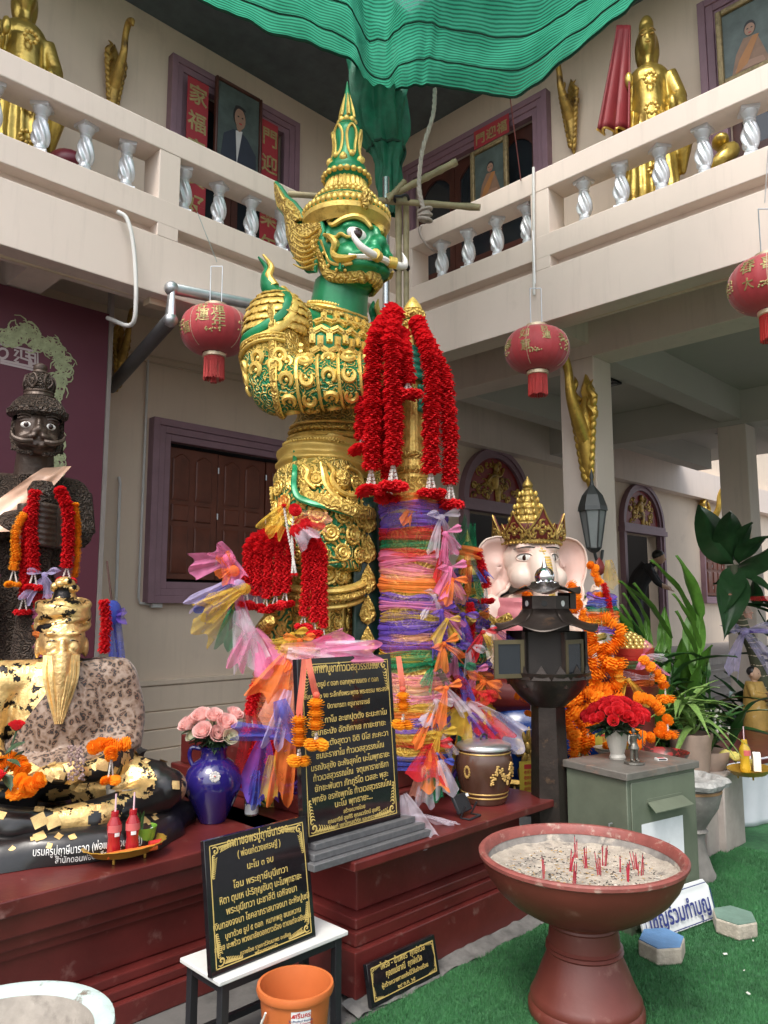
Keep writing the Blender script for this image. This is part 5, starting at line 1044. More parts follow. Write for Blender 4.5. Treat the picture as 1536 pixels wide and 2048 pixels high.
for (dx, dz, r) in ((0, 0, .012), (0, .024, .010), (.02, .004, .009), (-.02, .004, .009), (0, .045, .006), (0, -.02, .008)):
    h = NB.ray_cast(Vector((dx, -1, 1.83+dz)), Vector((0, 1, 0))); e.ell(h[0], r, 8, 6)
e.build('forehead_mark', GLD, gn)
e = MB()
for k in range(26):
    z0 = 1.78-.021*k
    for dx in (-.018, 0, .018):
        h = NB.ray_cast(Vector((dx+.015, -1, z0)), Vector((0, 1, 0)))
        if h[0]: e.box((0, 0, 0), (.017, .016, .008), frame(h[0], h[1]))
e.build('trunk_strap', GLD, gn, smooth=0)['kind'] = 'stuff'
# crown: band, five leaf points, cone of petal tiers
HC = Vector((0, .0, 0))
def cring(prof, m, name, fn=None, seg=56): q = MB(); q.lathe(prof, c=HC, seg=seg, fn=fn, cap=False); return q.build(name, m, gn)
cring([(.252, 1.90), (.262, 1.91), (.262, 1.93), (.252, 1.94)], CRG, 'crown_band'); beads(gn, .264, 1.905, 52, .012, CRG, HC); beads(gn, .262, 1.94, 46, .012, CRG, HC)
cring([(.245, 1.90), (.258, 1.96), (.27, 2.03), (.265, 2.06), (.24, 2.05)], MAROON, 'crown_wall')
lf_ = MB(); lf_.prism([(-.09, 0), (.09, 0), (.10, .06), (.07, .10), (.055, .13), (.03, .16), (0, .225), (-.03, .16), (-.055, .13), (-.07, .10), (-.10, .06)], .014, bev=.1); LFM = lf_.mesh('crown_leaf', MAROON, 30)
sw = MB(); rr = random.Random(4)
for (cx_, cy_, r, ph, tw) in ((-.05, .05, .035, 0, 1), (.05, .05, .035, PI, -1), (0, .11, .03, 1, 1), (-.03, .085, .02, 2, 1), (.03, .085, .02, 1, -1), (0, .045, .026, 0, 1), (-.075, .03, .02, 2, 1), (.075, .03, .02, 1, -1)):
    sw.tube([(cx_+r*(1-k/12)*math.cos(ph+tw*k*.6), cy_+r*(1-k/12)*math.sin(ph+tw*k*.6), .018) for k in range(11)], [.006, .012, .010, .005], 6)
sw.ell((0, .045, .02), (.018, .018, .012), 10, 6); sw.tube([(-.09, 0, .016), (-.10, .06, .016), (-.07, .10, .016), (-.03, .16, .016), (0, .225, .016), (.03, .16, .016), (.07, .10, .016), (.10, .06, .016), (.09, 0, .016)], .008, 6)
SWM = sw.mesh('leaf_scroll', CRG)
for k in range(8):
    a = -PI/2+k*PI/4; p = HC+Vector((.258*math.cos(a), .258*math.sin(a), 1.935)); Mx = frame(p, (math.cos(a), math.sin(a), -.18)); s_ = 1.12 if k in (0,) else .95
    lo = inst(LFM, 'crown_leaf', gn, Mx @ SC(s_)); inst(SWM, 'leaf_scroll', lo)
    a += PI/8; p = HC+Vector((.262*math.cos(a), .262*math.sin(a), 1.93)); inst(SWM, 'leaf_scroll', gn, frame(p, (math.cos(a), math.sin(a), -.18)) @ SC(.6))
for j in range(6):
    r = .165-.022*j; z0 = 2.03+.055*j; cring([(r+.012, z0), (r+.014, z0+.015), (r-.012, z0+.055)], CRG, 'cone_tier'); n_ = max(6, 16-2*j); q = MB()
    for k in range(n_): a = 2*PI*(k+.5*(j % 2))/n_; q = MB(); q.ell((HC.x+(r+.012)*math.cos(a), HC.y+(r+.012)*math.sin(a), z0+.028), (.017, .017, .026), 8, 6); q.build('cone_petal', GLD if j % 2 else CRG, gn)
cring([(.045, 2.355), (.05, 2.365), (.044, 2.375), (.035, 2.38), (.046, 2.40), (.04, 2.42), (.018, 2.45), (.002, 2.485)], CRG, 'crown_finial')
# ornaments on the near arm, shoulder cloth, throne back
for q in (-1, 1):
    for (cz, R_, cx_, cy_) in ((1.14, .128, .447, -.105),):
        rp = [Vector((q*cx_+R_*math.cos(a), cy_+R_*math.sin(a), cz+.02*math.cos(a)*q)) for a in rng(0, 2*PI, 21)]; nrib(rp, .026, CRG, 'arm_ring', flat=1); nrib([p+Vector((0, 0, .025)) for p in rp], .009, GLD, 'arm_ring'); nrib([p-Vector((0, 0, .028)) for p in rp], .009, GLD, 'arm_ring')
        for k in range(12): a = k*PI/6; e = MB(); e.lathe([(0, -.045), (.016, -.02), (.018, 0), (0, .01)], seg=8, sy=1, c=(q*cx_+R_*1.05*math.cos(a), cy_+R_*1.05*math.sin(a), cz-.025), cap=False); e.build('ring_drop', GLD, gn)
PKC = mat('rose_cloth', (.55, .17, .20), .5, var=.15, vs=8, bump=.2, bs=14, sheen=.3)
h = MB()
def shawl(u, v):
    a = PI*(1.02+.62*u); z0 = 1.46-.40*v*(.4+.6*math.sin(PI*u)); R_ = .30+.09*v*1.2; return (R_*math.cos(a)*1.05, -.02+R_*math.sin(a)*.92-.012*math.sin(v*24), z0)
h.grid(shawl, 26, 14); h.build('shawl', PKC, gn, solid=.012)
for q in (-1, 1):
    e = MB(); e.bx((q*.55-.05, .28, .35), (q*.55+.05, .36, 1.35)); e.build('throne_post', CRG, gn, bevel=.01)
e = MB(); e.bx((-.5, .33, .4), (.5, .38, 1.45)); e.build('throne_back', MAROON, gn, bevel=.01)
# lotus plinth in blue and gold
BLU = mat('royal_blue_lacquer', (.006, .05, .26), .25, var=.2, vs=4, bump=.05, coat=.3); NVY = mat('navy_black_lacquer', (.008, .009, .02), .3, var=.2, bump=.05)
pt_ = thing('lotus_pedestal', 'blue and black lotus pedestal with gold leaf trim under the elephant-headed statue', 'pedestal', ZO, ZR); pt_.scale = (.85, .85, 1.45)
def pring(prof, m, name, sx=1.0, sy=.8): q = MB(); q.lathe(prof, seg=64, sx=sx, sy=sy, cap=False); return q.build(name, m, pt_)
pring([(0, 0), (.78, 0), (.80, .03), (.80, .12), (.74, .15)], NVY, 'base'); pring([(.74, .15), (.70, .24), (.66, .30)], NVY, 'waist'); pring([(.66, .30), (.74, .36), (.80, .44), (.78, .52), (.70, .60), (.6, .62), (0, .62)], BLU, 'cushion'); pring([(.70, .27), (.73, .285), (.70, .30)], CRG, 'gold_ring')
lp = MB(); lp.lathe([(0, -.05), (.03, -.02), (.035, .01), (.02, .05), (0, .085)], seg=12, sy=.35, cap=False); LPM = lp.mesh('lotus_leaf', CRG)
for k in range(30):
    a = 2*PI*k/30; inst(LPM, 'lotus_leaf', pt_, T(.735*math.cos(a), .735*.8*math.sin(a), .20) @ RZ(a+PI/2) @ RX(-.25)); inst(LPM, 'lotus_leaf', pt_, T(.72*math.cos(a+.1), .72*.8*math.sin(a+.1), .335) @ RZ(a+.1+PI/2) @ RX(.35) @ SC(1.25))
fw = MB()
for k in range(9): a = k*2*PI/9; fw.ell((.055*math.cos(a), .055*math.sin(a), 0), (.04, .018, .012), 8, 6, rot=RZ(a))
fw.ell((0, 0, .01), (.026, .026, .016), 10, 6); FWM = fw.mesh('gold_flower', CRG)
for k in range(9):
    a = -PI*.95+k*PI/6; inst(FWM, 'gold_flower', pt_, frame((.805*math.cos(a), .805*.8*math.sin(a), .45), (math.cos(a), math.sin(a)*1.2, .1)))
# raised hand with staff bud, gold bowl of sweets
hd = MB(); A = Vector((.54, -.10, 1.45)); hd.ell(A+Vector((0, -.01, .07)), (.055, .06, .07)); 
for k in range(4): hd.tube(smoothpath([A+Vector((-.045+.0*k, -.05, .115-.030*k)), A+Vector((-.035, -.085, .115-.03*k)), A+Vector((.03, -.085, .11-.03*k)), A+Vector((.045, -.05, .105-.03*k))], 10), [.017, .016, .015, .012], 8)
hd.tube([A+Vector((.02, -.03, .10)), A+Vector((.0, -.08, .135)), A+Vector((-.03, -.09, .12))], [.018, .016, .012], 8); hd.tube([A+Vector((0, .0, -.12)), A+Vector((0, -.005, .04))], [.075, .05], 12)
inst(setmat(remesh(hd, .006, 2, 'hand'), SKIN), 'hand', gn)
nrib([A+Vector((0, -.065, -.14)), A+Vector((0, -.065, .28))], .012, CRG, 'staff', flat=1)
e = MB(); e.lathe([(.012, .2), (.035, .22), (.045, .26), (.03, .31), (0, .35)], seg=16, c=A+Vector((0, -.065, 0)), fn=lambda a, z, j: 1+.1*math.sin(a*6)); e.build('staff_bud', MAROON, gn)
SWB = mat('gilt_ball', (.46, .33, .10), .3, metal=.6, var=.15, bump=.05)
gbp = pd(1262, 1290, 5.15); gbp.z = 0
bw = thing('sweet_bowl', 'red bowl heaped with golden balls beside the elephant-headed statue', 'bowl', (gbp.x, gbp.y, 1.04)); bw.scale = (.8, .8, .8)
e = MB(); e.lathe([(.07, 0), (.12, .05), (.165, .16), (.18, .27), (.185, .30), (.17, .30), (0, .29)], seg=40, cap=False); e.build('bowl', mat('red_orange_lacquer', (.33, .03, .02), .35, var=.2), bw)
sp = MB(); sp.ell((0, 0, 0), 1, 10, 7); SPM = sp.mesh('golden_ball', SWB)
for (n_, R_, z0) in ((20, .150, .305), (17, .125, .33), (13, .098, .355), (9, .07, .378), (5, .04, .398), (1, 0, .412)):
    for k in range(n_): a = 2*PI*k/n_+z0*40; inst(SPM, 'golden_ball', bw, T(R_*math.cos(a), R_*math.sin(a), z0) @ SC(.025))
e = MB(); e.lathe([(.16, 0), (.17, .02), (.13, .10), (.13, .9), (.16, 1.0), (.17, 1.04), (0, 1.04)], seg=32); bs_ = e.build('bowl_stand', MAROON, mtx=T(gbp.x, gbp.y, 0)); tag(bs_, 'maroon round stand carrying the bowl of golden balls', 'stand')
# ================================================================ seated hermit covered in gold leaf
LACQ = mat('black_lacquer', (.010, .009, .009), .28, var=.3, bump=.12, bs=20, coat=.2)
LEAFG = mat('gold_leaf', (.80, .56, .24), .30, metal=.75, var=.25, vs=25, bump=.3, bs=70)
LEAFP = mat('patchy_gold_leaf', (.76, .52, .21), .32, metal=.7, var=.3, vs=20, bump=.35, bs=55, col2=(.012, .01, .01), c2s=15, c2lo=.54, c2hi=.56)
def leopard():
    m = bpy.data.materials.new('leopard_cloth'); m.use_nodes = True; n = m.node_tree.nodes; l = m.node_tree.links; b = n['Principled BSDF']; b.inputs['Roughness'].default_value = .5; b.inputs['Sheen Weight'].default_value = .3
    tc = n.new('ShaderNodeTexCoord'); nz = n.new('ShaderNodeTexNoise'); nz.inputs['Scale'].default_value = 22; l.new(tc.outputs['Object'], nz.inputs['Vector'])
    mv = n.new('ShaderNodeMix'); mv.data_type = 'RGBA'; mv.blend_type = 'LINEAR_LIGHT'; mv.inputs['Factor'].default_value = .03; l.new(tc.outputs['Object'], mv.inputs['A']); l.new(nz.outputs['Color'], mv.inputs['B'])
    v = n.new('ShaderNodeTexVoronoi'); v.inputs['Scale'].default_value = 44; l.new(mv.outputs['Result'], v.inputs['Vector'])
    r = n.new('ShaderNodeValToRGB'); e = r.color_ramp.elements; e[0].position = .0; e[0].color = (.13, .055, .025, 1); e[1].position = .17; e[1].color = (.16, .07, .035, 1)
    for p, c in ((.20, (.012, .007, .006, 1)), (.36, (.012, .007, .006, 1)), (.41, (.16, .09, .052, 1)), (.8, (.30, .22, .17, 1))): q = e.new(p); q.color = c
    l.new(v.outputs['Distance'], r.inputs[0]); l.new(r.outputs[0], b.inputs['Base Color']); return m
LEO = leopard()
HOo = Vector((1.47, 3.54, .56)); hm = thing('hermit_statue', 'black seated bearded hermit covered in gold leaf with leopard-print robe', 'statue', HOo, math.radians(-22))
b = MB(); b.ell((0, .02, .50), (.215, .165, .27), 20, 14); b.tube([(-.19, .02, .66), (.19, .02, .66)], .095, 14); b.ell((0, .02, .27), (.24, .20, .14)); b.tube([(0, .0, .7), (0, -.02, .84)], [.085, .07], 14)
for q in (-1, 1):
    b.ell((q*.225, .02, .655), .10); b.tube(smoothpath([(q*.23, .01, .65), (q*.28, -.02, .48), (q*.27, -.08, .36)], 10), [.085, .075, .065], 12); b.tube(smoothpath([(q*.27, -.07, .36), (q*.20, -.24, .31), (q*.06, -.30, .30)], 10), [.068, .055, .04], 12)
    b.tube(smoothpath([(q*.13, -.02, .20), (q*.30, -.12, .21), (q*.44, -.18, .20)], 10), [.15, .12, .10], 14); b.ell((q*.44, -.19, .19), (.11, .11, .09)); b.tube(smoothpath([(q*.43, -.2, .17), (q*.2, -.34, .14), (q*-.08, -.38, .13)], 10), [.095, .075, .05], 12)
    b.ell((q*-.14, -.385, .125), (.075, .045, .04))
b.ell((.02, -.31, .31), (.11, .06, .045))
hme = setmat(remesh(b, .010, 3, 'body'), LACQ, LEAFP)
for p in hme.polygons: c = p.center; p.material_index = 1 if (c.z > .30 and c.x < .02) or noise.noise(c*7) > .15 else 0
inst(hme, 'body', hm); HBV = bvh(hme)
# head, turban, topknot, face, beard
b = MB(); b.ell((0, -.03, .93), (.098, .105, .125), 18, 12); b.ell((0, -.05, .87), (.078, .085, .08)); b.ell((0, -.132, .905), (.018, .026, .03)); b.ell((0, -.14, .89), (.022, .022, .016)); b.ell((0, -.105, .95), (.065, .03, .02))
for q in (-1, 1): b.ell((q*.045, -.10, .895), (.03, .03, .03)); b.ell((q*.04, -.118, .957), (.034, .018, .012)); b.ell((q*.10, -.01, .89), (.014, .03, .045)); b.ell((q*.041, -.112, .925), (.020, .013, .010))
b.tube(smoothpath([(-.06, -.105, .865), (0, -.13, .872), (.06, -.105, .865)], 10), .016, 8); b.ell((0, -.122, .85), (.03, .02, .01))
b.tube(smoothpath([(0, -.10, .86), (0, -.12, .79), (0, -.135, .70), (.0, -.15, .60)], 12), [.07, .065, .045, .010], 16, flat=.7)
b.v = [(x, y-.012, z-.085) for x, y, z in b.v]
inst(setmat(remesh(b, .0055, 1, 'head'), mat('gilded_face', (.78, .52, .22), .33, metal=.7, var=.2, vs=30, bump=.5, bs=60, col2=(.25, .13, .04), c2s=24, c2lo=.58, c2hi=.7)), 'head', hm)
for k in range(16):
    a = -1.2+.16*k; nrb = MB(); nrb.tube(smoothpath([(.072*math.sin(a), -.085-.055*math.cos(a), .862), (.066*math.sin(a)+.008*math.sin(k*2.3), -.11-.055*math.cos(a), .76), (.016*math.sin(a), -.165-.006*math.cos(a), .60-.012*(k % 3))], 12), [.009, .011, .004], 6); nrb.v = [(x, y-.012, z-.085) for x, y, z in nrb.v]; nrb.build('beard_strand', LEAFG, hm)
tm = MB(); tm.ell((0, -.01, 1.0), (.115, .12, .085), 20, 12)
for k in range(6): tm.tube(smoothpath([(.12*math.cos(a), -.01+.125*math.sin(a), .955+.017*k+.03*math.sin(a+k*1.3)) for a in rng(0, 2*PI, 14)], 40), .016, 8)
tm.ell((0, 0, 1.075), (.06, .06, .05)); tm.ell((0, 0, 1.13), (.055, .055, .045))
for q in (-1, 1):
    e = MB(); e.tube(smoothpath([(q*.02, -.135, .838), (q*.042, -.137, .842), (q*.064, -.122, .836)], 8), [.002, .004, .002], 6); e.build('eye_line', LACQ, hm)
    e = MB(); e.tube(smoothpath([(q*.014, -.137, .868), (q*.045, -.139, .878), (q*.075, -.112, .866)], 8), [.004, .006, .003], 6); e.build('eyebrow', LACQ, hm)
tm.v = [(x*.9, y*.9+.005, z-.048) for x, y, z in tm.v]
inst(setmat(remesh(tm, .006, 1, 'turban'), LEAFP), 'turban', hm)
cl = MB()
for k in range(9): cl.ell((.042*math.cos(k*.7), .042*math.sin(k*.7), 1.12+.010*(k % 4)), (.022, .022, .018), 8, 6)
cl.build('topknot_curls', LEAFP, hm, mtx=T(0, 0, -.048))
# robe: over the left shoulder, round the chest and lap
rb = MB()
def robe(u, v):
    th = -115+215*u; zt = .73-.30*max(0, min(1, (th-15)/70)) if th > 15 else .735
    zt = .745 if th < 0 else .745-.37*min(1, th/75)**.8; z0 = zt+(.27-zt)*v
    p, n_ = surf(HBV, (0, .02, .1), (0, .02, .8), (z0-.1)/.7, -math.radians(th), (.5 if th < 0 else .27) if z0 > .33 else .36, .014+.006*math.sin(u*40+v*6)+.01*v)
    return p
rb.grid(robe, 60, 26); ro_ = rb.build('robe', LEO, hm)
sm_ = ro_.modifiers.new('s', 'SMOOTH'); sm_.iterations = 8; sm_.factor = .6; q = ro_.modifiers.new('t', 'SOLIDIFY'); q.thickness = .008; q.offset = 1
# leaf squares stuck on the lacquer
lm = MB(); lm.grid(lambda u, v: ((u-.5), (v-.5), .08*math.sin(u*5)*math.sin(v*4)), 4, 4); GLF = lm.mesh('gold_leaf', LEAFG, 180); cnt = 0; rr = random.Random(8)
while cnt < 290:
    th = rr.uniform(-150, 150); z0 = rr.uniform(.06, .42) if rr.random() < .72 else rr.uniform(.4, .72); o_ = Vector((0, -.1, z0)); d = Vector((math.sin(math.radians(th)), -math.cos(math.radians(th)), rr.uniform(0, .9))).normalized(); h = HBV.ray_cast(o_+d*1.0, -d)
    if h[0] is None or (z0 > .4 and h[0].x > 0): cnt += .2; continue
    inst(GLF, 'gold_leaf', hm, frame(h[0]+h[1]*.004, h[1]) @ RZ(rr.uniform(0, 6)) @ SC(rr.choice((.026, .03, .036, .05)))); cnt += 1
# rocky plinth with white lettering
pb = thing('plinth', 'low black rock plinth with white Thai lettering under the hermit', 'plinth', HOo, math.radians(-22))
b = MB(); b.lathe([(.0, 0), (.60, 0), (.60, .05), (.57, .09), (.50, .12), (0, .125)], seg=64, sy=.74, cap=False, fn=lambda a, z, j: 1+.05*math.sin(a*5+z*9)+.02*math.sin(a*13+j)); b.v = [(x, y-.07, z) for x, y, z in b.v]; pm = b.build('rock', LACQ, pb)
PBV = bvh(pm.data); rr = random.Random(5)
for k in range(90):
    a = rr.uniform(-PI, 0); h = PBV.ray_cast(Vector((1.2*math.cos(a), 1.2*math.sin(a), .35+rr.uniform(-.2, .2))), (Vector((.25*math.cos(a), .25*math.sin(a), .10))-Vector((1.2*math.cos(a), 1.2*math.sin(a), .35))).normalized())
    if h[0] is not None and h[0].z > .065: inst(GLF, 'gold_leaf', pb, frame(h[0]+h[1]*.003, h[1]) @ RZ(rr.uniform(0, 6)) @ SC(rr.choice((.02, .026, .04))))
for s_, z0, sz in (('บรมครูปู่ฤาษีนารอด (พ่อแก่ดวงเศรษฐี)', .045, .05), ('สำนักดอนฟอน เสี่ยงใหม่', .012, .042)):
    q = textmesh(s_, sz, TXTWHITE, .0005).copy(); w0 = max(v.co.x for v in q.vertices)-min(v.co.x for v in q.vertices); k_ = .40/w0 if sz > .045 else .24/w0
    for v in q.vertices:
        x_ = .13+v.co.x*k_; h = PBV.ray_cast(Vector((x_, -1.5, z0+v.co.y*.8)), Vector((0, 1, 0))); v.co = (x_, (h[0].y if h[0] is not None else -.5)-.003-v.co.z, z0+v.co.y*.8)
    inst(q, 'lettering', pb)
# ================================================================ bronze giant against the maroon panel
BRZ = mat('dark_bronze', (.062, .042, .032), .42, metal=.35, var=.3, vs=12, bump=.35, bs=40, col2=(.12, .085, .065), c2s=8, c2lo=.55, c2hi=.75)
BRO = ornate('bronze_relief', (.10, .07, .052), (.035, .024, .018), 22, 40, 0, .45, .35, .8, .5, .2)
BO = Vector((1.70, 4.62, 0)); BRr = math.radians(-17); bz = thing('giant_statue', 'dark bronze guardian giant with round cap, wearing peach sash and garlands', 'statue', BO, BRr)
ezw = pd(70, 865, 4.46).z; HOb = Vector((0, -.05, ezw-.03)); k = .60
b = MB(); head_shape(b, k, HOb); zS = HOb.z-.33
b.ell((0, 0, zS-.08), (.23, .17, .2), 18, 12); b.tube([(-.20, .02, zS), (.20, .02, zS)], .11, 14); b.ell((0, 0, zS-.33), (.2, .16, .22)); b.tube([(0, .02, zS-.5), (0, .05, .2)], [.25, .30], 16)
for q in (-1, 1):
    b.ell((q*.21, .02, zS-.01), .115); b.tube([(q*.23, .01, zS), (q*.27, -.03, zS-.24)], [.105, .09], 12); b.tube([(q*.27, -.03, zS-.24), (q*.04, -.30, zS-.19)], [.09, .065], 12)
bme = setmat(remesh(b, .0085, 2, 'body'), BRZ, BRO)
for p in bme.polygons: p.material_index = 0 if p.center.z > HOb.z-.24 else 1
inst(bme, 'body', bz)
for q in (-1, 1):
    ec = HOb+Vector((q*.06, -.158, .028)); M = frame(ec, Vector((q*.3, -1, 0))); e = MB(); e.ell((0, 0, 0), (.034, .020, .016), 16, 10, M=M); eo = e.build('eye', IVO, bz); e = MB(); e.ell((0, 0, .013), (.015, .015, .008), 12, 8, M=M); e.build('iris', IRIS, eo); e = MB(); e.ell((.0, 0, .020), (.006, .006, .003), 8, 6, M=M); e.build('pupil', TXTBLACK, eo)
    for (dr, nm) in ((.0, 'brow'), (.018, 'brow')): e = MB(); e.tube(smoothpath([ec+Vector((q*x, -.005-abs(x)*-.3, .035+dr+z)) for x, z in ((-.045, -.012), (-.015, .006), (.02, .010), (.05, .0))], 10), [.005, .010, .008, .003], 7); e.build(nm, BRZ, bz)
    e = MB(); e.tube(smoothpath([HOb+Vector((q*.03, -.235, -.075)), HOb+Vector((q*.08, -.24, -.08)), HOb+Vector((q*.125, -.215, -.06)), HOb+Vector((q*.14, -.19, -.02))], 12), [.014, .016, .013, .003], 8); e.build('tusk', BRZ, bz)
    e = MB(); e.tube(smoothpath([HOb+Vector(p) for p in ((q*.125, -.06, .06), (q*.128, -.08, -.04), (q*.10, -.15, -.12), (q*.03, -.20, -.14))], 14), .013, 8); e.build('jaw_band', BRO, bz)
    e = MB(); e.prism([(0, -.1), (.10, -.02), (.13, .08), (.18, .20), (.09, .12), (.02, .10)], .02, M=T(HOb+Vector((q*.13, -.02, 0))) @ RZ(PI/2) @ RX(PI/2)); e.build('ear_wing', BRO, bz, smooth=20)
def bring(prof, m, name, fn=None): q = MB(); q.lathe(prof, c=HOb+Vector((0, -.05, 0)), seg=44, fn=fn, cap=False); return q.build(name, m, bz)
bring([(.13, .09), (.165, .105), (.168, .13), (.155, .14)], BRO, 'cap_brim'); bring([(.156, .138), (.14, .17), (.11, .205), (.085, .215)], BRO, 'cap_dome'); bring([(.082, .21), (.088, .22), (.082, .235), (.086, .245), (.078, .255)], BRZ, 'cap_ring'); bring([(.072, .25), (.083, .28), (.085, .32), (.07, .35), (.04, .36)], BRO, 'cap_knob'); bring([(.04, .355), (.046, .365), (.036, .38), (.04, .39), (.036, .41), (.012, .425), (0, .425)], BRZ, 'cap_finial')
for j in range(6): a = j*PI/3; e = MB(); e.tube(smoothpath([HOb+Vector((r*math.cos(a+da), -.05+r*math.sin(a+da), z)) for r, z, da in ((.08, .26, 0), (.088, .30, -.3), (.075, .345, 0), (.088, .30, .3), (.08, .26, 0))], 20), .006, 6); e.build('knob_loop', BRZ, bz)
mzp = Vector((.03, -.30, 0)); e = MB(); e.lathe([(0, zS+.035), (.05, zS+.025), (.075, zS-.02), (.07, zS-.06), (.066, zS-.07), (.072, zS-.08), (.066, zS-.09), (.058, zS-.34), (.07, zS-.36), (.062, zS-.40), (.085, zS-.6), (.11, zS-.9), (.12, .6)][::-1], c=mzp, seg=32); e.build('mace', BRO, bz)
hh = MB()
for j in range(8): zz = zS-.115-.030*j; hh.tube(smoothpath([mzp+Vector((.078*math.cos(a), .078*math.sin(a), zz+.004*math.sin(a*2))) for a in rng(-.5 if j % 1 else -.4, -PI+.3, 9)], 16), [.018, .020, .018, .015], 8)
hh.tube([mzp+Vector((.07, .03, zS-.1)), mzp+Vector((.07, .03, zS-.34))], .05, 10); hh.tube([mzp+Vector((-.07, .03, zS-.1)), mzp+Vector((-.07, .03, zS-.34))], .05, 10)
inst(setmat(remesh(hh, .0055, 1, 'hands'), BRZ), 'hands', bz)
BW = Matrix.Translation(BO) @ RZ(BRr)
# peach satin sash over the shoulder
SAT = mat('peach_satin', (.66, .40, .27), .3, var=.15, vs=6, bump=.15, bs=10, sheen=.4); BBV = bvh(bme); sb = MB()
def satin(u, v):
    z0 = zS+.13-.42*v+.03*u; x0 = .12-.38*v+(u-.5)*(.16+.16*v); return (x0, -.205+.35*x0*x0-.15*max(0, v-.45)-.012*noise.noise(Vector((u*5+v*2, v*1.2, 3)))-.004*math.sin(u*11+v*4)+.30*max(0, .16-v), z0)
sb.grid(satin, 24, 30); so = sb.build('satin_sash', SAT, mtx=BW); tag(so, 'peach satin sash draped over the bronze giant shoulder', 'sash'); q = so.modifiers.new('s', 'SMOOTH'); q.iterations = 6
HOLO = mat('iridescent_cloth', (.24, .50, .24), .3, metal=.3, var=.3, vs=20, bump=.3, bs=80, col2=(.5, .62, .4), c2s=6)
sb = strip(BW @ Vector((-.24, -.24, zS-.38)), BW @ Vector((-.30, -.26, zS-.85)), .18, .26, .02, 0, 2); so = sb.build('shiny_cloth', HOLO); tag(so, 'shiny pale green cloth hanging beside bronze giant garlands', 'cloth')
# garlands on the bronze giant: path pixel -> depth in front of it
def bg(ix, iy, d=4.22): return pd(ix, iy, d-.14)
garland('red garland on bronze mace beside the yellow one, white jasmine tassel', [bg(70, 985), bg(62, 1040), bg(66, 1100), bg(68, 1140)], .032, FR, .027, dict(jl=.07, n=4, spread=.022))
garland('red garland lying between bronze mace and its tasselled neighbour', [bg(58, 1020, 4.25), bg(52, 1080, 4.25), bg(50, 1150, 4.25), bg(48, 1190, 4.25)], .030, FR, .027, dict(jl=.07, n=4, spread=.022))
garland('red garland hanging on far side of bronze mace', [bg(120, 980), bg(135, 1020), bg(137, 1080), bg(134, 1130)], .033, FR, .027, dict(jl=.06, n=4, spread=.022))
garland('yellow marigold garland with white tassel on bronze giant', [bg(48, 1030, 4.2), bg(32, 1060, 4.2), bg(32, 1110, 4.2), bg(28, 1135, 4.2)], .027, FYD, .024, dict(jl=.07, n=4, spread=.022))
garland('thin yellow marigold garland behind red one on bronze mace', [bg(150, 1010, 4.27), bg(155, 1060, 4.27), bg(154, 1110, 4.27), bg(150, 1150, 4.27)], .022, FYD, .02)
# wrapped post behind the hermit
c0 = pd(85, 1250, 4.2)
for i_, (z0, cc, ln) in enumerate(((1.58, 'red', .10), (1.50, 'pink', .10), (1.42, 'orange', .12), (1.32, 'pink', .1), (1.22, 'red', .12))): sash(c0, z0, .075, ln, cc, cc+' tulle sash wound on the bronze mace below its garlands, ' + ('topmost', 'second from top', 'middle', 'fourth from top', 'lowest')[i_], 'sashes on bronze mace', seed=i_)
bow(pd(92, 1150, 4.1), (-.7, -.7, .1), 'lilac', .14, 'pale lilac tulle bow on the bronze mace', 'bows on bronze mace')
# broom-like stick with blue tulle behind the hermit
bs2 = thing('wooden_staff', 'thin wooden staff leaning behind hermit with blue tulle', 'staff', pd(240, 1480, 4.35)*1); p0 = Vector(bs2.location); e = MB(); e.tube([pd(258, 1500, 4.4)-p0, pd(214, 1122, 4.5)-p0], [.008, .005], 6); e.build('stick', DKWOOD, bs2)
e = strip(pd(222, 1205, 4.4)-p0, pd(240, 1400, 4.35)-p0, .07, .10, .02, 0, 2); e.build('tulle_tail', TU['blue'], bs2); e = MB(); e.ell(pd(225, 1225, 4.38)-p0, (.05, .05, .07), 12, 8); e.build('tulle_knot', TU['blue'], bs2); e = strip(pd(228, 1235, 4.37)-p0, pd(250, 1232, 4.36)-p0, .02, .10, .01, 0, 2); e.build('tulle_tail', TU['purple'], bs2)
garland('red garland hanging behind the hermit gilded head', [pd(208, 1205, 4.0), pd(212, 1250, 4.0), pd(208, 1300, 4.0)], .03, FR, .027)
# orange flower strings on the hermit lap
def lap(ix, iy, d): return pd(ix, iy, d)
garland('orange garland draped over hermit bent knee', [lap(186, 1495, 3.25), lap(205, 1488, 3.24), lap(228, 1492, 3.24), lap(250, 1488, 3.26)], .032, FOD, .034, None)
garland('short orange string with jasmine hanging from hermit knee garland', [lap(222, 1502, 3.2), lap(223, 1512, 3.19)], .026, FOD, .03, dict(jl=.075, n=2, spread=.012))
garland('orange flower string on hermit lap beside green leaves', [lap(5, 1530, 3.1), lap(30, 1520, 3.1), lap(45, 1540, 3.08)], .034, FOD, .034, dict(jl=.06, n=2, spread=.014))
garland('orange flower cluster lying low on hermit crossed feet', [lap(42, 1560, 3.02), lap(60, 1572, 3.0), lap(78, 1560, 3.0)], .03, FOD, .03)
rz_ = thing('rose', 'single red rosebud with leaves laid on the hermit lap', 'rose', lap(18, 1500, 3.1)); inst(ROSER[0], 'bloom', rz_, T(.02, -.01, .09) @ SC(.028)); inst(ROSER[1], 'bloom', rz_, T(-.07, -.05, -.09) @ SC(.04))
for j in range(7): inst(RLEAF, 'leaf', rz_, T(rnd(-.06, .05), rnd(-.06, 0), rnd(-.12, .04)) @ RZ(rnd(0, 6)) @ RX(rnd(-.6, .6)) @ SC(rnd(.07, .1)))
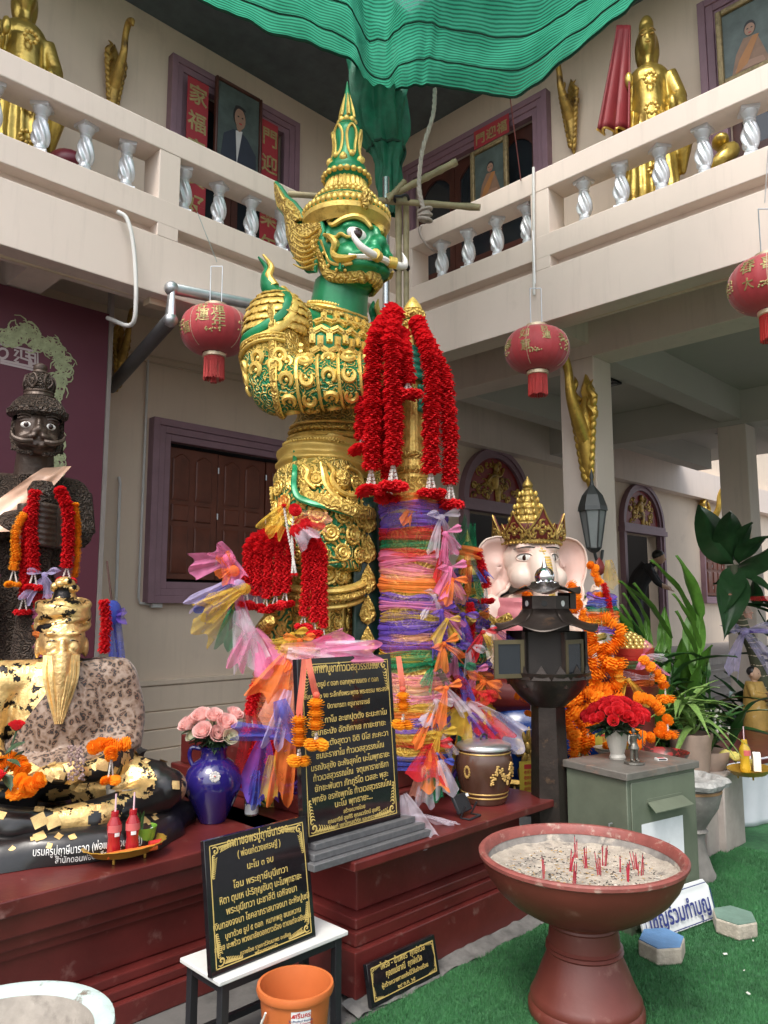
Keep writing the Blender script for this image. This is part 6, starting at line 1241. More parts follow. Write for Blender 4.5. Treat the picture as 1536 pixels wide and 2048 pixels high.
e = MB(); e.tube([(.02, -.01, .07), (-.02, 0, -.1)], .004, 6); e.build('stem', LEAFM, rz_)
q = MB(); rr = random.Random(11)
for k in range(120): q.ell(lap(150+rr.uniform(-14, 18), 1520+rr.uniform(-28, 40), 3.12+rr.uniform(-.03, .03)), .005, 5, 4)
tag(q.build('dried_flowers', mat('dried_blossom', (.28, .19, .18), .8), smooth=0), 'spray of tiny dried brown flowers on the hermit lap', 'flowers', kind='stuff')
# ================================================================ maroon panel with pale printed dragons
PANEL = mat('maroon_panel', (.125, .030, .050), .55, var=.08, vs=1.5, bump=.03)
PRT = mat('pale_print', (.38, .42, .24), .6, var=.25, vs=25, bump=0); PRL = mat('pale_line', (.5, .42, .42), .6, var=.05, bump=0)
mp_ = thing('wall_panel', 'tall maroon board printed with pale dragon border behind bronze giant', 'panel', (0, 5.9, 0))
q = MB(); q.bx((-3.9, 0, .05), (2.705, .04, 3.94)); q.build('board', PANEL, mp_, bevel=.004)
q = MB(); q.bx((2.707, -.01, 0), (2.74, .05, 4.2)); q.build('edge_trim', mat('trim_grey', (.3, .27, .25), .6), mp_)
def on_panel(ix, iy, off=.006): p = py(ix, iy, 5.9); return Vector((p.x, -off, p.z))
q = MB(); rr = random.Random(21)
path = smoothpath([on_panel(*p) for p in ((0, 670), (25, 672), (55, 660), (75, 690), (98, 690), (118, 710), (128, 745), (112, 775), (95, 800), (88, 830), (105, 860), (108, 890), (112, 930), (105, 960))], 90)
for k in range(1, 89):
    c = path[k]; 
    for j in range(3):
        r = rr.uniform(.03, .075); ph = rr.uniform(0, 6.28); cc = c+Vector((rr.uniform(-.05, .05), 0, rr.uniform(-.05, .05))); tw = rr.choice((-1, 1))
        q.tube([cc+Vector((r*(1-t/11)*math.cos(ph+tw*t*.65), -.001*j, r*(1-t/11)*math.sin(ph+tw*t*.65))) for t in range(9)], [.003, .007, .005, .002], 4, flat=.15, up=(0, 1, 0))
    q.ell(c+Vector((rr.uniform(-.05, .05), 0, rr.uniform(-.05, .05))), (rr.uniform(.008, .02), .002, rr.uniform(.008, .02)), 8, 4)
q.build('printed_dragon', PRT, mp_)['kind'] = 'stuff'
q = MB()
def fl_(pts): q.tube([on_panel(*p, .004) for p in pts], .009, 4, flat=.15, up=(0, 1, 0))
fl_([(0, 688), (75, 704), (75, 740)]); fl_([(0, 720), (68, 735)]); fl_([(0, 725), (75, 742)])
for dx in (0, 1):
    fl_([(42+dx*16, 700), (42+dx*16, 716), (60+dx*2, 722), (60+dx*2, 734)]); fl_([(50, 712-8*dx), (70, 717-8*dx), (70, 728), (56, 725+dx*3)])
fl_([(10+10*math.cos(a)-5, 707+10*math.sin(a)) for a in rng(0, 6.3, 12)]); fl_([(28, 700), (36, 702), (29, 712), (38, 714), (29, 722), (37, 725)])
q.build('printed_fret', PRL, mp_)['kind'] = 'stuff'
# ================================================================ garlands and tulle round the giant
ORD = ('topmost', 'second', 'third', 'fourth', 'fifth', 'sixth', 'seventh', 'eighth', 'ninth', 'tenth', 'eleventh', 'twelfth', 'thirteenth', 'fourteenth', 'fifteenth', 'sixteenth', 'seventeenth', 'eighteenth', 'nineteenth', 'twentieth', 'twenty-first', 'twenty-second', 'twenty-third', 'twenty-fourth', 'twenty-fifth', 'twenty-sixth', 'twenty-seventh', 'twenty-eighth', 'twenty-ninth', 'thirtieth', 'thirty-first', 'thirty-second', 'thirty-third', 'thirty-fourth', 'thirty-fifth', 'thirty-sixth')
MP = [((785, 621), (752, 671), (746, 727), (745, 821), (742, 930), 3.93, 'outer red garland on the crown side of the giant mace, long white tassel'), ((790, 627), (783, 680), (786, 759), (789, 852), (786, 921), 3.90, 'red garland hanging straight down the front of the giant mace'),
      ((833, 646), (855, 696), (864, 759), (863, 852), (861, 937), 3.97, 'red garland beside giant fingers on the elephant-headed side of mace'), ((839, 659), (883, 740), (896, 805), (899, 884), (900, 959), 4.02, 'longest outer red garland on the mace nearest the arched door'),
      ((765, 645), (738, 734), (728, 800), (726, 850), (724, 870), 4.02, 'shorter red garland tucked behind the others by giant forearm'), ((800, 670), (806, 702), (811, 740), (813, 750), (815, 758), 3.94, 'very short red garland resting on giant knuckles'), ((772, 660), (768, 760), (768, 840), (771, 900), (776, 950), 4.02, 'red garland half hidden between two longer ones on mace')]
for *pp, d, lab in MP: garland(lab, [pd(x, y, d+(.06 if i == 0 else 0)) for i, (x, y) in enumerate(pp)], .049 if d < 4 else .045, FR, .046, dict(jl=.10 if 'short' not in lab else .05, n=4, spread=.022))
MW = Vector((GO.x+MX, GO.y+MY, 0))
cols = 'orange purple white purple red green red pink pink peach orange yellow purple pink purple yellow purple purple peach purple orange yellow green green pink peach white pink yellow orange purple yellow red yellow blue'.split()
y0 = [1003, 1018, 1032, 1046, 1062, 1084, 1104, 1120, 1136, 1150, 1166, 1184, 1197, 1213, 1226, 1237, 1250, 1263, 1276, 1287, 1298, 1308, 1324, 1342, 1359, 1374, 1389, 1402, 1416, 1431, 1451, 1470, 1490, 1507, 1524]
for i, (c, y) in enumerate(zip(cols, y0)):
    z = pd(835, y, 4.0).z; sash(MW, z, .180+.007*math.sin(i*2.1), .088, c, f'{c} tulle scarf wound round the giant mace, {ORD[i]} from the top', 'tulle scarves wound on the mace', (rnd(-.022, .022), rnd(-.022, .022)), seed=i*7+1)
nb = (Vector((-.707, -.707, 0))+_R*.75).normalized()
for i, (x, y, c, s, c2) in enumerate(((835, 1000, 'orange', .16, 'red'), (885, 1035, 'white', .17, None), (893, 1068, 'pink', .15, None), (886, 1105, 'red', .12, 'pink'), (902, 1138, 'pink', .15, None), (905, 1160, 'orange', .14, 'peach'), (872, 1192, 'white', .12, None), (885, 1222, 'purple', .13, 'pink'), (895, 1240, 'yellow', .12, None), (872, 1262, 'purple', .12, None), (888, 1288, 'orange', .14, None), (872, 1325, 'green', .14, None), (858, 1352, 'pink', .13, None), (892, 1376, 'orange', .14, 'white'), (872, 1402, 'white', .15, None), (862, 1430, 'orange', .14, None), (878, 1468, 'yellow', .15, 'white'), (862, 1492, 'red', .18, 'orange'), (880, 1520, 'blue', .12, 'green'))):
    bow(MW+Vector((0, 0, pd(x, y, 4.0).z))+nb*.185+_R*((x-880)/380), nb, c, s, f'{c} tulle bow tied on the giant mace, {ORD[i]} from the top', 'tulle bows on the mace', rnd(-.5, .5), col2=c2)
tt_ = thing('tulle_tails', 'long red, green and white tulle tails hanging to the altar below the mace', 'ribbons', MW+Vector((0, 0, .8)))
for (x0, y0_, x1, y1, w1, c) in ((858, 1490, 850, 1560, .20, 'red'), (862, 1500, 870, 1580, .14, 'orange'), (845, 1530, 835, 1600, .10, 'peach'), (860, 1540, 855, 1605, .09, 'green'), (870, 1540, 872, 1600, .08, 'green'), (880, 1520, 895, 1590, .12, 'white'), (850, 1540, 848, 1612, .10, 'white')):
    q = strip(pd(x0, y0_, 3.80)-MW-Vector((0, 0, .8)), pd(x1, y1, 3.76)-MW-Vector((0, 0, .8)), .03, w1, .016, 0, 2, seed=x0); q.build('tail', TU[c], tt_)
q = strip(pd(808, 1590, 3.55), pd(845, 1690, 3.45), .03, .16, .01, 0, 2, seed=4); tag(q.build('white_tulle', TU['white']), 'white tulle end trailing over the altar edge by plaque stand', 'ribbon')
q = strip(pd(820, 1640, 3.6), pd(905, 1640, 3.65), .05, .10, .008, 0, 3, side=(-.5, -.5, .3), seed=5); tag(q.build('white_tulle', TU['white']), 'crumpled white tulle lying flat on altar behind the plaque stand', 'ribbon')
# ---- the garlanded attendant on the near side
def post(label, ix, iy_top, d, zb=.56, r=.05):
    p = pd(ix, iy_top, d); o = thing('gilded_attendant', label, 'statue', (p.x, p.y, zb)); h = p.z-zb; q = MB(); q.lathe([(r*3, 0), (r*3, .03), (r*2.2, .06), (r*1.6, h*.3), (r*1.9, h*.5), (r*1.4, h*.62), (r*1.7, h*.75), (r*.9, h*.84), (r*1.1, h*.92), (r*.5, h), (0, h+.01)], seg=28); q.build('body', GGO, o)
    q = MB(); q.tube([(0, 0, h*.72), (-r*3, -r*1.2, h*.64), (-r*3.6, -r*3.4, h*.68)], [r*.9, r*.8, r*.5], 10); q.tube([(0, 0, h*.72), (r*3, -r*1.2, h*.64), (r*2.6, -r*3.4, h*.68)], [r*.9, r*.8, r*.5], 10); q.build('arms', GLDO, o)
    q = MB(); q.ell((0, -r*.2, h*.86), (r*1.15, r*1.2, r*1.4), 14, 10); q.build('head', GLD, o); q = MB(); q.lathe([(r*1.2, h*.90), (r*1.3, h*.92), (r*.7, h*.96), (r*.25, h*1.02), (0, h*1.06)], seg=20); q.build('crown', GLD, o)
    return o, p
po, pp_ = post('small gilded attendant figure buried under garlands beside the giant shin', 560, 1075, 4.12)
LP_ = lambda x, y, d=3.95: pd(x, y, d)
for i, x in enumerate((498, 517, 537, 557, 576)):
    garland(f'red flower string in the thick bunch beside the giant shin, {("outermost by the window", "second from the window", "middle", "fourth from the window", "closest to the giant leg")[i]}', [LP_(552+(x-540)*.25, 1062, 4.0), LP_(x+3, 1085, 3.95), LP_(x-1, 1130, 3.93), LP_(x-5, 1190-6*abs(i-2), 3.93)], .030, FR, .030, dict(jl=.055, n=3, spread=.016), 'red strings in the thick bunch')
for i, x in enumerate((612, 628, 642)):
    garland(f'red flower string on the giant knee, {("nearest the thick bunch", "middle", "nearest the mace")[i]}', [LP_(600+i*6, 1060, 3.95), LP_(x, 1100, 3.9), LP_(x+2, 1160, 3.88), LP_(x-4+i*4, 1225+i*12, 3.88)], .029, FR, .030, dict(jl=.05, n=3, spread=.015), 'red strings on the giant knee')
for i, pts in enumerate((((568, 1012), (575, 1060), (585, 1110), (592, 1150)), ((588, 1012), (584, 1070), (586, 1110), (584, 1150)))):
    P_ = smoothpath([LP_(x, y, 3.86) for x, y in pts], 24); o = thing('jasmine_string', ('thin white jasmine string crossing the thick red bunch', 'straight thin white jasmine string beside the crossing one')[i], 'garland', P_[0]); q = MB()
    for p in P_: q.ell(p-P_[0], (.007, .007, .010), 6, 4)
    q.build('jasmine_buds', PWHI, o)['kind'] = 'stuff'; inst(FRB[0], 'flower', o, T(P_[-1]-P_[0]) @ SC(.014)); inst(FRB[0], 'flower', o, T(0, 0, 0) @ SC(.016))
tb_ = thing('tulle_bunch', 'yellow and orange tulle gathered above the thick red garland bunch', 'ribbons', LP_(560, 1010))
for (x0, y0_, x1, y1, w0, w1, c, d) in ((562, 1030, 566, 992, .03, .06, 'orange', 3.95), (575, 1005, 530, 1062, .03, .11, 'yellow', 3.9), (578, 1010, 545, 1070, .03, .10, 'yellow', 3.88), (590, 1040, 640, 1058, .03, .12, 'red', 3.88), (585, 1050, 622, 1085, .03, .14, 'white', 3.86), (600, 1030, 655, 1045, .04, .10, 'peach', 3.9)):
    q = strip(LP_(x0, y0_, d)-tb_.location, LP_(x1, y1, d-.03)-tb_.location, w0, w1, .015, 0, 2, seed=x0+y0_); q.build('tail', TU[c], tb_)
for (x, y) in ((590, 1020), (612, 1050), (592, 1062)): inst(FRB[0], 'flower', tb_, T(LP_(x, y, 3.86)-tb_.location) @ RX(1.2) @ SC(.035))
# fan of tulle tails beside the bunch
tf = thing('tulle_fan', 'spread of pink, white, yellow and green tulle tails beside the thick red bunch', 'ribbons', LP_(475, 1150, 3.9))
for (x0, y0_, x1, y1, w0, w1, c, d) in ((455, 1120, 382, 1130, .05, .14, 'pink', 3.88), (462, 1118, 430, 1092, .05, .10, 'pink', 3.86), (455, 1115, 470, 1160, .05, .14, 'pink', 3.84), (465, 1140, 445, 1105, .03, .08, 'orange', 3.86), (462, 1138, 440, 1155, .03, .09, 'orange', 3.84), (470, 1160, 380, 1205, .04, .08, 'lilac', 3.85), (478, 1165, 400, 1220, .04, .12, 'blue', 3.87), (488, 1175, 405, 1225, .03, .14, 'yellow', 3.83), (490, 1178, 418, 1205, .03, .10, 'yellow', 3.81), (478, 1190, 400, 1265, .04, .16, 'yellow', 3.90), (470, 1205, 448, 1290, .03, .09, 'green', 3.9), (480, 1220, 505, 1330, .05, .2, 'white', 3.88), (500, 1250, 470, 1330, .05, .1, 'pink', 3.86), (505, 1260, 545, 1340, .06, .18, 'pink', 3.87), (470, 1170, 480, 1250, .05, .12, 'pink', 3.92)):
    q = strip(LP_(x0, y0_, d)-tf.location, LP_(x1, y1, d-.03)-tf.location, w0, w1, .02, .01, 2, seed=x0*3+y1); q.build('tail', TU[c], tf)
for (x, y, c) in ((458, 1118, 'pink'), (466, 1142, 'orange'), (478, 1170, 'lilac'), (488, 1178, 'yellow')): q = MB(); q.ell(LP_(x, y, 3.84)-tf.location, (.035, .035, .03), 12, 8); q.build('knot', TU[c], tf)
# tulle wound round the lower post and swag behind the plaque
lc = LP_(560, 1300, 3.98)
for i, (y, c, wd, R_) in enumerate(((1300, 'yellow', .09, .10), (1318, 'pink', .08, .11), (1335, 'red', .09, .115), (1355, 'peach', .09, .125), (1378, 'orange', .10, .135), (1402, 'peach', .10, .14), (1428, 'orange', .10, .14), (1455, 'pink', .09, .13), (1478, 'purple', .09, .125), (1505, 'orange', .09, .12), (1535, 'red', .11, .12), (1570, 'purple', .12, .125))):
    sash(lc, pd(560, y, 3.85).z, R_, wd, c, f'{c} tulle scarf wound round the attendant beside the square plaque, {ORD[i]} from the top', 'tulle scarves on the attendant', (rnd(-.03, .03), rnd(-.03, .03)), seed=i*5+2, amp=.016)
sw_ = thing('tulle_swag', 'orange and lilac tulle swag falling beside the tall plaque', 'ribbons', LP_(560, 1320, 3.8))
for (x0, y0_, x1, y1, w0, w1, c, d) in ((575, 1310, 530, 1400, .05, .20, 'orange', 3.74), (580, 1330, 560, 1450, .06, .22, 'peach', 3.72), (560, 1400, 580, 1480, .06, .12, 'blue', 3.66), (560, 1470, 470, 1462, .05, .09, 'blue', 3.64), (575, 1380, 545, 1490, .04, .10, 'lilac', 3.68), (580, 1440, 560, 1600, .08, .12, 'orange', 3.7), (530, 1480, 510, 1600, .06, .22, 'purple', 3.72), (500, 1420, 495, 1560, .05, .14, 'red', 3.78), (545, 1510, 535, 1600, .03, .09, 'yellow', 3.68), (515, 1540, 505, 1615, .03, .07, 'blue', 3.7), (580, 1300, 610, 1330, .05, .12, 'pink', 3.62)):
    q = strip(LP_(x0, y0_, d)-sw_.location, LP_(x1, y1, d-.02)-sw_.location, w0, w1, .018, 0, 2, seed=x0+2*y1); q.build('tail', TU[c], sw_)
for i, (x, y) in enumerate(((505, 1400), (510, 1500), (545, 1500))): garland(('red garland showing above the blue vase roses', 'red garland under purple tulle with jasmine tassel', 'red garland behind the orange swag with jasmine tassel')[i], [LP_(x+6, y-25, 3.82), LP_(x, y, 3.8), LP_(x-4, y+22, 3.8)], .030, FR, .03, dict(jl=.07, n=4, spread=.018))
pk = thing('tulle_drape', 'pink and white tulle laid along the top edge of the tall plaque', 'ribbons', LP_(640, 1300, 3.3))
for (x0, y0_, x1, y1, w0, w1, c, d) in ((575, 1305, 660, 1318, .05, .09, 'white', 3.34), (640, 1312, 755, 1302, .06, .10, 'pink', 3.36), (600, 1305, 700, 1285, .05, .14, 'pink', 3.42), (650, 1295, 740, 1300, .05, .09, 'white', 3.4), (560, 1300, 625, 1310, .05, .12, 'peach', 3.38)):
    q = strip(LP_(x0, y0_, d)-pk.location, LP_(x1, y1, d)-pk.location, w0, w1, .02, 0, 2, side=(.0, 0, 1), seed=x1); q.build('fold', TU[c], pk)
for i, (x, y) in enumerate(((585, 1270), (600, 1282))): bow(LP_(x, y, 3.75), (-.7, -.7, .2), ('yellow', 'orange')[i], .13, ('yellow tulle bow above the tall plaque corner', 'orange tulle bow just below the yellow one')[i], 'bows above the plaque')
# ---- marigold strings hung from the plaque on coral ribbons
COR = sheer('coral_ribbon', (.80, .20, .14), .9)
for lab, x, yt, y0_, n_, dd, x0, tail in (('marigold string on coral ribbon hanging over the plaque verses', 633, 1400, 1403, 3, 3.02, 617, 1), ('marigold string hanging off the plaque side lower than its neighbour', 599, 1430, 1437, 3, 3.10, 608, 1), ('marigold string on coral ribbon at the mace side of the plaque', 806, 1382, 1390, 2, 3.34, 797, 1)):
    p = pd(x, y0_, dd); o = thing('flower_garland', lab, 'garland', p, 0)
    q = strip(pd(x0, 1312 if x > 700 else 1318, dd+.02)-p, pd(x, yt, dd)-p, .022, .026, .002, 0, 1, nu=4, seed=x); q.build('ribbon', COR, o)
    for k in range(n_): inst(random.choice(FY), 'flower', o, T(rnd(-.003, .003), 0, -.038*k-.01) @ RZ(k) @ SC(.034, .034, .030))
    tassel(o, p+Vector((0, 0, -.038*n_+.005)), .030, FY, p, n=2, jl=.04, spread=.012)
    q = MB(); q.ell((0, 0, .025), (.014, .014, .012), 8, 6); q.build('ribbon_knot', COR, o)
# ---- attendant on the far side of the mace
po2, pp2 = post('small gilded attendant figure wrapped in tulle between mace and elephant-headed statue', 935, 1085, 4.55, r=.055)
c2 = Vector((pp2.x, pp2.y, 0))
for i, (y, c, wd, R_) in enumerate(((1150, 'purple', .06, .09), (1175, 'yellow', .07, .09), (1200, 'purple', .09, .11), (1225, 'orange', .09, .115), (1250, 'purple', .08, .12), (1275, 'pink', .08, .12), (1300, 'green', .09, .13), (1330, 'purple', .09, .13), (1360, 'orange', .10, .135), (1395, 'red', .10, .14), (1430, 'yellow', .10, .14), (1465, 'purple', .10, .14), (1500, 'red', .12, .14), (1540, 'green', .12, .14))):
    sash(c2, pd(935, y, 4.42).z, R_, wd, c, f'{c} tulle scarf on the attendant beyond the mace, {ORD[i]} from the top', 'tulle scarves on the far attendant', (rnd(-.03, .03), rnd(-.03, .03)), seed=i*3+40, amp=.016)
gs = thing('tulle_crest', 'pointed green tulle crest above the far attendant with blue and orange ties', 'ribbons', pd(930, 1090, 4.35))
for (x0, y0_, x1, y1, w0, w1, c) in ((925, 1100, 930, 1035, .13, .01, 'green'), (935, 1100, 945, 1050, .13, .03, 'green'), (915, 1100, 912, 1065, .08, .02, 'green'), (905, 1095, 960, 1108, .05, .07, 'orange'), (940, 1110, 975, 1160, .04, .07, 'blue'), (935, 1105, 930, 1150, .03, .05, 'orange'), (948, 1120, 962, 1200, .03, .04, 'green'), (938, 1130, 935, 1195, .03, .04, 'orange')):
    q = strip(pd(x0, y0_, 4.33)-gs.location, pd(x1, y1, 4.31)-gs.location, w0, w1, .015, 0, 2, seed=x1+y1); q.build('tail', TU[c], gs)
for lab, pts in (('red garland hanging by the elephant statue ear with white tassel', ((955, 1105), (966, 1140), (972, 1170))), ('red garland below the green crest of the far attendant', ((940, 1210), (942, 1250), (940, 1280))), ('red garland half buried low on the far attendant', ((945, 1480), (940, 1500), (936, 1515)))):
    garland(lab, [pd(x, y, 4.33) for x, y in pts], .028, FR, .027, dict(jl=.07, n=3, spread=.012))
for i, (x, y, c, s, c2_) in enumerate(((965, 1265, 'red', .2, 'yellow'), (985, 1255, 'white', .2, 'purple'), (925, 1230, 'purple', .16, None), (935, 1290, 'white', .18, None), (905, 1290, 'purple', .16, 'pink'), (950, 1345, 'pink', .18, 'orange'), (965, 1365, 'orange', .24, 'yellow'), (945, 1385, 'red', .24, None), (940, 1420, 'red', .24, 'yellow'), (925, 1440, 'yellow', .24, 'peach'), (955, 1410, 'white', .30, None), (915, 1330, 'green', .18, 'blue'), (930, 1500, 'purple', .2, 'green'))):
    bow(pd(x, y, 4.25), (-.7, -.7, .1), c, s*(.7 if x > 948 else .9), f'{c} tulle bow piled on the far attendant, {ORD[i]} in the pile', 'tulle bows on the far attendant', rnd(-.7, .7), col2=c2_)
wt = thing('tulle_veil', 'wide white tulle veil with red streaks falling above the brown jar', 'ribbons', pd(940, 1410, 4.2))
for (x0, y0_, x1, y1, w0, w1, c) in ((935, 1408, 1040, 1490, .05, .22, 'white'), (940, 1410, 1010, 1480, .05, .14, 'red'), (930, 1412, 905, 1470, .05, .24, 'yellow'), (940, 1430, 985, 1480, .04, .14, 'purple'), (925, 1470, 930, 1580, .05, .10, 'green')):
    q = strip(pd(x0, y0_, 4.2)-wt.location, pd(x1, y1, 4.15)-wt.location, w0, w1, .022, .01, 2, seed=x1); q.build('tail', TU[c], wt)
# ================================================================ lanterns
LANT = mat('lantern_silk', (.42, .035, .045), .55, var=.12, vs=5, bump=.05, sheen=.3, sub=.1); LGOLD = mat('lantern_gilt', (.40, .33, .14), .45, metal=.3, var=.25, vs=30, bump=0); LCAP = mat('lantern_cap', (.70, .58, .40), .35, metal=.4); TAS = mat('tassel_red', (.48, .03, .025), .6, var=.2)
def lantern(label, p, R, chars, face, bottom=False):
    o = thing('paper_lantern', label, 'lantern', p); H = R*.70
    f = lambda t: (max(.30*R, R*math.sin(t)**.62), -H*math.cos(t)); prof = [f(PI*(.06+.88*k/22)) for k in range(23)]
    q = MB(); q.lathe(prof, seg=96, cap=False, fn=lambda a, z, j: 1-.018*abs(math.sin(a*12))**.5+.018); q.build('shade', LANT, o)
    for z0, sg in ((-H*.985, -1), (H*.985, 1)): q = MB(); q.lathe([(.30*R, z0), (.34*R, z0+sg*.005), (.34*R, z0+sg*.03), (.30*R, z0+sg*.035)], seg=32, cap=False); q.build('collar', LCAP, o)
    for k in range(12):
        if k % 3 == 0: q = MB(); a = k*PI/6+.26; q.tube([(f(t)[0]*1.012*math.cos(a), f(t)[0]*1.012*math.sin(a), f(t)[1]) for t in rng(.5, PI-.35, 12)], .003, 5); q.build('gilt_rib', LCAP, o)
    q = MB(); rr = random.Random(int(R*1000))
    for k in range(90): a = 2*PI*k/90; rr_ = .27*R+.02*R*(k % 2); q.tube([(rr_*math.cos(a), rr_*math.sin(a), -H-.03), (rr_*math.cos(a)*1.02+rr.uniform(-.004, .004), rr_*math.sin(a)*1.02, -H-.74*R-rr.uniform(0, .06*R))], .0032, 4)
    q.build('fringe', TAS, o)['kind'] = 'stuff'
    if bottom:
        q = MB(); q.lathe([(.0, -H-.62*R), (.05*R, -H-.60*R), (.03*R, -H-.55*R), (.0, -H-.5*R)][::-1], seg=12); q.build('bell', LCAP, o); q = MB()
        for k in range(20): a = k*.314; q.tube([(.06*R*math.cos(a), .06*R*math.sin(a), -H-.62*R), (.09*R*math.cos(a), .09*R*math.sin(a), -H-.88*R)], .003, 4)
        q.build('tassel', TAS, o)['kind'] = 'stuff'
    fa = math.atan2(-p.y, -p.x)
    for (ch, da, z0, sz) in chars:
        me = textmesh(ch, sz*R, LGOLD, .002, bold=.004*R).copy()
        for v in me.vertices:
            a = fa-da*1.25+v.co.x/R; z1 = z0*R+v.co.y; t = math.acos(max(-1, min(1, -z1/H))); rr_ = f(t)[0]*1.012+v.co.z; v.co = (rr_*math.cos(a), rr_*math.sin(a), z1)
        inst(me, 'lettering', o)
    q = MB()
    for da in (-1.25, .95, 1.9):
        for k in range(26): a = fa+da+rr.uniform(-.22, .22); z1 = rr.uniform(-.22, .12)*R; t = math.acos(max(-1, min(1, -z1/H))); q.ell((f(t)[0]*1.008*math.cos(a), f(t)[0]*1.008*math.sin(a), z1), .03*R, 6, 4)
    for k in range(20): a = fa+rr.uniform(-.3, .15); z1 = -.28*R+rr.uniform(-.06, .06)*R; t = math.acos(max(-1, min(1, -z1/H))); q.ell((f(t)[0]*1.006*math.cos(a), f(t)[0]*1.006*math.sin(a), z1), .028*R, 6, 4)
    q.build('printed_flower', LGOLD, o)['kind'] = 'stuff'
    for (dx, up) in ((-.045, 1.2), (.045, 1.2)): q = MB(); q.tube([(dx*.707, -dx*.707, H*.9), (dx*.707, -dx*.707, H*.9+.30*up)], .004, 5); q.build('hanger', STEEL, o)
    q = MB(); q.tube([(-.045*.707, .045*.707, H*.9+.36), (.045*.707, -.045*.707, H*.9+.36)], .004, 5); q.build('hanger', STEEL, o); return o
l1 = lantern('red paper lantern with gold Chinese characters beneath the galvanised pipe', py(430, 662, 4.98), .262, (('好', .34, .28, .34), ('運', .30, -.02, .42), ('連', -.06, .14, .42), ('年', -.08, -.24, .42), ('福', .78, -.28, .36)), 0, True)
l2 = lantern('red paper lantern hanging in front of the white fascia by the column bracket', px(1074, 700, 5.12), .255, (('如', .32, .16, .36), ('意', .28, -.24, .36), ('財', -.22, .30, .26), ('運', -.24, .05, .28), ('事', .85, -.05, .34), ('主', -.7, .05, .3)), 0)
l3 = lantern('red paper lantern with gold characters hanging nearest the open right side', px(1540, 570, 5.1), .25, (('春', .42, .12, .42), ('喜', .0, .1, .4), ('大', .42, -.3, .3)), 0)
for o, a, b in ((l1, (395, 425), (424, 610)), (l2, (1065, 455), (1072, 640)), (l3, (1536, 300), (1540, 510))):
    q = MB(); f_ = (lambda x, y: py(x, y, 5.12)) if o is l1 else (lambda x, y: px(x, y, 5.27)); q.tube([f_(*a)-o.location, Vector((0, 0, .56))], .003, 4); q.build('wire', STEEL, o)
# ================================================================ pipes and conduits
def pipe(label, name, pts, r, m, cat='pipe', n=None, seg=10, joints=()):
    p0 = Vector(pts[0]); o = thing(name, label, cat, p0); q = MB(); q.tube([Vector(p)-p0 for p in (smoothpath(pts, n) if n else pts)], r, seg); q.build('tube', m, o)
    for j in joints: q = MB(); q.ell(Vector(j)-p0, r*1.25, 12, 8); q.build('elbow', m, o)
    return o
e1 = py(343, 577, 5.06); e2 = py(341, 640, 5.06)
pipe('galvanised drain pipe running along the balcony fascia and turning down', 'drain_pipe', [py(620, 632, 5.06), e1, e2], .045, STEEL, joints=(e1, e2))
pipe('dark slanting drain pipe going from the elbow back to the wall', 'drain_pipe', [e2, py(222, 775, 6.5)], .055, mat('old_pipe', (.12, .12, .125), .5, metal=.2))
pipe('white flexible hose hanging from balcony groove in a loop', 'hose', [py(235, 423, 5.12), py(255, 440, 5.08), py(268, 500, 5.06), py(272, 600, 5.06), py(262, 650, 5.15), py(215, 636, 5.5)], .016, PVC, n=40)
pipe('beige conduit clipped below the fascia of the shuttered wing', 'conduit', [py(-20, 505, 5.32), py(322, 604, 5.32)], .016, PVCB); pipe('beige conduit clipped below the fascia of the columned wing', 'conduit', [px(900, 712, 5.5), px(1560, 528, 5.5)], .016, PVCB)
q = MB(); q.box((0, 0, 0), (.16, .10, .12)); tag(q.build('junction_box', PVCB, mtx=T(py(312, 600, 5.3)), bevel=.006), 'beige junction box where the conduit meets the pipe', 'box')
for i, y in enumerate((699, 712)): pipe(('upper', 'lower')[i]+' of two thin cables crossing the wall above the window', 'wall_cable', [py(235, y-2, 6.57), py(300, y+12, 6.57), py(620, y+80, 6.57)], .009, PVCB)
pipe('beige conduit dropping beside the shuttered window to an outlet box', 'conduit', [py(296, 720, 6.57), py(292, 835, 6.57), py(277, 1195, 6.56), py(280, 1206, 6.56), py(300, 1209, 6.56)], .012, PVC); q = MB(); q.box((0, 0, 0), (.11, .05, .06)); tag(q.build('outlet_box', PVC, mtx=T(py(312, 1209, 6.56)), bevel=.006), 'small grey outlet box under the window corner', 'box')
pipe('grey plastic pipe standing against the wall with bent top', 'plastic_pipe', [py(228, 1320, 6.55), py(240, 965, 6.55), py(238, 955, 6.58)], .014, PVC)
pipe('thin cable strung along the wall above the arched doors', 'wall_cable', [py(905, 868, 6.56), py(1000, 890, 6.55), py(1170, 925, 6.55)], .008, BLACKM)
pipe('grey conduit running down the fascia to the hanging lantern', 'conduit', [px(1067, 335, 5.27), px(1068, 590, 5.27)], .012, PVC)
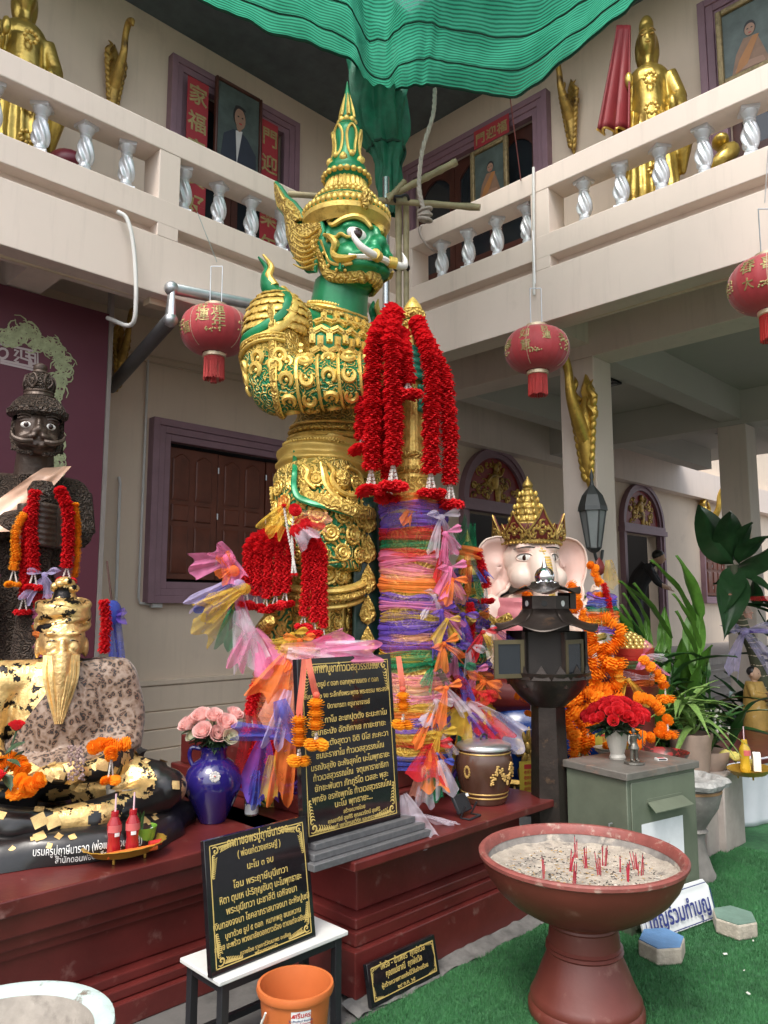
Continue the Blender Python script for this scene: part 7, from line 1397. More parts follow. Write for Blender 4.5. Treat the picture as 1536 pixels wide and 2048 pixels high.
# ================================================================ net canopy with gathered bundle
def netmat():
    m = bpy.data.materials.new('shade_net'); m.use_nodes = True; n = m.node_tree.nodes; l = m.node_tree.links; n.clear(); o = n.new('ShaderNodeOutputMaterial'); t = n.new('ShaderNodeBsdfTransparent'); d = n.new('ShaderNodeBsdfDiffuse'); tr = n.new('ShaderNodeBsdfTranslucent'); a = n.new('ShaderNodeMixShader'); b = n.new('ShaderNodeMixShader')
    uv = n.new('ShaderNodeUVMap'); w_ = n.new('ShaderNodeTexWave'); w_.inputs['Scale'].default_value = 17; w_.bands_direction = 'Y'; w_.inputs['Distortion'].default_value = 1.2; w_.inputs['Detail'].default_value = 2; l.new(uv.outputs[0], w_.inputs['Vector'])
    nz = n.new('ShaderNodeTexNoise'); nz.inputs['Scale'].default_value = 7; nz.inputs['Detail'].default_value = 6; l.new(uv.outputs[0], nz.inputs['Vector'])
    mr = n.new('ShaderNodeMapRange'); mr.inputs['From Min'].default_value = .0; mr.inputs['From Max'].default_value = .5; mr.inputs['To Min'].default_value = .78; mr.inputs['To Max'].default_value = .97; l.new(w_.outputs[0], mr.inputs['Value'])
    cr_ = n.new('ShaderNodeMix'); cr_.data_type = 'RGBA'; l.new(nz.outputs[0], cr_.inputs['Factor']); cr_.inputs['A'].default_value = (.01, .17, .09, 1); cr_.inputs['B'].default_value = (.09, .52, .33, 1)  # paler noise patches paint sun sparkle into the net colour, beside its own mottling
    sm = n.new('ShaderNodeMix'); sm.data_type = 'RGBA'; sm.blend_type = 'MULTIPLY'; sm.inputs['Factor'].default_value = .55; l.new(cr_.outputs['Result'], sm.inputs['A']); l.new(w_.outputs[0], sm.inputs['B']); l.new(sm.outputs['Result'], d.inputs['Color']); l.new(sm.outputs['Result'], tr.inputs['Color']); a.inputs[0].default_value = .72; l.new(d.outputs[0], a.inputs[1]); l.new(tr.outputs[0], a.inputs[2]); l.new(mr.outputs[0], b.inputs[0]); l.new(t.outputs[0], b.inputs[1]); l.new(a.outputs[0], b.inputs[2]); l.new(b.outputs[0], o.inputs[0]); return m
NET = netmat(); NETS = mat('net_seam', (.002, .05, .03), .7, bump=0); NETB = mat('net_bundle', (.004, .12, .065), .6, var=.3, vs=10, bump=.5, bs=70)
nn = thing('shade_net', 'green shade net canopy stretched over the court and gathered behind the giant crown', 'net', pd(775, 195, 6.4))
NE = smoothpath([pd(*p) for p in ((330, -40, 4.9), (390, 0, 5.0), (470, 32, 5.2), (560, 60, 5.5), (640, 95, 5.9), (705, 122, 6.3), (735, 180, 6.45), (772, 196, 6.45), (800, 176, 6.4), (840, 168, 6.3), (875, 174, 6.2), (945, 184, 5.95), (1020, 193, 5.7), (1090, 150, 5.4), (1160, 95, 5.1), (1240, 28, 4.8), (1300, -30, 4.6), (1380, -110, 4.4))], 110)
def netp(u, v):
    p = lerpl(NE, u); t = v*2.9; d = Vector((-.70, -.70, .16)); q = p+d*t; q.z += -.22*math.sin(PI*v)*(.5+.5*math.sin(u*9)) + .05*noise.noise(Vector((u*14, v*3, 5)))*math.exp(-v*1.5) + .025*noise.noise(Vector((u*40, v*9, 1))) + .05*noise.noise(Vector((u*9, v*6, 0))); return q-nn.location
q = MB(); q.grid(netp, 150, 50); no = q.build('sheet', NET, nn, smooth=180); uvl = no.data.uv_layers.new(name='UVMap')
for lp in no.data.loops: i = lp.vertex_index; uvl.data[lp.index].uv = ((i % 150)/149*3, (i//150)/49*1.6)
for v0 in (.09, .22, .40): q = MB(); q.tube([netp(u, v0)-Vector((0, 0, .012)) for u in rng(.02, .98, 90)], .007, 5); q.build('seam', NETS, nn)
q = MB(); q.tube([netp(u, 0) for u in rng(.0, 1, 110)], .014, 5); q.build('hem', NETS, nn)
bc = [(758, 110, 62), (756, 170, 58), (757, 220, 54), (765, 270, 50), (775, 300, 34), (778, 330, 24), (780, 370, 26), (782, 400, 22), (783, 430, 12)]
def bun(u, v):
    k = v*(len(bc)-1); i = min(int(k), len(bc)-2); t = k-i; x, y, r = [bc[i][j]+(bc[i+1][j]-bc[i][j])*t for j in range(3)]; c = pd(x, y, 6.5)-nn.location; a = 2*PI*u; rr_ = r/1538*6.5*(1+.16*math.sin(a*5+v*7)+.10*math.sin(a*11-v*12)); return c+_R*math.cos(a)*rr_-_F0*math.sin(a)*rr_*.8
q = MB(); q.grid(bun, 70, 40, cu=True); q.build('gathered_bundle', NETB, nn)
q = MB(); q.tube([bun(.72+.25*math.sin(t*2), t)-_F0*.02 for t in rng(.05, .9, 30)], .012, 5); q.build('seam', NETS, nn)
q = MB(); q.tube([Vector(bun(k/20, .48)) for k in range(21)], .014, 6); q.build('tie', NETS, nn)
ap = pd(1020, 193, 5.7); q = MB(); q.tube([ap-nn.location, px(1042, 362, 5.3)-nn.location], .005, 5); q.build('tie_string', mat('red_string', (.25, .08, .08), .8), nn)
# poles, bamboo and rope behind the giant
BAM = mat('bamboo', (.30, .25, .14), .55, var=.3, vs=8, bump=.2); STP = mat('steel_pole', (.45, .47, .48), .25, metal=.9, var=.1)
b0 = pd(772, 350, 6.2); q = MB(); q.tube([(b0.x, b0.y, 0), (b0.x, b0.y, 5.2)], .03, 12); tag(q.build('steel_pole', STP), 'polished steel pole standing behind the giant mace', 'pole')
def bamboo(label, a, b, r):
    o = thing('bamboo_pole', label, 'pole', a); q = MB(); n_ = 22; pts = [Vector(a).lerp(Vector(b), k/(n_-1))-Vector(a) for k in range(n_)]; q.tube(pts, [r*(1.18 if k % 4 == 0 else 1) for k in range(n_)], 10); q.build('culm', BAM, o); return o
for i, (x, r) in enumerate(((797, .026), (812, .024))): t_ = pd(x, 395, 6.15); bamboo(('upright bamboo pole tied next to the steel pole', 'upright bamboo pole on the outer side of the tied pair')[i], (t_.x, t_.y, 0), t_, r)
bamboo('level bamboo pole crossing behind the giant crown', pd(578, 388, 6.3), pd(960, 415, 5.9), .026); bamboo('slanting bamboo pole end sticking up beside the rope', pd(775, 395, 6.05), pd(914, 323, 5.9), .028); bamboo('broken bamboo stub on top of the tied poles', pd(775, 400, 6.0), pd(810, 362, 6.0), .022)
for i, (y, d) in enumerate(((535, 6.1), (398, 6.02))): q = MB(); c = pd(803, y, d); q.tube([c+Vector((.06*math.cos(a)+0, .06*math.sin(a), .01*math.sin(a*3))) for a in rng(0, 2*PI, 20)], .012, 6); tag(q.build('cord_lashing', TXTBLACK), ('black cord lashing round the upright bamboo pair', 'black cord lashing at the crossing of bamboo poles')[i], 'cord')
ROPE = mat('rope', (.42, .36, .32), .8, var=.2, vs=20, bump=.6, bs=90); rp = smoothpath([pd(870, 178, 6.15), pd(866, 230, 6.0), pd(845, 300, 5.9), pd(838, 370, 5.85), pd(846, 415, 5.8), pd(850, 430, 5.78)], 60)
ro_ = thing('hemp_rope', 'twisted pale rope hanging from the net and knotted on the handrail', 'rope', rp[-1])
for ph in (0, 2.09, 4.19):
    q = MB(); q.tube([p-rp[-1]+Vector((.009*math.cos(k*.8+ph), .009*math.sin(k*.8+ph), 0)) for k, p in enumerate(rp)], .011, 6); q.build('strand', ROPE, ro_)
q = MB(); q.ell((0, 0, 0), (.045, .045, .06), 12, 8); 
for k in range(3): q.tube([Vector((.05*math.cos(a), .05*math.sin(a), -.04+.04*k+.015*math.sin(a+k))) for a in rng(0, 6.3, 16)], .013, 6)
q.build('knot', ROPE, ro_)
cR = px(862, 462, 5.42); q = MB(); q.tube([Vector((5.27 if math.cos(a) < 0 else 5.57, cR.y+.03*math.sin(a*2), 5.16+.125*math.sin(a)))-rp[-1] if 0 else Vector((5.425-.17*math.cos(a), cR.y+.04*math.sin(a), 5.15+.14*math.sin(a)))-rp[-1] for a in rng(0, 2*PI, 30)], .013, 6); q.build('loop', ROPE, ro_)
# ================================================================ upper floor: couplets, pictures, carved brackets
CPL = mat('couplet_red', (.36, .03, .04), .6, var=.12, bump=.03); FRM = mat('old_gilt_frame', (.26, .20, .10), .5, metal=.4, var=.4, vs=25, bump=.6, bs=50)
def couplet(label, M, w, h, chars, size):
    o = thing('red_couplet', label, 'banner'); o.matrix_world = M; q = MB(); q.bx((-w/2, 0, -h), (w/2, .006, 0)); q.build('paper', CPL, o)
    for k, ch in enumerate(chars): inst(textmesh(ch, size, LGOLD, .001, bold=.004), 'lettering', o, T(0, -.002, -h*(k+.85)/len(chars)) @ RX(PI/2))
a = py(393, 165, 6.50); couplet('red couplet strip beside the framed portrait, nearest the parapet post', T(a.x, 6.46, a.z), .24, 1.75, '家福富貴好運', .22)
a = py(536, 248, 6.50); couplet('red couplet strip beside the framed portrait, nearest the giant', T(a.x, 6.46, a.z), .22, 1.55, '門迎春樂年', .22)
a = px(985, 248, 6.5); o = thing('red_banner', 'small red lintel banner with three gold characters above balcony doors', 'banner'); o.matrix_world = T(6.47, a.y, a.z) @ RZ(-PI/2); q = MB(); q.bx((-.24, 0, -.22), (.24, .006, 0)); q.build('paper', CPL, o)
for k, ch in enumerate('門迎福'): inst(textmesh(ch, .14, LGOLD, .001, bold=.003), 'lettering', o, T(-.15+.15*k, -.002, -.17) @ RX(PI/2))
PBG = mat('portrait_backdrop', (.075, .10, .09), .4, var=.35, vs=6, bump=0); SUIT = mat('dark_suit', (.03, .038, .055), .5, var=.1, bump=0); FACE = mat('printed_face', (.30, .18, .12), .5, var=.08, bump=0); HAIR = mat('printed_hair', (.02, .018, .018), .5, bump=0); SHRT = mat('printed_white', (.6, .6, .58), .5, bump=0); ROBE = mat('printed_robe', (.22, .13, .08), .5, var=.2, vs=9, bump=0)
def flat(o, pts, z, m, name): q = MB(); q.prism([(x, y) for x, y in pts], .0012, M=T(0, -z, 0) @ RX(PI/2)); q.build(name, m, o, smooth=0)
def disc(cx_, cy_, rx, ry, n=22, a0=0, a1=2*PI): return [(cx_+rx*math.cos(a0+(a1-a0)*k/n), cy_+ry*math.sin(a0+(a1-a0)*k/n)) for k in range(n)]
def picture(label, M, w, h, kind, fw=.05, fm=FRM):
    o = thing('framed_picture', label, 'picture'); o.matrix_world = M
    for (x0, z0, x1, z1) in ((-w/2-fw, -fw, -w/2, h+fw), (w/2, -fw, w/2+fw, h+fw), (-w/2, h, w/2, h+fw), (-w/2, -fw, w/2, 0)): q = MB(); q.bx((x0, -.03, z0), (x1, .02, z1)); q.build('frame_bar', fm, o, bevel=.012)
    q = MB(); q.bx((-w/2, 0, 0), (w/2, .01, h)); q.build('backdrop', PBG, o)
    if kind == 'man':
        flat(o, [(-w*.42, 0), (w*.46, 0), (w*.44, h*.30), (w*.22, h*.46), (w*.04, h*.52), (-w*.12, h*.50), (-w*.34, h*.40)], .001, SUIT, 'printed_suit'); flat(o, [(-.02*w, h*.1), (w*.1, h*.52), (-w*.06, h*.5)], .0025, SHRT, 'printed_shirt'); flat(o, disc(w*.02, h*.58, w*.07, h*.08), .003, FACE, 'printed_neck')
        flat(o, disc(w*.02, h*.685, w*.15, h*.135), .004, HAIR, 'printed_hair'); flat(o, disc(w*.035, h*.66, w*.13, h*.125), .0055, FACE, 'printed_face'); flat(o, disc(w*.035, h*.775, w*.135, h*.04, a0=0, a1=PI), .007, HAIR, 'printed_hair')
        for q_ in (-1, 1): flat(o, disc(w*(.04+q_*.05), h*.68, w*.022, h*.008), .007, HAIR, 'printed_eye')
        flat(o, disc(w*.045, h*.60, w*.04, h*.008), .007, TXTRED, 'printed_mouth'); flat(o, [(-w*.4, h*.02), (w*.45, h*.02), (w*.45, h*.10), (w*.1, h*.06), (-w*.38, h*.09)], .006, SHRT, 'printed_book')
    else:
        flat(o, [(-w*.36, 0), (w*.38, 0), (w*.28, h*.22), (w*.16, h*.48), (-w*.10, h*.50), (-w*.26, h*.3)], .001, ROBE, 'printed_robe'); flat(o, disc(w*.03, h*.62, w*.115, h*.11), .003, HAIR, 'printed_hair'); flat(o, disc(w*.03, h*.595, w*.10, h*.09), .0045, FACE, 'printed_face'); flat(o, [(-w*.3, 0), (-w*.05, h*.1), (w*.2, h*.47), (w*.08, h*.48), (-w*.2, h*.2)], .003, mat('printed_ochre', (.36, .16, .05), .5), 'printed_fold')
        for q_ in (-1, 1): flat(o, disc(w*(.03+q_*.04), h*.61, w*.02, h*.008), .006, HAIR, 'printed_eye')
        flat(o, disc(w*.03, h*.545, w*.03, h*.007), .006, TXTRED, 'printed_mouth')
        flat(o, [(-w*.3, h*.05), (w*.3, h*.02), (w*.25, h*.12), (-w*.2, h*.16)], .0025, FACE, 'printed_arms')
    return o
a = py(466, 330, 6.5); picture('framed portrait of a man in dark suit on the balcony door', T(a.x, 6.42, a.z-.12), .52, .92, 'man', .03, DKWOOD)
a = px(982, 385, 6.42); picture('gilt-framed picture of a seated robed figure behind the balcony rail', T(6.40, a.y, a.z-.05) @ RZ(-PI/2), .40, .55, 'robe')
a = px(1503, 140, 6.42); picture('gilt-framed picture of a robed figure above the golden robed statue balcony', T(6.40, a.y, a.z) @ RZ(-PI/2), .42, .60, 'robe')
def bracket(label, M, L, m=OLDGOLD, neck=True):
    """carved swan bracket: feathered body tapering to a point below, S-shaped neck curving out above; out = -Y"""
    o = thing('carved_bracket', label, 'bracket'); o.matrix_world = M; s = L; q = MB()
    q.tube(smoothpath([(0, -.02*s, -.5*s), (0, -.03*s, -.38*s), (0, -.05*s, -.2*s), (0, -.06*s, 0), (0, -.04*s, .2*s)], 16), [.010*s, .035*s, .06*s, .07*s, .03*s], 10); q.build('body', m, o)
    rr = random.Random(int(L*77))
    for k in range(22):
        z = -.42+.028*k; w = (.02+.0035*k)*s; q = MB(); sg = -1 if k % 2 else 1; q.ell((sg*w, -(.05+.002*k)*s, z*s), (.028*s, .022*s, .045*s), 8, 6, rot=RY(sg*.5)); q.build('feather', m, o)
    for k in range(4): sg = -1 if k % 2 else 1; q = MB(); q.tube(smoothpath([(sg*.03*s, -.06*s, (.0+.06*k)*s), (sg*.09*s, -.08*s, (.06+.06*k)*s), (sg*.05*s, -.09*s, (.13+.06*k)*s), (sg*.075*s, -.06*s, (.22+.05*k)*s)], 12), [.02*s, .03*s, .02*s, .003*s], 7); q.build('carved_scroll', m, o)
    if neck:
        q = MB(); q.tube(smoothpath([(0, -.07*s, -.12*s), (0, -.17*s, .03*s), (0, -.25*s, .18*s), (0, -.27*s, .34*s), (0, -.33*s, .44*s), (0, -.40*s, .42*s), (0, -.42*s, .36*s)], 30), [.055*s, .05*s, .036*s, .03*s, .034*s, .03*s, .010*s], 10); q.build('neck', m, o)
        q = MB(); q.prism([(0, -.05*s), (.05*s, .05*s), (.045*s, .14*s), (.06*s, .18*s), (.0, .30*s), (-.045*s, .18*s), (-.03*s, .13*s), (-.05*s, .04*s)], .05*s, M=T(0, -.01*s, .08*s) @ RX(PI/2), bev=.35); q.build('flame_leaf', m, o, smooth=30)
    return o
a = py(225, 150, 6.58); bracket('weathered gilt bracket on upper wall beside the left balcony door', T(a.x, 6.6, a.z-.05), .95, OLDGOLD)
a = px(1145, 220, 6.58); bracket('weathered gilt bracket on upper wall beside the red-caped statue', T(6.6, a.y, a.z-.02) @ RZ(-PI/2), .95, OLDGOLD)
a = px(1178, 850, 6.24); bracket('tall gilded swan bracket on the front column', T(6.25, a.y, a.z) @ RZ(-PI/2), 1.25, GOLDP)
a = py(1402, 1045, 6.58); bracket('gilded swan bracket on the back wall beyond the column', T(a.x, 6.58, a.z), 1.5, GOLDP)
a = py(236, 705, 6.58); bracket('narrow gilt bracket in the gap beside the maroon board', T(a.x, 6.58, a.z), .75, OLDGOLD)
# ================================================================ golden figures on the balcony
GF = mat('figure_gold', (.52, .38, .09), .28, metal=.7, var=.2, vs=6, bump=.35, bs=18, col2=(.30, .19, .04), c2s=8, c2lo=.5, c2hi=.7)
def robed(label, loc, rz, h, rich=True):
    o = thing('robed_statue', label, 'statue', loc, rz); k = h/2.0; b = MB(); E = lambda c, r, rot=None: b.ell(Vector(c)*k, Vector(r)*k, 18, 12, rot=rot)
    b.tube([Vector(p)*k for p in ((0, 0, .28), (0, 0, .7), (0, -.01, 1.05), (0, 0, 1.35))], [.30*k, .26*k, .22*k, .20*k], 20); E((0, 0, 1.40), (.25, .16, .13)); b.tube([(0, 0, 1.45*k), (0, -.01*k, 1.62*k)], .06*k, 12); E((0, -.02, 1.72), (.105, .115, .14)); E((0, .01, 1.86), (.09, .09, .09)); E((0, -.13, 1.71), (.018, .02, .03)); E((0, .06, 1.68), (.15, .10, .20))
    for q in (-1, 1):
        b.tube([Vector(p)*k for p in ((q*.24, 0, 1.40), (q*.33, -.06, 1.18), (q*.28, -.16, 1.08 if q > 0 else 1.28))], [.10*k, .10*k, .06*k], 12); b.tube([Vector(p)*k for p in ((q*.31, -.08, 1.15), (q*.36, -.06, .85), (q*.34, -.02, .60))], [.11*k, .12*k, .03*k], 12); E((q*.24, -.2, 1.10 if q > 0 else 1.34), (.05, .05, .07))
    for a_ in range(14):
        a2 = a_*PI/7; b.tube([Vector((.22*math.cos(a2), .22*math.sin(a2), 1.05))*k, Vector((.30*math.cos(a2+.1), .30*math.sin(a2+.1), .3))*k], [.02*k, .045*k], 8)
    b.v = [(x*.62, y*.72, z) for x, y, z in b.v]
    inst(setmat(remesh(b, .011*k, 2, 'body'), GF), 'body', o)
    for q_ in (-1, 1):
        e = MB(); e.tube(smoothpath([Vector(p)*k for p in ((q_*.012, -.118, 1.745), (q_*.035, -.112, 1.755), (q_*.06, -.088, 1.745))], 8), .005*k, 6); e.build('eyebrow', OLDGOLD, o); e = MB(); e.ell(Vector((q_*.034, -.103, 1.72))*k, (.017*k, .008*k, .007*k), 10, 6); e.build('eye', OLDGOLD, o)
    e = MB(); e.ell(Vector((0, -.112, 1.652))*k, (.022*k, .01*k, .008*k), 10, 6); e.build('mouth', OLDGOLD, o)
    for z in (1.30, 1.05, .8, .55):
        q = MB(); 
        for j in range(8): a2 = j*.785; q.ell(Vector((.04*math.cos(a2), -.19-.05*(1.3-z), z+.04*math.sin(a2)))*k, .016*k, 8, 5)
        q.build('chest_rosette', GLD, o)
    q = MB(); q.lathe([(.42*k, 0), (.44*k, .03*k), (.44*k, .08*k), (.38*k, .11*k), (.44*k, .16*k), (.42*k, .22*k), (.34*k, .28*k), (0, .28*k)], seg=40, fn=lambda a, z, j: 1+(.07*math.sin(a*12+j) if 1 < j < 6 else 0)); q.build('lotus_base', GF, o)
    for j in range(12): a2 = j*PI/6; q = MB(); q.lathe([(0, -.08*k), (.06*k, -.03*k), (.065*k, .02*k), (0, .09*k)], seg=10, sy=.4, c=(0, 0, 0), cap=False); q.build('lotus_petal', GF, o, mtx=T(.43*k*math.cos(a2), .43*k*math.sin(a2), .17*k) @ RZ(a2+PI/2))
    if rich: q = MB(); q.tube(smoothpath([Vector(p)*k for p in ((.35, .0, .25), (.48, -.1, .35), (.42, -.25, .5), (.52, -.2, .62), (.46, -.1, .7))], 20), [.07*k, .06*k, .05*k, .06*k, .03*k], 10); q.ell(Vector((.46, -.13, .74))*k, (.06*k, .09*k, .05*k)); q.build('dragon', GF, o)
    return o
a = px(1305, 375, 6.0); robed('golden robed statue on lotus base wearing a red cape on the balcony', Vector((6.02, a.y, 4.5)), math.radians(-62), 2.28)
a2_ = px(1305, 150, 6.02); rc = MB(); CPE = mat('crimson_cape', (.20, .016, .02), .6, var=.12, vs=6, bump=.1)
def cape(u, v): a_ = px(1248+14*(u-.5)*2, 52, 5.88); b_ = px(1230+36*(u-.5)*2, 262, 5.74); p = a_.lerp(b_, v); p.x += .06*math.sin(u*17)*v; p.z += .02*math.cos(u*17)*v; return p
rc.grid(cape, 40, 20); co = rc.build('red_cape', CPE, solid=.015); tag(co, 'red cloth cape with gold hem hanging from the golden robed statue', 'cape')
q = MB(); q.tube([cape(u, 1) for u in rng(0, 1, 40)], .012, 6); q.build('gold_hem', GLD, co)
a = py(38, 240, 6.1); robed('golden robed figure on the balcony near the far end door', Vector((a.x, 6.1, 4.5)), math.radians(-5), 2.3, False)
q = MB(); q.ell((0, 0, 0), (.17, .17, .13)); tag(q.build('red_drum', mat('maroon_drum', (.15, .015, .03), .4), mtx=T(py(136, 335, 5.9))), 'rounded maroon drum showing between balcony balusters', 'drum')
# ================================================================ marigold garlands on the elephant-headed statue
def og(label, pts, r=.042, d=4.75, tas=True, step=None, g=None):
    garland(label, [pd(p[0], p[1], p[2] if len(p) > 2 else d) for p in pts], r, FO, step or r*1.25, dict(jl=.06, n=2, spread=.014) if tas else None, g)
og('orange marigold loop round the elephant-headed statue neck on its trunk side', [(1050, 1180), (1058, 1200), (1052, 1230), (1050, 1245)], .036, 4.72)
og('orange marigold ring beside the trunk strap', [(1140, 1170), (1150, 1185), (1156, 1200), (1148, 1218)], .036, 4.68, False); og('orange marigold string on the arm beyond the trunk', [(1160, 1210), (1165, 1230), (1155, 1245)], .032, 4.68, False)
og('orange marigold string tied below the staff bud', [(1180, 1130), (1190, 1140), (1192, 1155), (1200, 1165)], .030, 4.95); 
for i, pts in enumerate((((1190, 1240), (1175, 1262), (1185, 1290), (1200, 1310)), ((1205, 1235), (1235, 1255), (1240, 1275), (1225, 1295)), ((1180, 1300), (1190, 1330), (1180, 1345)), ((1210, 1300), (1215, 1325), (1205, 1345)), ((1165, 1350), (1185, 1370), (1215, 1380), (1230, 1370)), ((1175, 1385), (1205, 1400), (1235, 1395)), ((1150, 1395), (1165, 1420), (1180, 1440)), ((1190, 1410), (1190, 1430), (1175, 1450)), ((1140, 1430), (1145, 1460), (1155, 1490)), ((1160, 1440), (1170, 1470), (1165, 1495)), ((1215, 1330), (1232, 1345), (1240, 1360)), ((1130, 1400), (1140, 1415), (1150, 1425)), ((1165, 1290), (1168, 1320), (1160, 1350)))):
    og(f'orange marigold garland heaped over the statue knees, {ORD[i]} from the staff hand down', pts, .053, 4.92-.03*(i % 3), i in (1, 5, 7, 9), None, 'marigold garlands heaped on the statue')
og('orange marigold garland draped by blue cushion with two white tassels', [(1030, 1350), (1040, 1362), (1055, 1370), (1070, 1365)], .034, 4.62); og('small orange string hanging below the blue cushion gold flower', [(1035, 1392), (1048, 1396), (1062, 1400)], .024, 4.6)
og('orange marigold garland trailing down from the bowl of golden balls', [(1290, 1320), (1305, 1340), (1320, 1355), (1330, 1370)], .036, 4.9); og('orange marigold garland behind the red rose bouquet', [(1275, 1395), (1300, 1400), (1320, 1420)], .036, 4.8, False); og('orange marigold heap at the foot of red bowl', [(1270, 1465), (1300, 1475), (1325, 1455), (1335, 1440)], .036, 4.7); og('orange marigold heap beside the white vase', [(1255, 1480), (1268, 1490), (1285, 1482)], .034, 4.6, False); og('orange marigold string behind the yellow notice', [(1085, 1540), (1080, 1565), (1078, 1590)], .026, 4.5)
og('orange and white marigold string on the yellow notice side of the lamp post', [(1150, 1470), (1148, 1500), (1152, 1520)], .034, 4.55)
for i, (y, c) in enumerate(((1195, 'purple'), (1208, 'blue'), (1220, 'green'), (1232, 'orange'), (1245, 'yellow'), (1258, 'purple'))): sash(pd(1203, y, 4.98), pd(1203, y, 4.95).z, .085+.006*i, .06, c, f'{c} tulle scarf on the raised staff arm, {ORD[i]} from the hand', 'tulle scarves on the staff arm', (rnd(-.02, .02), rnd(-.02, .02)), seed=i+90)
q = strip(pd(1215, 1120, 5.05), pd(1225, 1175, 5.05), .04, .12, .015, 0, 2, seed=3); tag(q.build('yellow_tulle', TU['yellow']), 'yellow tulle end fluttering from the staff bud', 'ribbon')
garland('thin red garland hanging from the staff hand', [pd(1208, 1170, 4.9), pd(1216, 1200, 4.9), pd(1222, 1235, 4.9)], .022, FR, .022)
for i, (z, c) in enumerate(((1.28, 'red'), (1.22, 'green'), (1.16, 'white'), (1.10, 'orange'))): sash((gbp.x, gbp.y), z-.05, .135+.006*i-.02*(i == 3), .07, c, f'{c} tulle scarf tied round the bowl of golden balls, {ORD[i]} from the rim', 'tulle scarves on the bowl', (rnd(-.02, .02), rnd(-.02, .02)), seed=i+70)
bow(pd(1285, 1312, 4.95), (-.6, -.7, 0), 'pink', .16, 'pink tulle bow on the side of the bowl of golden balls', 'bows on the bowl', 1.2, col2='white'); bow(pd(1255, 1360, 4.9), (-.7, -.7, 0), 'yellow', .16, 'yellow tulle bow below the bowl of golden balls', 'bows on the bowl')
YN = mat('yellow_notice', (.52, .42, .05), .6, var=.1, bump=.02)
for lab, x, y, w_, h_, t_ in (('yellow paper notice with red heading on the statue base near the jar', 1072, 1600, .20, .22, '禮拜'), ('small yellow paper notice on the statue base behind the cabinet', 1225, 1500, .22, .10, 'บูชา')):
    a = pd(x, y, 4.62); o = thing('paper_notice', lab, 'notice'); o.matrix_world = T(a) @ RZ(math.radians(-30)); q = MB(); q.bx((-w_/2, 0, 0), (w_/2, .003, h_)); q.build('sheet', YN, o); q = MB(); q.bx((-w_*.35, -.0015, h_*.80), (w_*.35, -.0005, h_*.92)); q.build('heading', TXTRED, o)
    for k in range(5): inst(textmesh(t_*4, .022, TXTRED, .0003), 'lettering', o, T(0, -.001, h_*(.68-.14*k)) @ RX(PI/2) @ SC(min(1.0, w_*.8/.19), 1, 1)) if h_ > .15 or k < 2 else None
# ================================================================ pagoda lamp on hexagonal post
LM = mat('dark_lamp_steel', (.042, .033, .029), .35, metal=.6, var=.3, vs=8, bump=.12, col2=(.13, .08, .05), c2s=9, c2lo=.6, c2hi=.72); CHR = mat('chrome', (.75, .75, .77), .08, metal=1, var=0, bump=0); LPX = pd(1098, 1500, 4.22)
lm_ = thing('pagoda_lamp', 'dark steel pagoda oil lamp with scalloped roofs on hexagonal post', 'lamp', (LPX.x, LPX.y, 0), 0)
zy = lambda y: pd(1098, y, 4.22).z; HX = lambda r, z: [(r*math.cos(k*PI/3), r*math.sin(k*PI/3), z) for k in range(6)]
def hexl(prof, m, name, par=lm_): q = MB(); q.lathe(prof, seg=6); return q.build(name, m, par, smooth=20)
hexl([(.11, 0), (.105, .3), (.088, zy(1400))], LM, 'post')
zb, z1, z2, z3, z4 = zy(1400), zy(1345), zy(1262), zy(1222), zy(1192)
q = MB(); q.lathe([(.09, zb-.03), (.16, zb+.03), (.215, zb+.10), (.235, zb+.155), (.225, zb+.155), (.2, zb+.1), (.0, zb+.06)], seg=40, cap=False); q.build('bowl', LM, lm_)
for k in range(14): a = 2*PI*k/14; q = MB(); q.prism([(-.05, 0), (.05, 0), (.0, .075)], .006, M=T(.222*math.cos(a), .222*math.sin(a), zb+.12) @ RZ(a+PI/2) @ RX(PI/2-.12)); q.build('lotus_tip', LM, lm_, smooth=0)
for k in range(6):
    a = k*PI/3; q = MB(); q.box((.20*math.cos(a), .20*math.sin(a), (zb+.08+z2)/2), (.022, .022, z2-zb-.08), None); q.build('corner_bar', LM, lm_)
q = MB(); q.lathe([(.185, zb+.08), (.185, z2)], seg=6, cap=False); q.build('inner_wall', mat('near_black_steel', (.02, .016, .014), .6, metal=.3), lm_, smooth=0)  # near-black lining close behind the corner bars, filling the open door
def lampdoor(k, op):
    a0 = (k)*PI/3; c0 = Vector((.20*math.cos(a0), .20*math.sin(a0), 0)); c1 = Vector((.20*math.cos(a0+PI/3), .20*math.sin(a0+PI/3), 0)); h = z2-zb-.17; w_ = .17; ang = math.atan2((c1-c0).y, (c1-c0).x)+op; M = T(c0.x*1.05, c0.y*1.05, zb+.13) @ RZ(ang); s = MB(); t = .022
    for (x0, x1, za, zb_) in ((0, t, 0, h), (w_-t, w_, 0, h), (t, w_-t, 0, t), (t, w_-t, h-t, h)): s.bx((x0, -.006, za), (x1, .006, zb_))
    o = s.build('door_frame', mat('lamp_brass', (.13, .105, .06), .4, metal=.6, var=.25), lm_, mtx=M, smooth=0); s = MB(); s.bx((t, -.001, t), (w_-t, .001, h-t)); s.build('glass', GLASSD, o, smooth=0)
lampdoor(3, -2.6); lampdoor(4, .0)
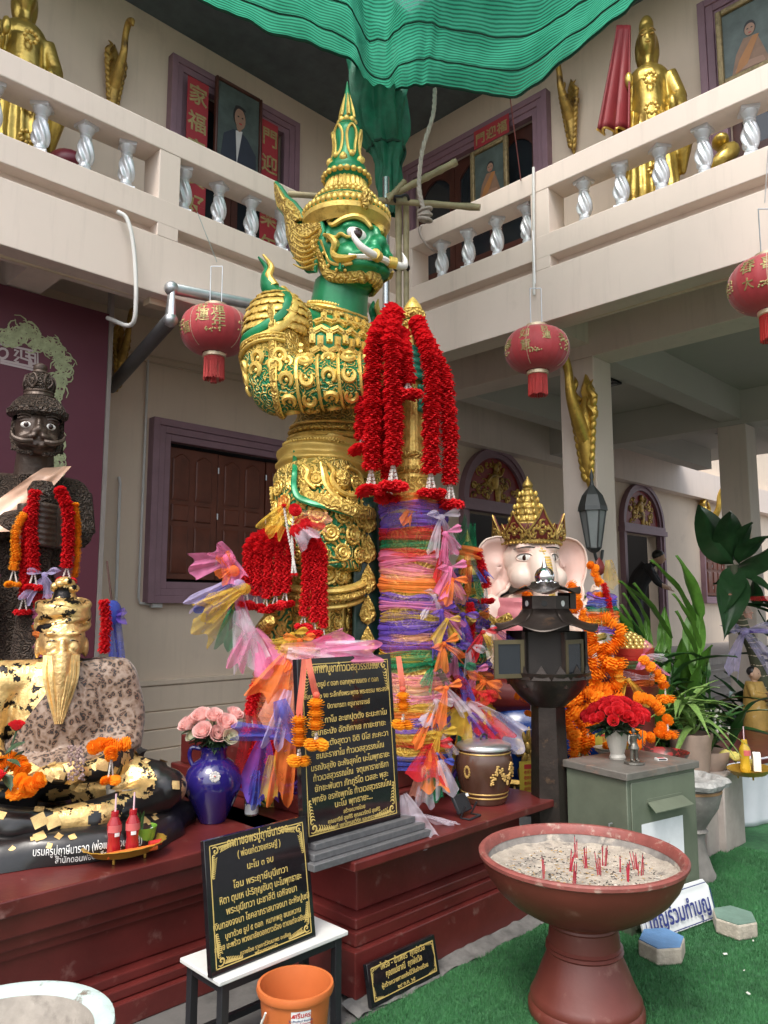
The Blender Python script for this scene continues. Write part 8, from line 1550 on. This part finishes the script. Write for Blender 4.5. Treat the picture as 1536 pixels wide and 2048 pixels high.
def scallop_roof(R0, z0, R1, z1_, n=6, lift=.03):
    for k in range(n):
        a = 2*PI*(k+.5)/n; q = MB()
        def fn(u, v):
            t = (u-.5)*2*PI/n*1.0; r = R1+(R0-R1)*v*(1-.10*(abs(u-.5)*2)**2*v); bul = .020*math.cos((u-.5)*PI)*v; return (r*math.cos(a+t), r*math.sin(a+t), z1_+(z0-z1_)*v**.65+bul*.5+.018*(1-math.cos((u-.5)*2*PI))*v*v*.5*(1 if v > .5 else 0)-.03*v*v*math.cos((u-.5)*PI)+.03*v*v)
        q.grid(fn, 12, 8); q.build('roof_leaf', LM, lm_, solid=.005)
scallop_roof(.285, z2-.01, .12, z3+.01); hexl([(.125, z2), (.125, z4)], LM, 'upper_body')
for k in range(6): a = (k+.5)*PI/3; q = MB(); q.tube([(.105*math.cos(a), .105*math.sin(a), (z3+z4)/2+.0), (.112*math.cos(a), .112*math.sin(a), (z3+z4)/2+.0)], .016, 14); q.build('vent_hole', GLASSD if k % 2 else WHITEP, lm_)
q = MB(); q.box((.17, -.03, (z3+z4)/2+.015), (.06, .08, .09)); q.build('vent_box', LM, lm_); scallop_roof(.20, z4, .06, zy(1165))
q = MB(); q.lathe([(.05, zy(1172)), (.055, zy(1165)), (.035, zy(1162))], seg=30); q.ell((0, 0, zy(1174)+.055), (.055, .055, .055), 24, 16); q.lathe([(.02, zy(1174)+.10), (.010, zy(1174)+.13), (.002, zy(1174)+.165)], seg=16); q.build('chrome_ball', CHR, lm_)
for k in range(8): a = k*PI/4; q = MB(); q.ell((.052*math.cos(a), .052*math.sin(a), zy(1166)), (.026, .016, .010), 10, 6, rot=RZ(a)); q.build('chrome_petal', CHR, lm_)
# ================================================================ things on the cabinet
def cabp(x, y, z=.752): return cb.matrix_basis @ Vector((x, y, z))
vw = thing('vase', 'white fluted vase of red roses standing on the green cabinet', 'vase', cabp(.26, .27)); q = MB(); q.lathe([(.04, 0), (.043, .01), (.035, .025), (.045, .06), (.058, .12), (.062, .15), (.065, .153), (.058, .15), (.04, .06), (0, .05)], seg=60, cap=False, fn=lambda a, z, j: 1+(.02*math.sin(a*16) if z > .03 else 0)); q.build('body', CUPM, vw)
rc_ = cabp(.26, .27)+Vector((0, 0, .15)); rr = random.Random(6)
for i in range(84):
    a = rr.uniform(0, 6.28); t = math.sqrt(rr.random()); el = t*1.15; d = Vector((math.sin(el)*math.cos(a), math.sin(el)*math.sin(a), math.cos(el)*.85)); L_ = .175*rr.uniform(.92, 1.06); d = Vector((d.x*1.0, d.y*1.0, d.z))
    o = thing('rose', 'small red rose packed into the domed bouquet on the cabinet', 'rose', rc_, 0, 'red roses in the cabinet bouquet'); inst(ROSER[i % 3], 'bloom', o, frame(d*L_, d) @ RZ(rr.uniform(0, 6)) @ SC(.028))
    q = MB(); q.tube([(0, 0, -.05), d*L_*.5+Vector((0, 0, .0)), d*(L_-.012)], .0025, 4); q.build('stem', LEAFM, o)
bq = thing('bouquet_leaves', 'dark green leaves under the domed red rose bouquet', 'leaves', rc_)
for j in range(60): a = rr.uniform(0, 6.28); inst(RLEAF, 'leaf', bq, T(.05*math.cos(a), .05*math.sin(a), rr.uniform(-.01, .03)) @ RZ(a-PI/2) @ RX(rr.uniform(-.1, .5)) @ SC(rr.uniform(.06, .11)))
FGM = mat('pewter', (.16, .15, .13), .35, metal=.75, var=.3, vs=40, bump=.3, bs=80); fg = thing('figurine', 'small pewter guardian figurine on round base atop the cabinet', 'figurine', cabp(.22, .13), math.radians(-20)); b = MB()
b.lathe([(.05, 0), (.052, .004), (.05, .012), (.045, .014)], seg=32); o = b.build('base', FGM, fg); b = MB(); k = .17
for q_ in (-1, 1): b.tube([Vector(p)*k+Vector((0, 0, .014)) for p in ((q_*.09, 0, .0), (q_*.08, -.01, .25), (q_*.06, 0, .45))], [.05*k, .055*k, .07*k], 10); b.tube([Vector(p)*k+Vector((0, 0, .014)) for p in ((q_*.15, 0, .76), (q_*.22, -.04, .62), (q_*.24, -.1, .7 if q_ > 0 else .5))], [.055*k, .045*k, .035*k], 10); b.ell(Vector((q_*.09, -.05, .02))*k+Vector((0, 0, .014)), (.05*k, .09*k, .03*k))
b.tube([Vector(p)*k+Vector((0, 0, .014)) for p in ((0, 0, .42), (0, 0, .58), (0, 0, .78))], [.12*k, .10*k, .14*k], 14); b.lathe([(.17*k, .36*k), (.12*k, .5*k)], seg=16, c=(0, 0, .014)); b.ell(Vector((0, -.01, .88))*k+Vector((0, 0, .014)), (.065*k, .07*k, .08*k)); b.tube([Vector((0, 0, .93))*k+Vector((0, 0, .014)), Vector((0, 0, 1.08))*k+Vector((0, 0, .014))], [.06*k, .01*k], 10)
inst(setmat(remesh(b, .0028, 1, 'body'), FGM), 'body', fg); q = MB(); q.tube([Vector((.24, -.12, .45))*k, Vector((.26, -.12, 1.0))*k], .0025, 6); q.build('sword', FGM, fg)
mx_ = thing('matchbox', 'white and dark matchbox lying on the cabinet top', 'matchbox', cabp(.42, .12), -.6); q = MB(); q.bx((-.027, -.018, 0), (.027, .018, .010)); q.build('sleeve', WHITEP, mx_); q = MB(); q.bx((-.022, -.0185, .002), (.022, -.0175, .009)); q.build('strike_strip', TXTBLACK, mx_); q = MB(); q.bx((-.02, -.012, .0101), (.02, .012, .0106)); q.build('printed_label', CPL, mx_)
# red bowl, plate
rb_ = thing('lacquer_bowl', 'wide red lacquer bowl with dark patterned side behind the cabinet', 'bowl', pd(1325, 1515, 4.55)); q = MB(); q.lathe([(.07, -.05), (.12, -.03), (.145, .03), (.148, .035), (.14, .032), (.11, -.02), (0, -.03)], seg=40, cap=False); q.build('bowl', mat('red_lacquer', (.22, .02, .02), .35, var=.15, col2=(.03, .012, .01), c2s=25, c2lo=.5, c2hi=.55), rb_)
a = Vector(rb_.location); q = MB(); q.lathe([(.11, 0), (.10, .03), (.04, .06), (.04, a.z-.1), (.07, a.z-.05)], seg=24); tag(q.build('bowl_stand', DKWOOD, mtx=T(a.x, a.y, 0)), 'dark turned stand under the red lacquer bowl', 'stand')
pl_ = thing('plate', 'white plate of orange petals behind the rose vase', 'plate', pd(1215, 1500, 4.5)); q = MB(); q.lathe([(.04, 0), (.075, .012), (.078, .015), (.04, .006), (0, .006)], seg=32, cap=False); q.build('dish', CUPM, pl_); [inst(FO[0], 'flower', pl_, T(rnd(-.03, .03), rnd(-.03, .03), .02) @ SC(.028)) for _ in range(5)]
a = Vector(pl_.location); q = MB(); q.lathe([(.06, 0), (.05, a.z-.02), (.07, a.z)], seg=20); tag(q.build('plate_stand', CUPM, mtx=T(a.x, a.y, 0)), 'pale slim stand under the plate of orange petals', 'stand')
# ================================================================ offering table with white cloth
wt_ = thing('offering_table', 'low table covered with white cloth beside the grey planter', 'table', (5.45, 2.13, 0)); CLO = mat('white_cloth', (.60, .62, .68), .7, var=.06, vs=4, bump=.15, bs=8); tv = Vector((.98, -.2, 0)).normalized(); nv = Vector((tv.y, -tv.x, 0)); tz = .47
if nv.y > 0: nv = -nv
A0_ = pz(1400, 1695, 0); q = MB(); q.grid(lambda u, v: A0_-Vector((5.45, 2.13, 0))-tv*.15+tv*u*2.4+nv*(-.02-.05*v+.018*math.sin(u*34)*v+.01*math.sin(u*71+1)*v)+Vector((0, 0, tz*(1-v)+.01)), 90, 14); q.build('cloth', CLO, wt_, solid=.004)
q = MB(); q.add([A0_-Vector((5.45, 2.13, 0))+tv*a_-nv*b_+Vector((0, 0, z_)) for z_ in (tz-.03, tz) for a_, b_ in ((-.15, 0), (2.3, 0), (2.3, .9), (-.15, .9))], ((3,2,1,0),(4,5,6,7),(0,1,5,4),(1,2,6,5),(2,3,7,6),(3,0,4,7))); q.build('top', REDP, wt_)
def tp(ix, iy): return pz(ix, iy, tz)
t2 = thing('offering_tray', 'gilt tray with bananas and drinks on the white-clothed table', 'tray', tp(1500, 1555)); q = MB(); q.lathe([(.11, .022), (.14, .03), (.165, .052), (.18, .06), (.175, .055), (.14, .026), (0, .022)], seg=50, sy=.7, cap=False, fn=lambda a, z, j: 1+.02*math.sin(a*20)*(z > .05)); q.build('rim', TGOLD, t2)
for k in range(4): a = PI/4+PI/2*k; q = MB(); q.lathe([(.005, 0), (.006, .012), (.008, .028)], seg=8, c=(.1*math.cos(a), .065*math.sin(a), 0)); q.build('foot', TGOLD, t2)
YB = mat('yellow_drink', (.62, .40, .03), .15, var=.05, bump=0, trans=.2, coat=.3); drink('tall yellow drink bottle with straw standing among bananas', tp(1492, 1552)+Vector((0, 0, .025)), YB, YB, True, .20); drink('yellow drink bottle with straw behind the grey planter', tp(1415, 1520)+Vector((0, 0, .0)), YB, YB, True, .17)
BAN = mat('banana_yellow', (.55, .48, .12), .5, var=.15, vs=12, bump=.05)
bn = thing('banana_bunch', 'bunch of pale yellow bananas on the gilt tray', 'bananas', tp(1470, 1545)+Vector((0, 0, .03)))
for k in range(7): q = MB(); a = .5*k-1.2; q.tube(smoothpath([(0, 0, .05), (.05*math.cos(a), .05*math.sin(a), .06+.006*k), (.10*math.cos(a), .10*math.sin(a), .04), (.125*math.cos(a), .125*math.sin(a), .012)], 10), [.008, .019, .018, .006], 8); q.build('banana', BAN, bn)
mk = thing('milk_carton', 'small white and blue milk carton on the gilt tray', 'carton', tp(1515, 1552)+Vector((0, 0, .03)), .5); q = MB(); q.box((0, 0, .05), (.045, .045, .10)); q.build('box', WHITEP, mk, bevel=.002); q = MB(); q.prism([(-.0225, 0), (.0225, 0), (0, .02)], .045, M=T(0, .0225, .10) @ RX(PI/2)); q.build('gable', WHITEP, mk); q = MB(); q.box((.0, -.0232, .03), (.03, .001, .04)); q.build('printed_cow', TXTBLUE, mk); q = MB(); q.box((0, -.0232, .075), (.035, .001, .018)); q.build('printed_name', TXTRED, mk)
cw = thing('paper_cup', 'white paper cup with straw beside the yellow bottle', 'cup', tp(1435, 1525)); q = MB(); q.lathe([(.025, 0), (.032, .05), (.03, .05), (.022, .005)], seg=24, cap=False); q.build('cup', WHITEP, cw); q = MB(); q.tube([(0, 0, .02), (.03, -.01, .09)], .003, 6); q.build('straw', WHITEP, cw)
bb_ = thing('incense_bowl', 'dark brown round bowl of ash on short legs behind yellow drinks', 'bowl', pz(1430, 1520, .30)*1.0); q = MB(); q.lathe([(.10, .08), (.15, .10), (.165, .15), (.168, .16), (.155, .155), (.13, .14), (0, .14)], seg=36, cap=False); q.build('bowl', mat('dark_brown', (.07, .03, .02), .5, var=.2), bb_); q = MB(); q.lathe([(0, .142), (.14, .145)], seg=30, cap=False); q.build('ash', SAND, bb_)
for k in range(3): a = 2*PI*k/3; q = MB(); q.tube([(.1*math.cos(a), .1*math.sin(a), -.30), (.11*math.cos(a), .11*math.sin(a), .09)], .015, 8); q.build('leg', DKWOOD, bb_)
# ================================================================ plants
def lance(L, W, m, name='leaf', droop=.25, nv=12):
    b = MB(); b.grid(lambda u, v: ((u-.5)*2*W*.5*math.sin(PI*min(.995, v**.7))**.9, L*(v-.12*droop*v*v), .06*W*abs(u-.5)*6-droop*L*v**2.4+.01*math.sin(v*14+u*3)), 7, nv); return b.mesh(name, m, 180)
LG1 = mat('fresh_leaf', (.09, .22, .03), .42, var=.3, vs=6, bump=.12, bs=20); LG2 = mat('deep_leaf', (.025, .075, .018), .35, var=.3, vs=6, bump=.12, bs=20); LG3 = mat('striped_leaf', (.14, .24, .06), .45, var=.35, vs=14, bump=.1); LG4 = mat('dark_glossy_leaf', (.022, .065, .022), .30, var=.3, vs=5, bump=.15, bs=18); TRK = mat('green_trunk', (.07, .075, .04), .7, var=.35, vs=9, bump=.4, bs=40); TERC = mat('terracotta_pot', (.33, .24, .19), .8, var=.15)
def plant(label, base, stems, m, L, W, seed, pot=None, droop=.3, stemm=None, tilt=.35, up=(.55, 1.25)):
    o = thing('leafy_plant', label, 'plant', base); rr = random.Random(seed); ms = [lance(1, W/L, m, 'leaf', droop*k) for k in (.6, 1, 1.4)]
    for (sx, sy, h, lean, nl) in stems:
        top = Vector((sx+lean[0], sy+lean[1], h)); q = MB(); pts = smoothpath([(sx*.3, sy*.3, 0), (sx, sy, h*.5), top], 12); q.tube(pts, [.012, .010, .006], 7); q.build('stem', stemm or m, o)
        for k in range(nl):
            t = .30+.70*k/(max(1, nl-1)); p = lerpl(pts, t); az = rr.uniform(0, 6.28) if nl > 4 else k*2.4+rr.uniform(-.4, .4); inst(rr.choice(ms), 'leaf', o, T(p) @ RZ(az) @ RX(rr.uniform(*up)-tilt*(1-t)) @ SC(L*rr.uniform(.75, 1.15)))
    if pot: q = MB(); q.lathe([(.10, -pot), (.13, -.06), (.14, -.02), (.14, 0), (.125, 0), (.12, -.04), (0, -.04)], seg=28, cap=False); q.build('pot', TERC, o)
    return o
rr = random.Random(31); b0 = pd(1325, 1470, 5.9); plant('tall clump of broad upright green leaves beside the stone steps', (b0.x, b0.y, .25), [(rnd(-.22, .22), rnd(-.22, .22), rr.uniform(.7, 1.35), (rnd(-.06, .1), rnd(-.1, .06)), 4) for _ in range(15)], LG1, .50, .12, 1, .25, .15, None, .1, (1.0, 1.45))
b0 = pd(1335, 1440, 5.7); plant('dense lower clump of long green leaves below the tall clump', (b0.x, b0.y, .3), [(rnd(-.3, .35), rnd(-.35, .25), rr.uniform(.4, .85), (rnd(-.1, .15), rnd(-.15, .1)), 6) for _ in range(10)], LG2, .42, .09, 2, .3, .4)
b0 = pd(1380, 1465, 5.2); plant('potted plant with narrow pale-striped arching leaves', (b0.x, b0.y, b0.z), [(rnd(-.08, .08), rnd(-.08, .08), rr.uniform(.06, .22), (rnd(-.06, .06), rnd(-.06, .06)), 8) for _ in range(6)], LG3, .26, .05, 3, .3, .9)
wf = plant('small white pot of tiny pale flowers and stems', pd(1415, 1500, 5.3), [(rnd(-.06, .06), rnd(-.06, .06), rr.uniform(.12, .26), (rnd(-.06, .06), rnd(-.06, .06)), 4) for _ in range(9)], LG2, .07, .03, 4, .12, .5)
for k in range(34): inst(JB, 'blossom', wf, T(rnd(-.12, .12), rnd(-.12, .12), rnd(.10, .27)) @ RX(rnd(-1, 1)) @ SC(.016))
a = Vector(wf.location); q = MB(); q.bx((-.16, -.16, 0), (.16, .16, a.z-.12)); tag(q.build('stone_block', STEPM, mtx=T(a.x, a.y, 0), bevel=.01), 'grey stone block carrying the white flower pot', 'block')
b0 = pd(1395, 1500, 5.2); q = MB(); q.bx((-.15, -.15, 0), (.15, .15, pd(1380, 1465, 5.2).z-.30)); b1 = pd(1380, 1465, 5.2); tag(q.build('stone_block', STEPM, mtx=T(b1.x, b1.y, 0), bevel=.01), 'grey stone block under the striped-leaf pot', 'block')
# broad-leaved tree with ribbons
D_ = 7.2; tb0 = pd(1520, 1420, D_); tr_ = thing('small_tree', 'curved-trunk broad-leaved small tree tied with coloured ribbons', 'tree', (tb0.x, tb0.y, .15)); TP_ = [pd(1530, 1400, D_), pd(1508, 1300, D_), pd(1485, 1255, D_), pd(1474, 1205, D_), pd(1470, 1165, D_), pd(1465, 1130, D_)]; L0 = Vector(tr_.location); tpp = smoothpath([Vector((TP_[0].x, TP_[0].y, .0))-Vector((L0.x, L0.y, 0))]+[p-L0 for p in TP_], 30); q = MB(); q.tube(tpp, [.075, .065, .06, .055, .05], 12); q.build('trunk', TRK, tr_)
for k in range(20): q = MB(); p = tpp[6+k]; q.tube([p+Vector((.062*math.cos(a), .062*math.sin(a), .004*math.sin(a*3))) for a in rng(0, 6.28, 14)], .005, 5); q.build('leaf_scar', PVCB, tr_)
BIG = lance(1, .42, LG4, 'leaf', .35, 14)
for (x, y, x1, y1) in ((1470, 1130, 1385, 1015), (1468, 1120, 1445, 1015), (1472, 1115, 1490, 1040), (1470, 1140, 1545, 1120), (1475, 1150, 1550, 1170), (1465, 1140, 1435, 1175), (1468, 1150, 1462, 1235), (1470, 1120, 1410, 1060), (1478, 1130, 1520, 1060), (1470, 1140, 1455, 1200)):
    p0_, p1_ = pd(x, y, D_)-L0, pd(x1, y1, D_+rnd(-.5, .3))-L0; d = p1_-p0_; inst(BIG, 'leaf', tr_, frame(p0_, d.cross(_R).normalized() if abs(d.normalized().dot(_R)) < .9 else -_F0, d) @ SC(d.length*1.15))
for lab, x, y, x1, y1, c in (('red ribbon strung from the tree trunk to the side', 1478, 1198, 1560, 1196, 'red'), ('purple ribbon strung lower from the tree trunk', 1490, 1262, 1560, 1262, 'purple')): q = strip(pd(x, y, D_-.1), pd(x1, y1, D_-.2), .03, .05, .004, 0, 1, side=(0, 0, 1), seed=x); tag(q.build('ribbon', TU[c]), lab, 'ribbon')
bow(pd(1485, 1262, D_-.12), (-.7, -.7, 0), 'lilac', .35, 'lilac tulle bow with hanging tails on the tree trunk', 'tree bows'); bow(pd(1472, 1195, D_-.12), (-.7, -.7, 0), 'peach', .16, 'peach tulle bow higher on the tree trunk', 'tree bows')
b0 = pd(1520, 1420, 7.4); plant('dark strap-leaved fern clump around the tree foot', (b0.x, b0.y, .1), [(rnd(-.1, .1), rnd(-.1, .1), rr.uniform(.25, .6), (rnd(-.1, .1), rnd(-.1, .1)), 6) for _ in range(6)], LG4, .62, .11, 5, None, .5)
b0 = pd(1530, 1240, 7.3); plant('dark glossy leaves reaching in from the open side', (b0.x+.35, b0.y-.1, .6), [(rnd(-.1, .1), rnd(-.1, .1), rr.uniform(.5, 1.0), (rnd(-.2, .0), rnd(-.1, .2)), 5) for _ in range(4)], LG4, .5, .16, 6, .6, .4)
# child monk statue, slippers
OCH = mat('ochre_robe_paint', (.40, .25, .06), .6, var=.25, vs=9, bump=.15, col2=(.5, .45, .36), c2s=9, c2lo=.6, c2hi=.7); SKP = mat('painted_skin', (.48, .30, .20), .5, var=.1); BLH = mat('painted_black', (.015, .014, .014), .4)
cm = pz(1514, 1462, .45); k = .0+(pd(1515, 1335, (cm.x+cm.y)/math.sqrt(2)).z-cm.z); mo = thing('monk_figure', 'small painted figure in ochre robe holding an alms bowl', 'figure', (cm.x, cm.y, max(.02, cm.z)), math.radians(-5)); b = MB()
b.tube([(0, 0, 0), (0, 0, .35*k), (0, 0, .62*k), (0, 0, .78*k)], [.20*k, .19*k, .17*k, .13*k], 18)
for q_ in (-1, 1): b.tube([(q_*.14*k, 0, .74*k), (q_*.19*k, -.06*k, .58*k), (q_*.05*k, -.2*k, .56*k)], [.07*k, .065*k, .045*k], 10)
inst(setmat(remesh(b, .012*k, 2, 'robe'), OCH), 'robe', mo); b = MB(); b.ell((0, -.01*k, .90*k), (.085*k, .095*k, .11*k), 16, 12); b.ell((0, -.10*k, .88*k), (.014*k, .02*k, .02*k)); b.tube([(0, 0, .76*k), (0, 0, .84*k)], .05*k, 10); b.ell((-.085*k, 0, .89*k), (.015*k, .02*k, .03*k)); b.ell((.085*k, 0, .89*k), (.015*k, .02*k, .03*k)); inst(setmat(remesh(b, .006*k, 1, 'head'), SKP), 'head', mo)
b = MB(); b.ell((0, .02*k, .935*k), (.09*k, .09*k, .085*k), 16, 10); b.build('hair', BLH, mo)
for q_ in (-1, 1): b = MB(); b.ell((q_*.035*k, -.094*k, .91*k), (.014*k, .006*k, .006*k), 8, 6); b.build('eye', BLH, mo)
b = MB(); b.lathe([(.02*k, .47*k), (.075*k, .50*k), (.085*k, .56*k), (.06*k, .61*k), (.055*k, .61*k), (0, .6*k)], seg=24, c=(0, -.22*k, 0), cap=False); b.build('alms_bowl', mat('brown_bowl', (.16, .09, .045), .5), mo); b = MB(); b.lathe([(.24*k, -max(.02, cm.z)), (.24*k, 0), (0, 0)], seg=24); b.build('plinth', GST, mo)
SLP = mat('maroon_rubber', (.13, .015, .03), .6)
for i, (x, y) in enumerate(((1480, 1478), (1495, 1472), (1512, 1476), (1526, 1470))):
    o = thing('slipper', ('maroon slipper farthest from the ochre figure', 'maroon slipper beside the farthest one', 'maroon slipper under the ochre figure feet', 'maroon slipper nearest the open side')[i], 'slipper', pz(x, y, .01), .4*i); q = MB(); q.prism([(.045*math.cos(a)*(1 if math.sin(a) > 0 else .8), .12*math.sin(a)) for a in rng(0, 2*PI-.3, 16)], .02); q.build('sole', SLP, o); q = MB(); q.tube(smoothpath([(-.045, .03, .015), (-.02, .06, .05), (.02, .06, .05), (.045, .03, .015)], 10), .012, 6); q.build('strap', SLP, o)
for i, (x, y) in enumerate(((1385, 1280), (1392, 1290))): q = MB(); q.ell((0, 0, .04), (.07, .14, .04)); tag(q.build('shoe', TXTBLACK, mtx=T(pz(x, y, .81)) @ RZ(.8)), ('black shoe left on the terrace beside another', 'black shoe nearer the terrace edge')[i], 'shoe')
dbx = thing('step_box', 'brown wooden donation box with small flag label on the steps', 'box', pz(1440, 1345, .50)); q = MB(); q.bx((-.7, -.1, 0), (.7, .1, .24)); q.build('chest', mat('brown_box', (.22, .12, .10), .5, var=.15), dbx, smooth=0, bevel=.01); q = MB(); q.bx((.15, -.104, .08), (.35, -.101, .18)); o = q.build('label', LAB, dbx)
for z_ in (.085, .155): q = MB(); q.bx((.15, -.106, z_), (.35, -.1045, z_+.022)); q.build('label_stripe', TXTRED, o)
# ================================================================ wall lantern on the column, person in the doorway
wl = px(1186, 1040, 6.1); wo_ = thing('wall_lantern', 'black hexagonal glass wall lantern on the front column', 'lantern', wl); BLK = mat('lantern_iron', (.07, .075, .075), .45, metal=.4); FGL = mat('frosted_pane', (.22, .24, .24), .25, var=.1)
q = MB(); q.lathe([(.02, .30), (.012, .36), (.02, .38), (.003, .46)], seg=12); q.build('finial', BLK, wo_); q = MB(); q.lathe([(.13, .08), (.125, .12), (.09, .22), (.035, .29), (.02, .31)], seg=6); q.build('roof', BLK, wo_, smooth=10)
for k in range(6): a = k*PI/3; q = MB(); q.tube([(.06*math.cos(a), .06*math.sin(a), -.25), (.112*math.cos(a), .112*math.sin(a), .08)], .008, 6); q.build('bar', BLK, wo_); q = MB(); q.add([(r*math.cos(a+da), r*math.sin(a+da), z) for r, z in ((.058, -.245), (.108, .08)) for da in (0, PI/3)], ((0, 1, 3, 2),)); q.build('pane', FGL, wo_, smooth=0, solid=.003)
q = MB(); q.lathe([(.0, -.30), (.04, -.28), (.065, -.25), (.06, -.24)], seg=6); q.build('base', BLK, wo_); q = MB(); q.tube(smoothpath([(.0, 0, -.27), (.05, 0, -.36), (.12, 0, -.34), (.15, 0, -.26)], 14), .014, 8); q.build('arm', BLK, wo_)
pp = py(1290, 1250, 6.25); pe = thing('person', 'person in black shirt bending forward in the second arched doorway', 'person', (pp.x, 6.25, .8), math.radians(20)); SHT = mat('black_shirt', (.012, .012, .014), .8, var=.2); b = MB()
for q_ in (-1, 1): b.tube([(q_*.10, .1, .05), (q_*.10, .10, .5), (q_*.09, .12, .92)], [.065, .075, .10], 12); b.tube(smoothpath([(q_*.20, -.12, 1.38), (q_*.25, -.25, 1.15), (q_*.15, -.42, 1.05)], 10), [.06, .05, .035], 10); b.ell((q_*.1, .04, .04), (.05, .12, .04))
b.ell((0, .12, .95), (.17, .13, .13)); b.tube(smoothpath([(0, .12, .95), (0, .06, 1.2), (0, -.12, 1.42)], 10), [.15, .17, .17], 16); b.tube([(-.19, -.10, 1.41), (.19, -.10, 1.41)], .075, 10); b.tube([(0, -.14, 1.45), (0, -.24, 1.53)], .055, 10); b.ell((0, -.28, 1.58), (.08, .10, .115)); b.ell((0, -.38, 1.55), (.014, .02, .02))
for q_ in (-1, 1):
    for f_ in range(4): b.tube([(q_*.15+(f_-1.5)*.018, -.42, 1.04), (q_*.13+(f_-1.5)*.016, -.49, 1.0)], [.011, .008], 6)
    b.tube([(q_*.12, -.41, 1.05), (q_*.09, -.45, 1.04)], [.012, .009], 6)
pm_ = setmat(remesh(b, .0085, 2, 'body'), SHT, SKP, mat('dark_trousers', (.02, .022, .03), .8))
for p in pm_.polygons: c = p.center; p.material_index = 1 if (c.z > 1.47 and c.y < -.17) or (c.y < -.33 and c.z < 1.3) else (2 if c.z < .95 else 0)
inst(pm_, 'body', pe); b = MB(); b.ell((0, -.26, 1.625), (.088, .105, .095), 14, 10); b.build('hair', BLH, pe)
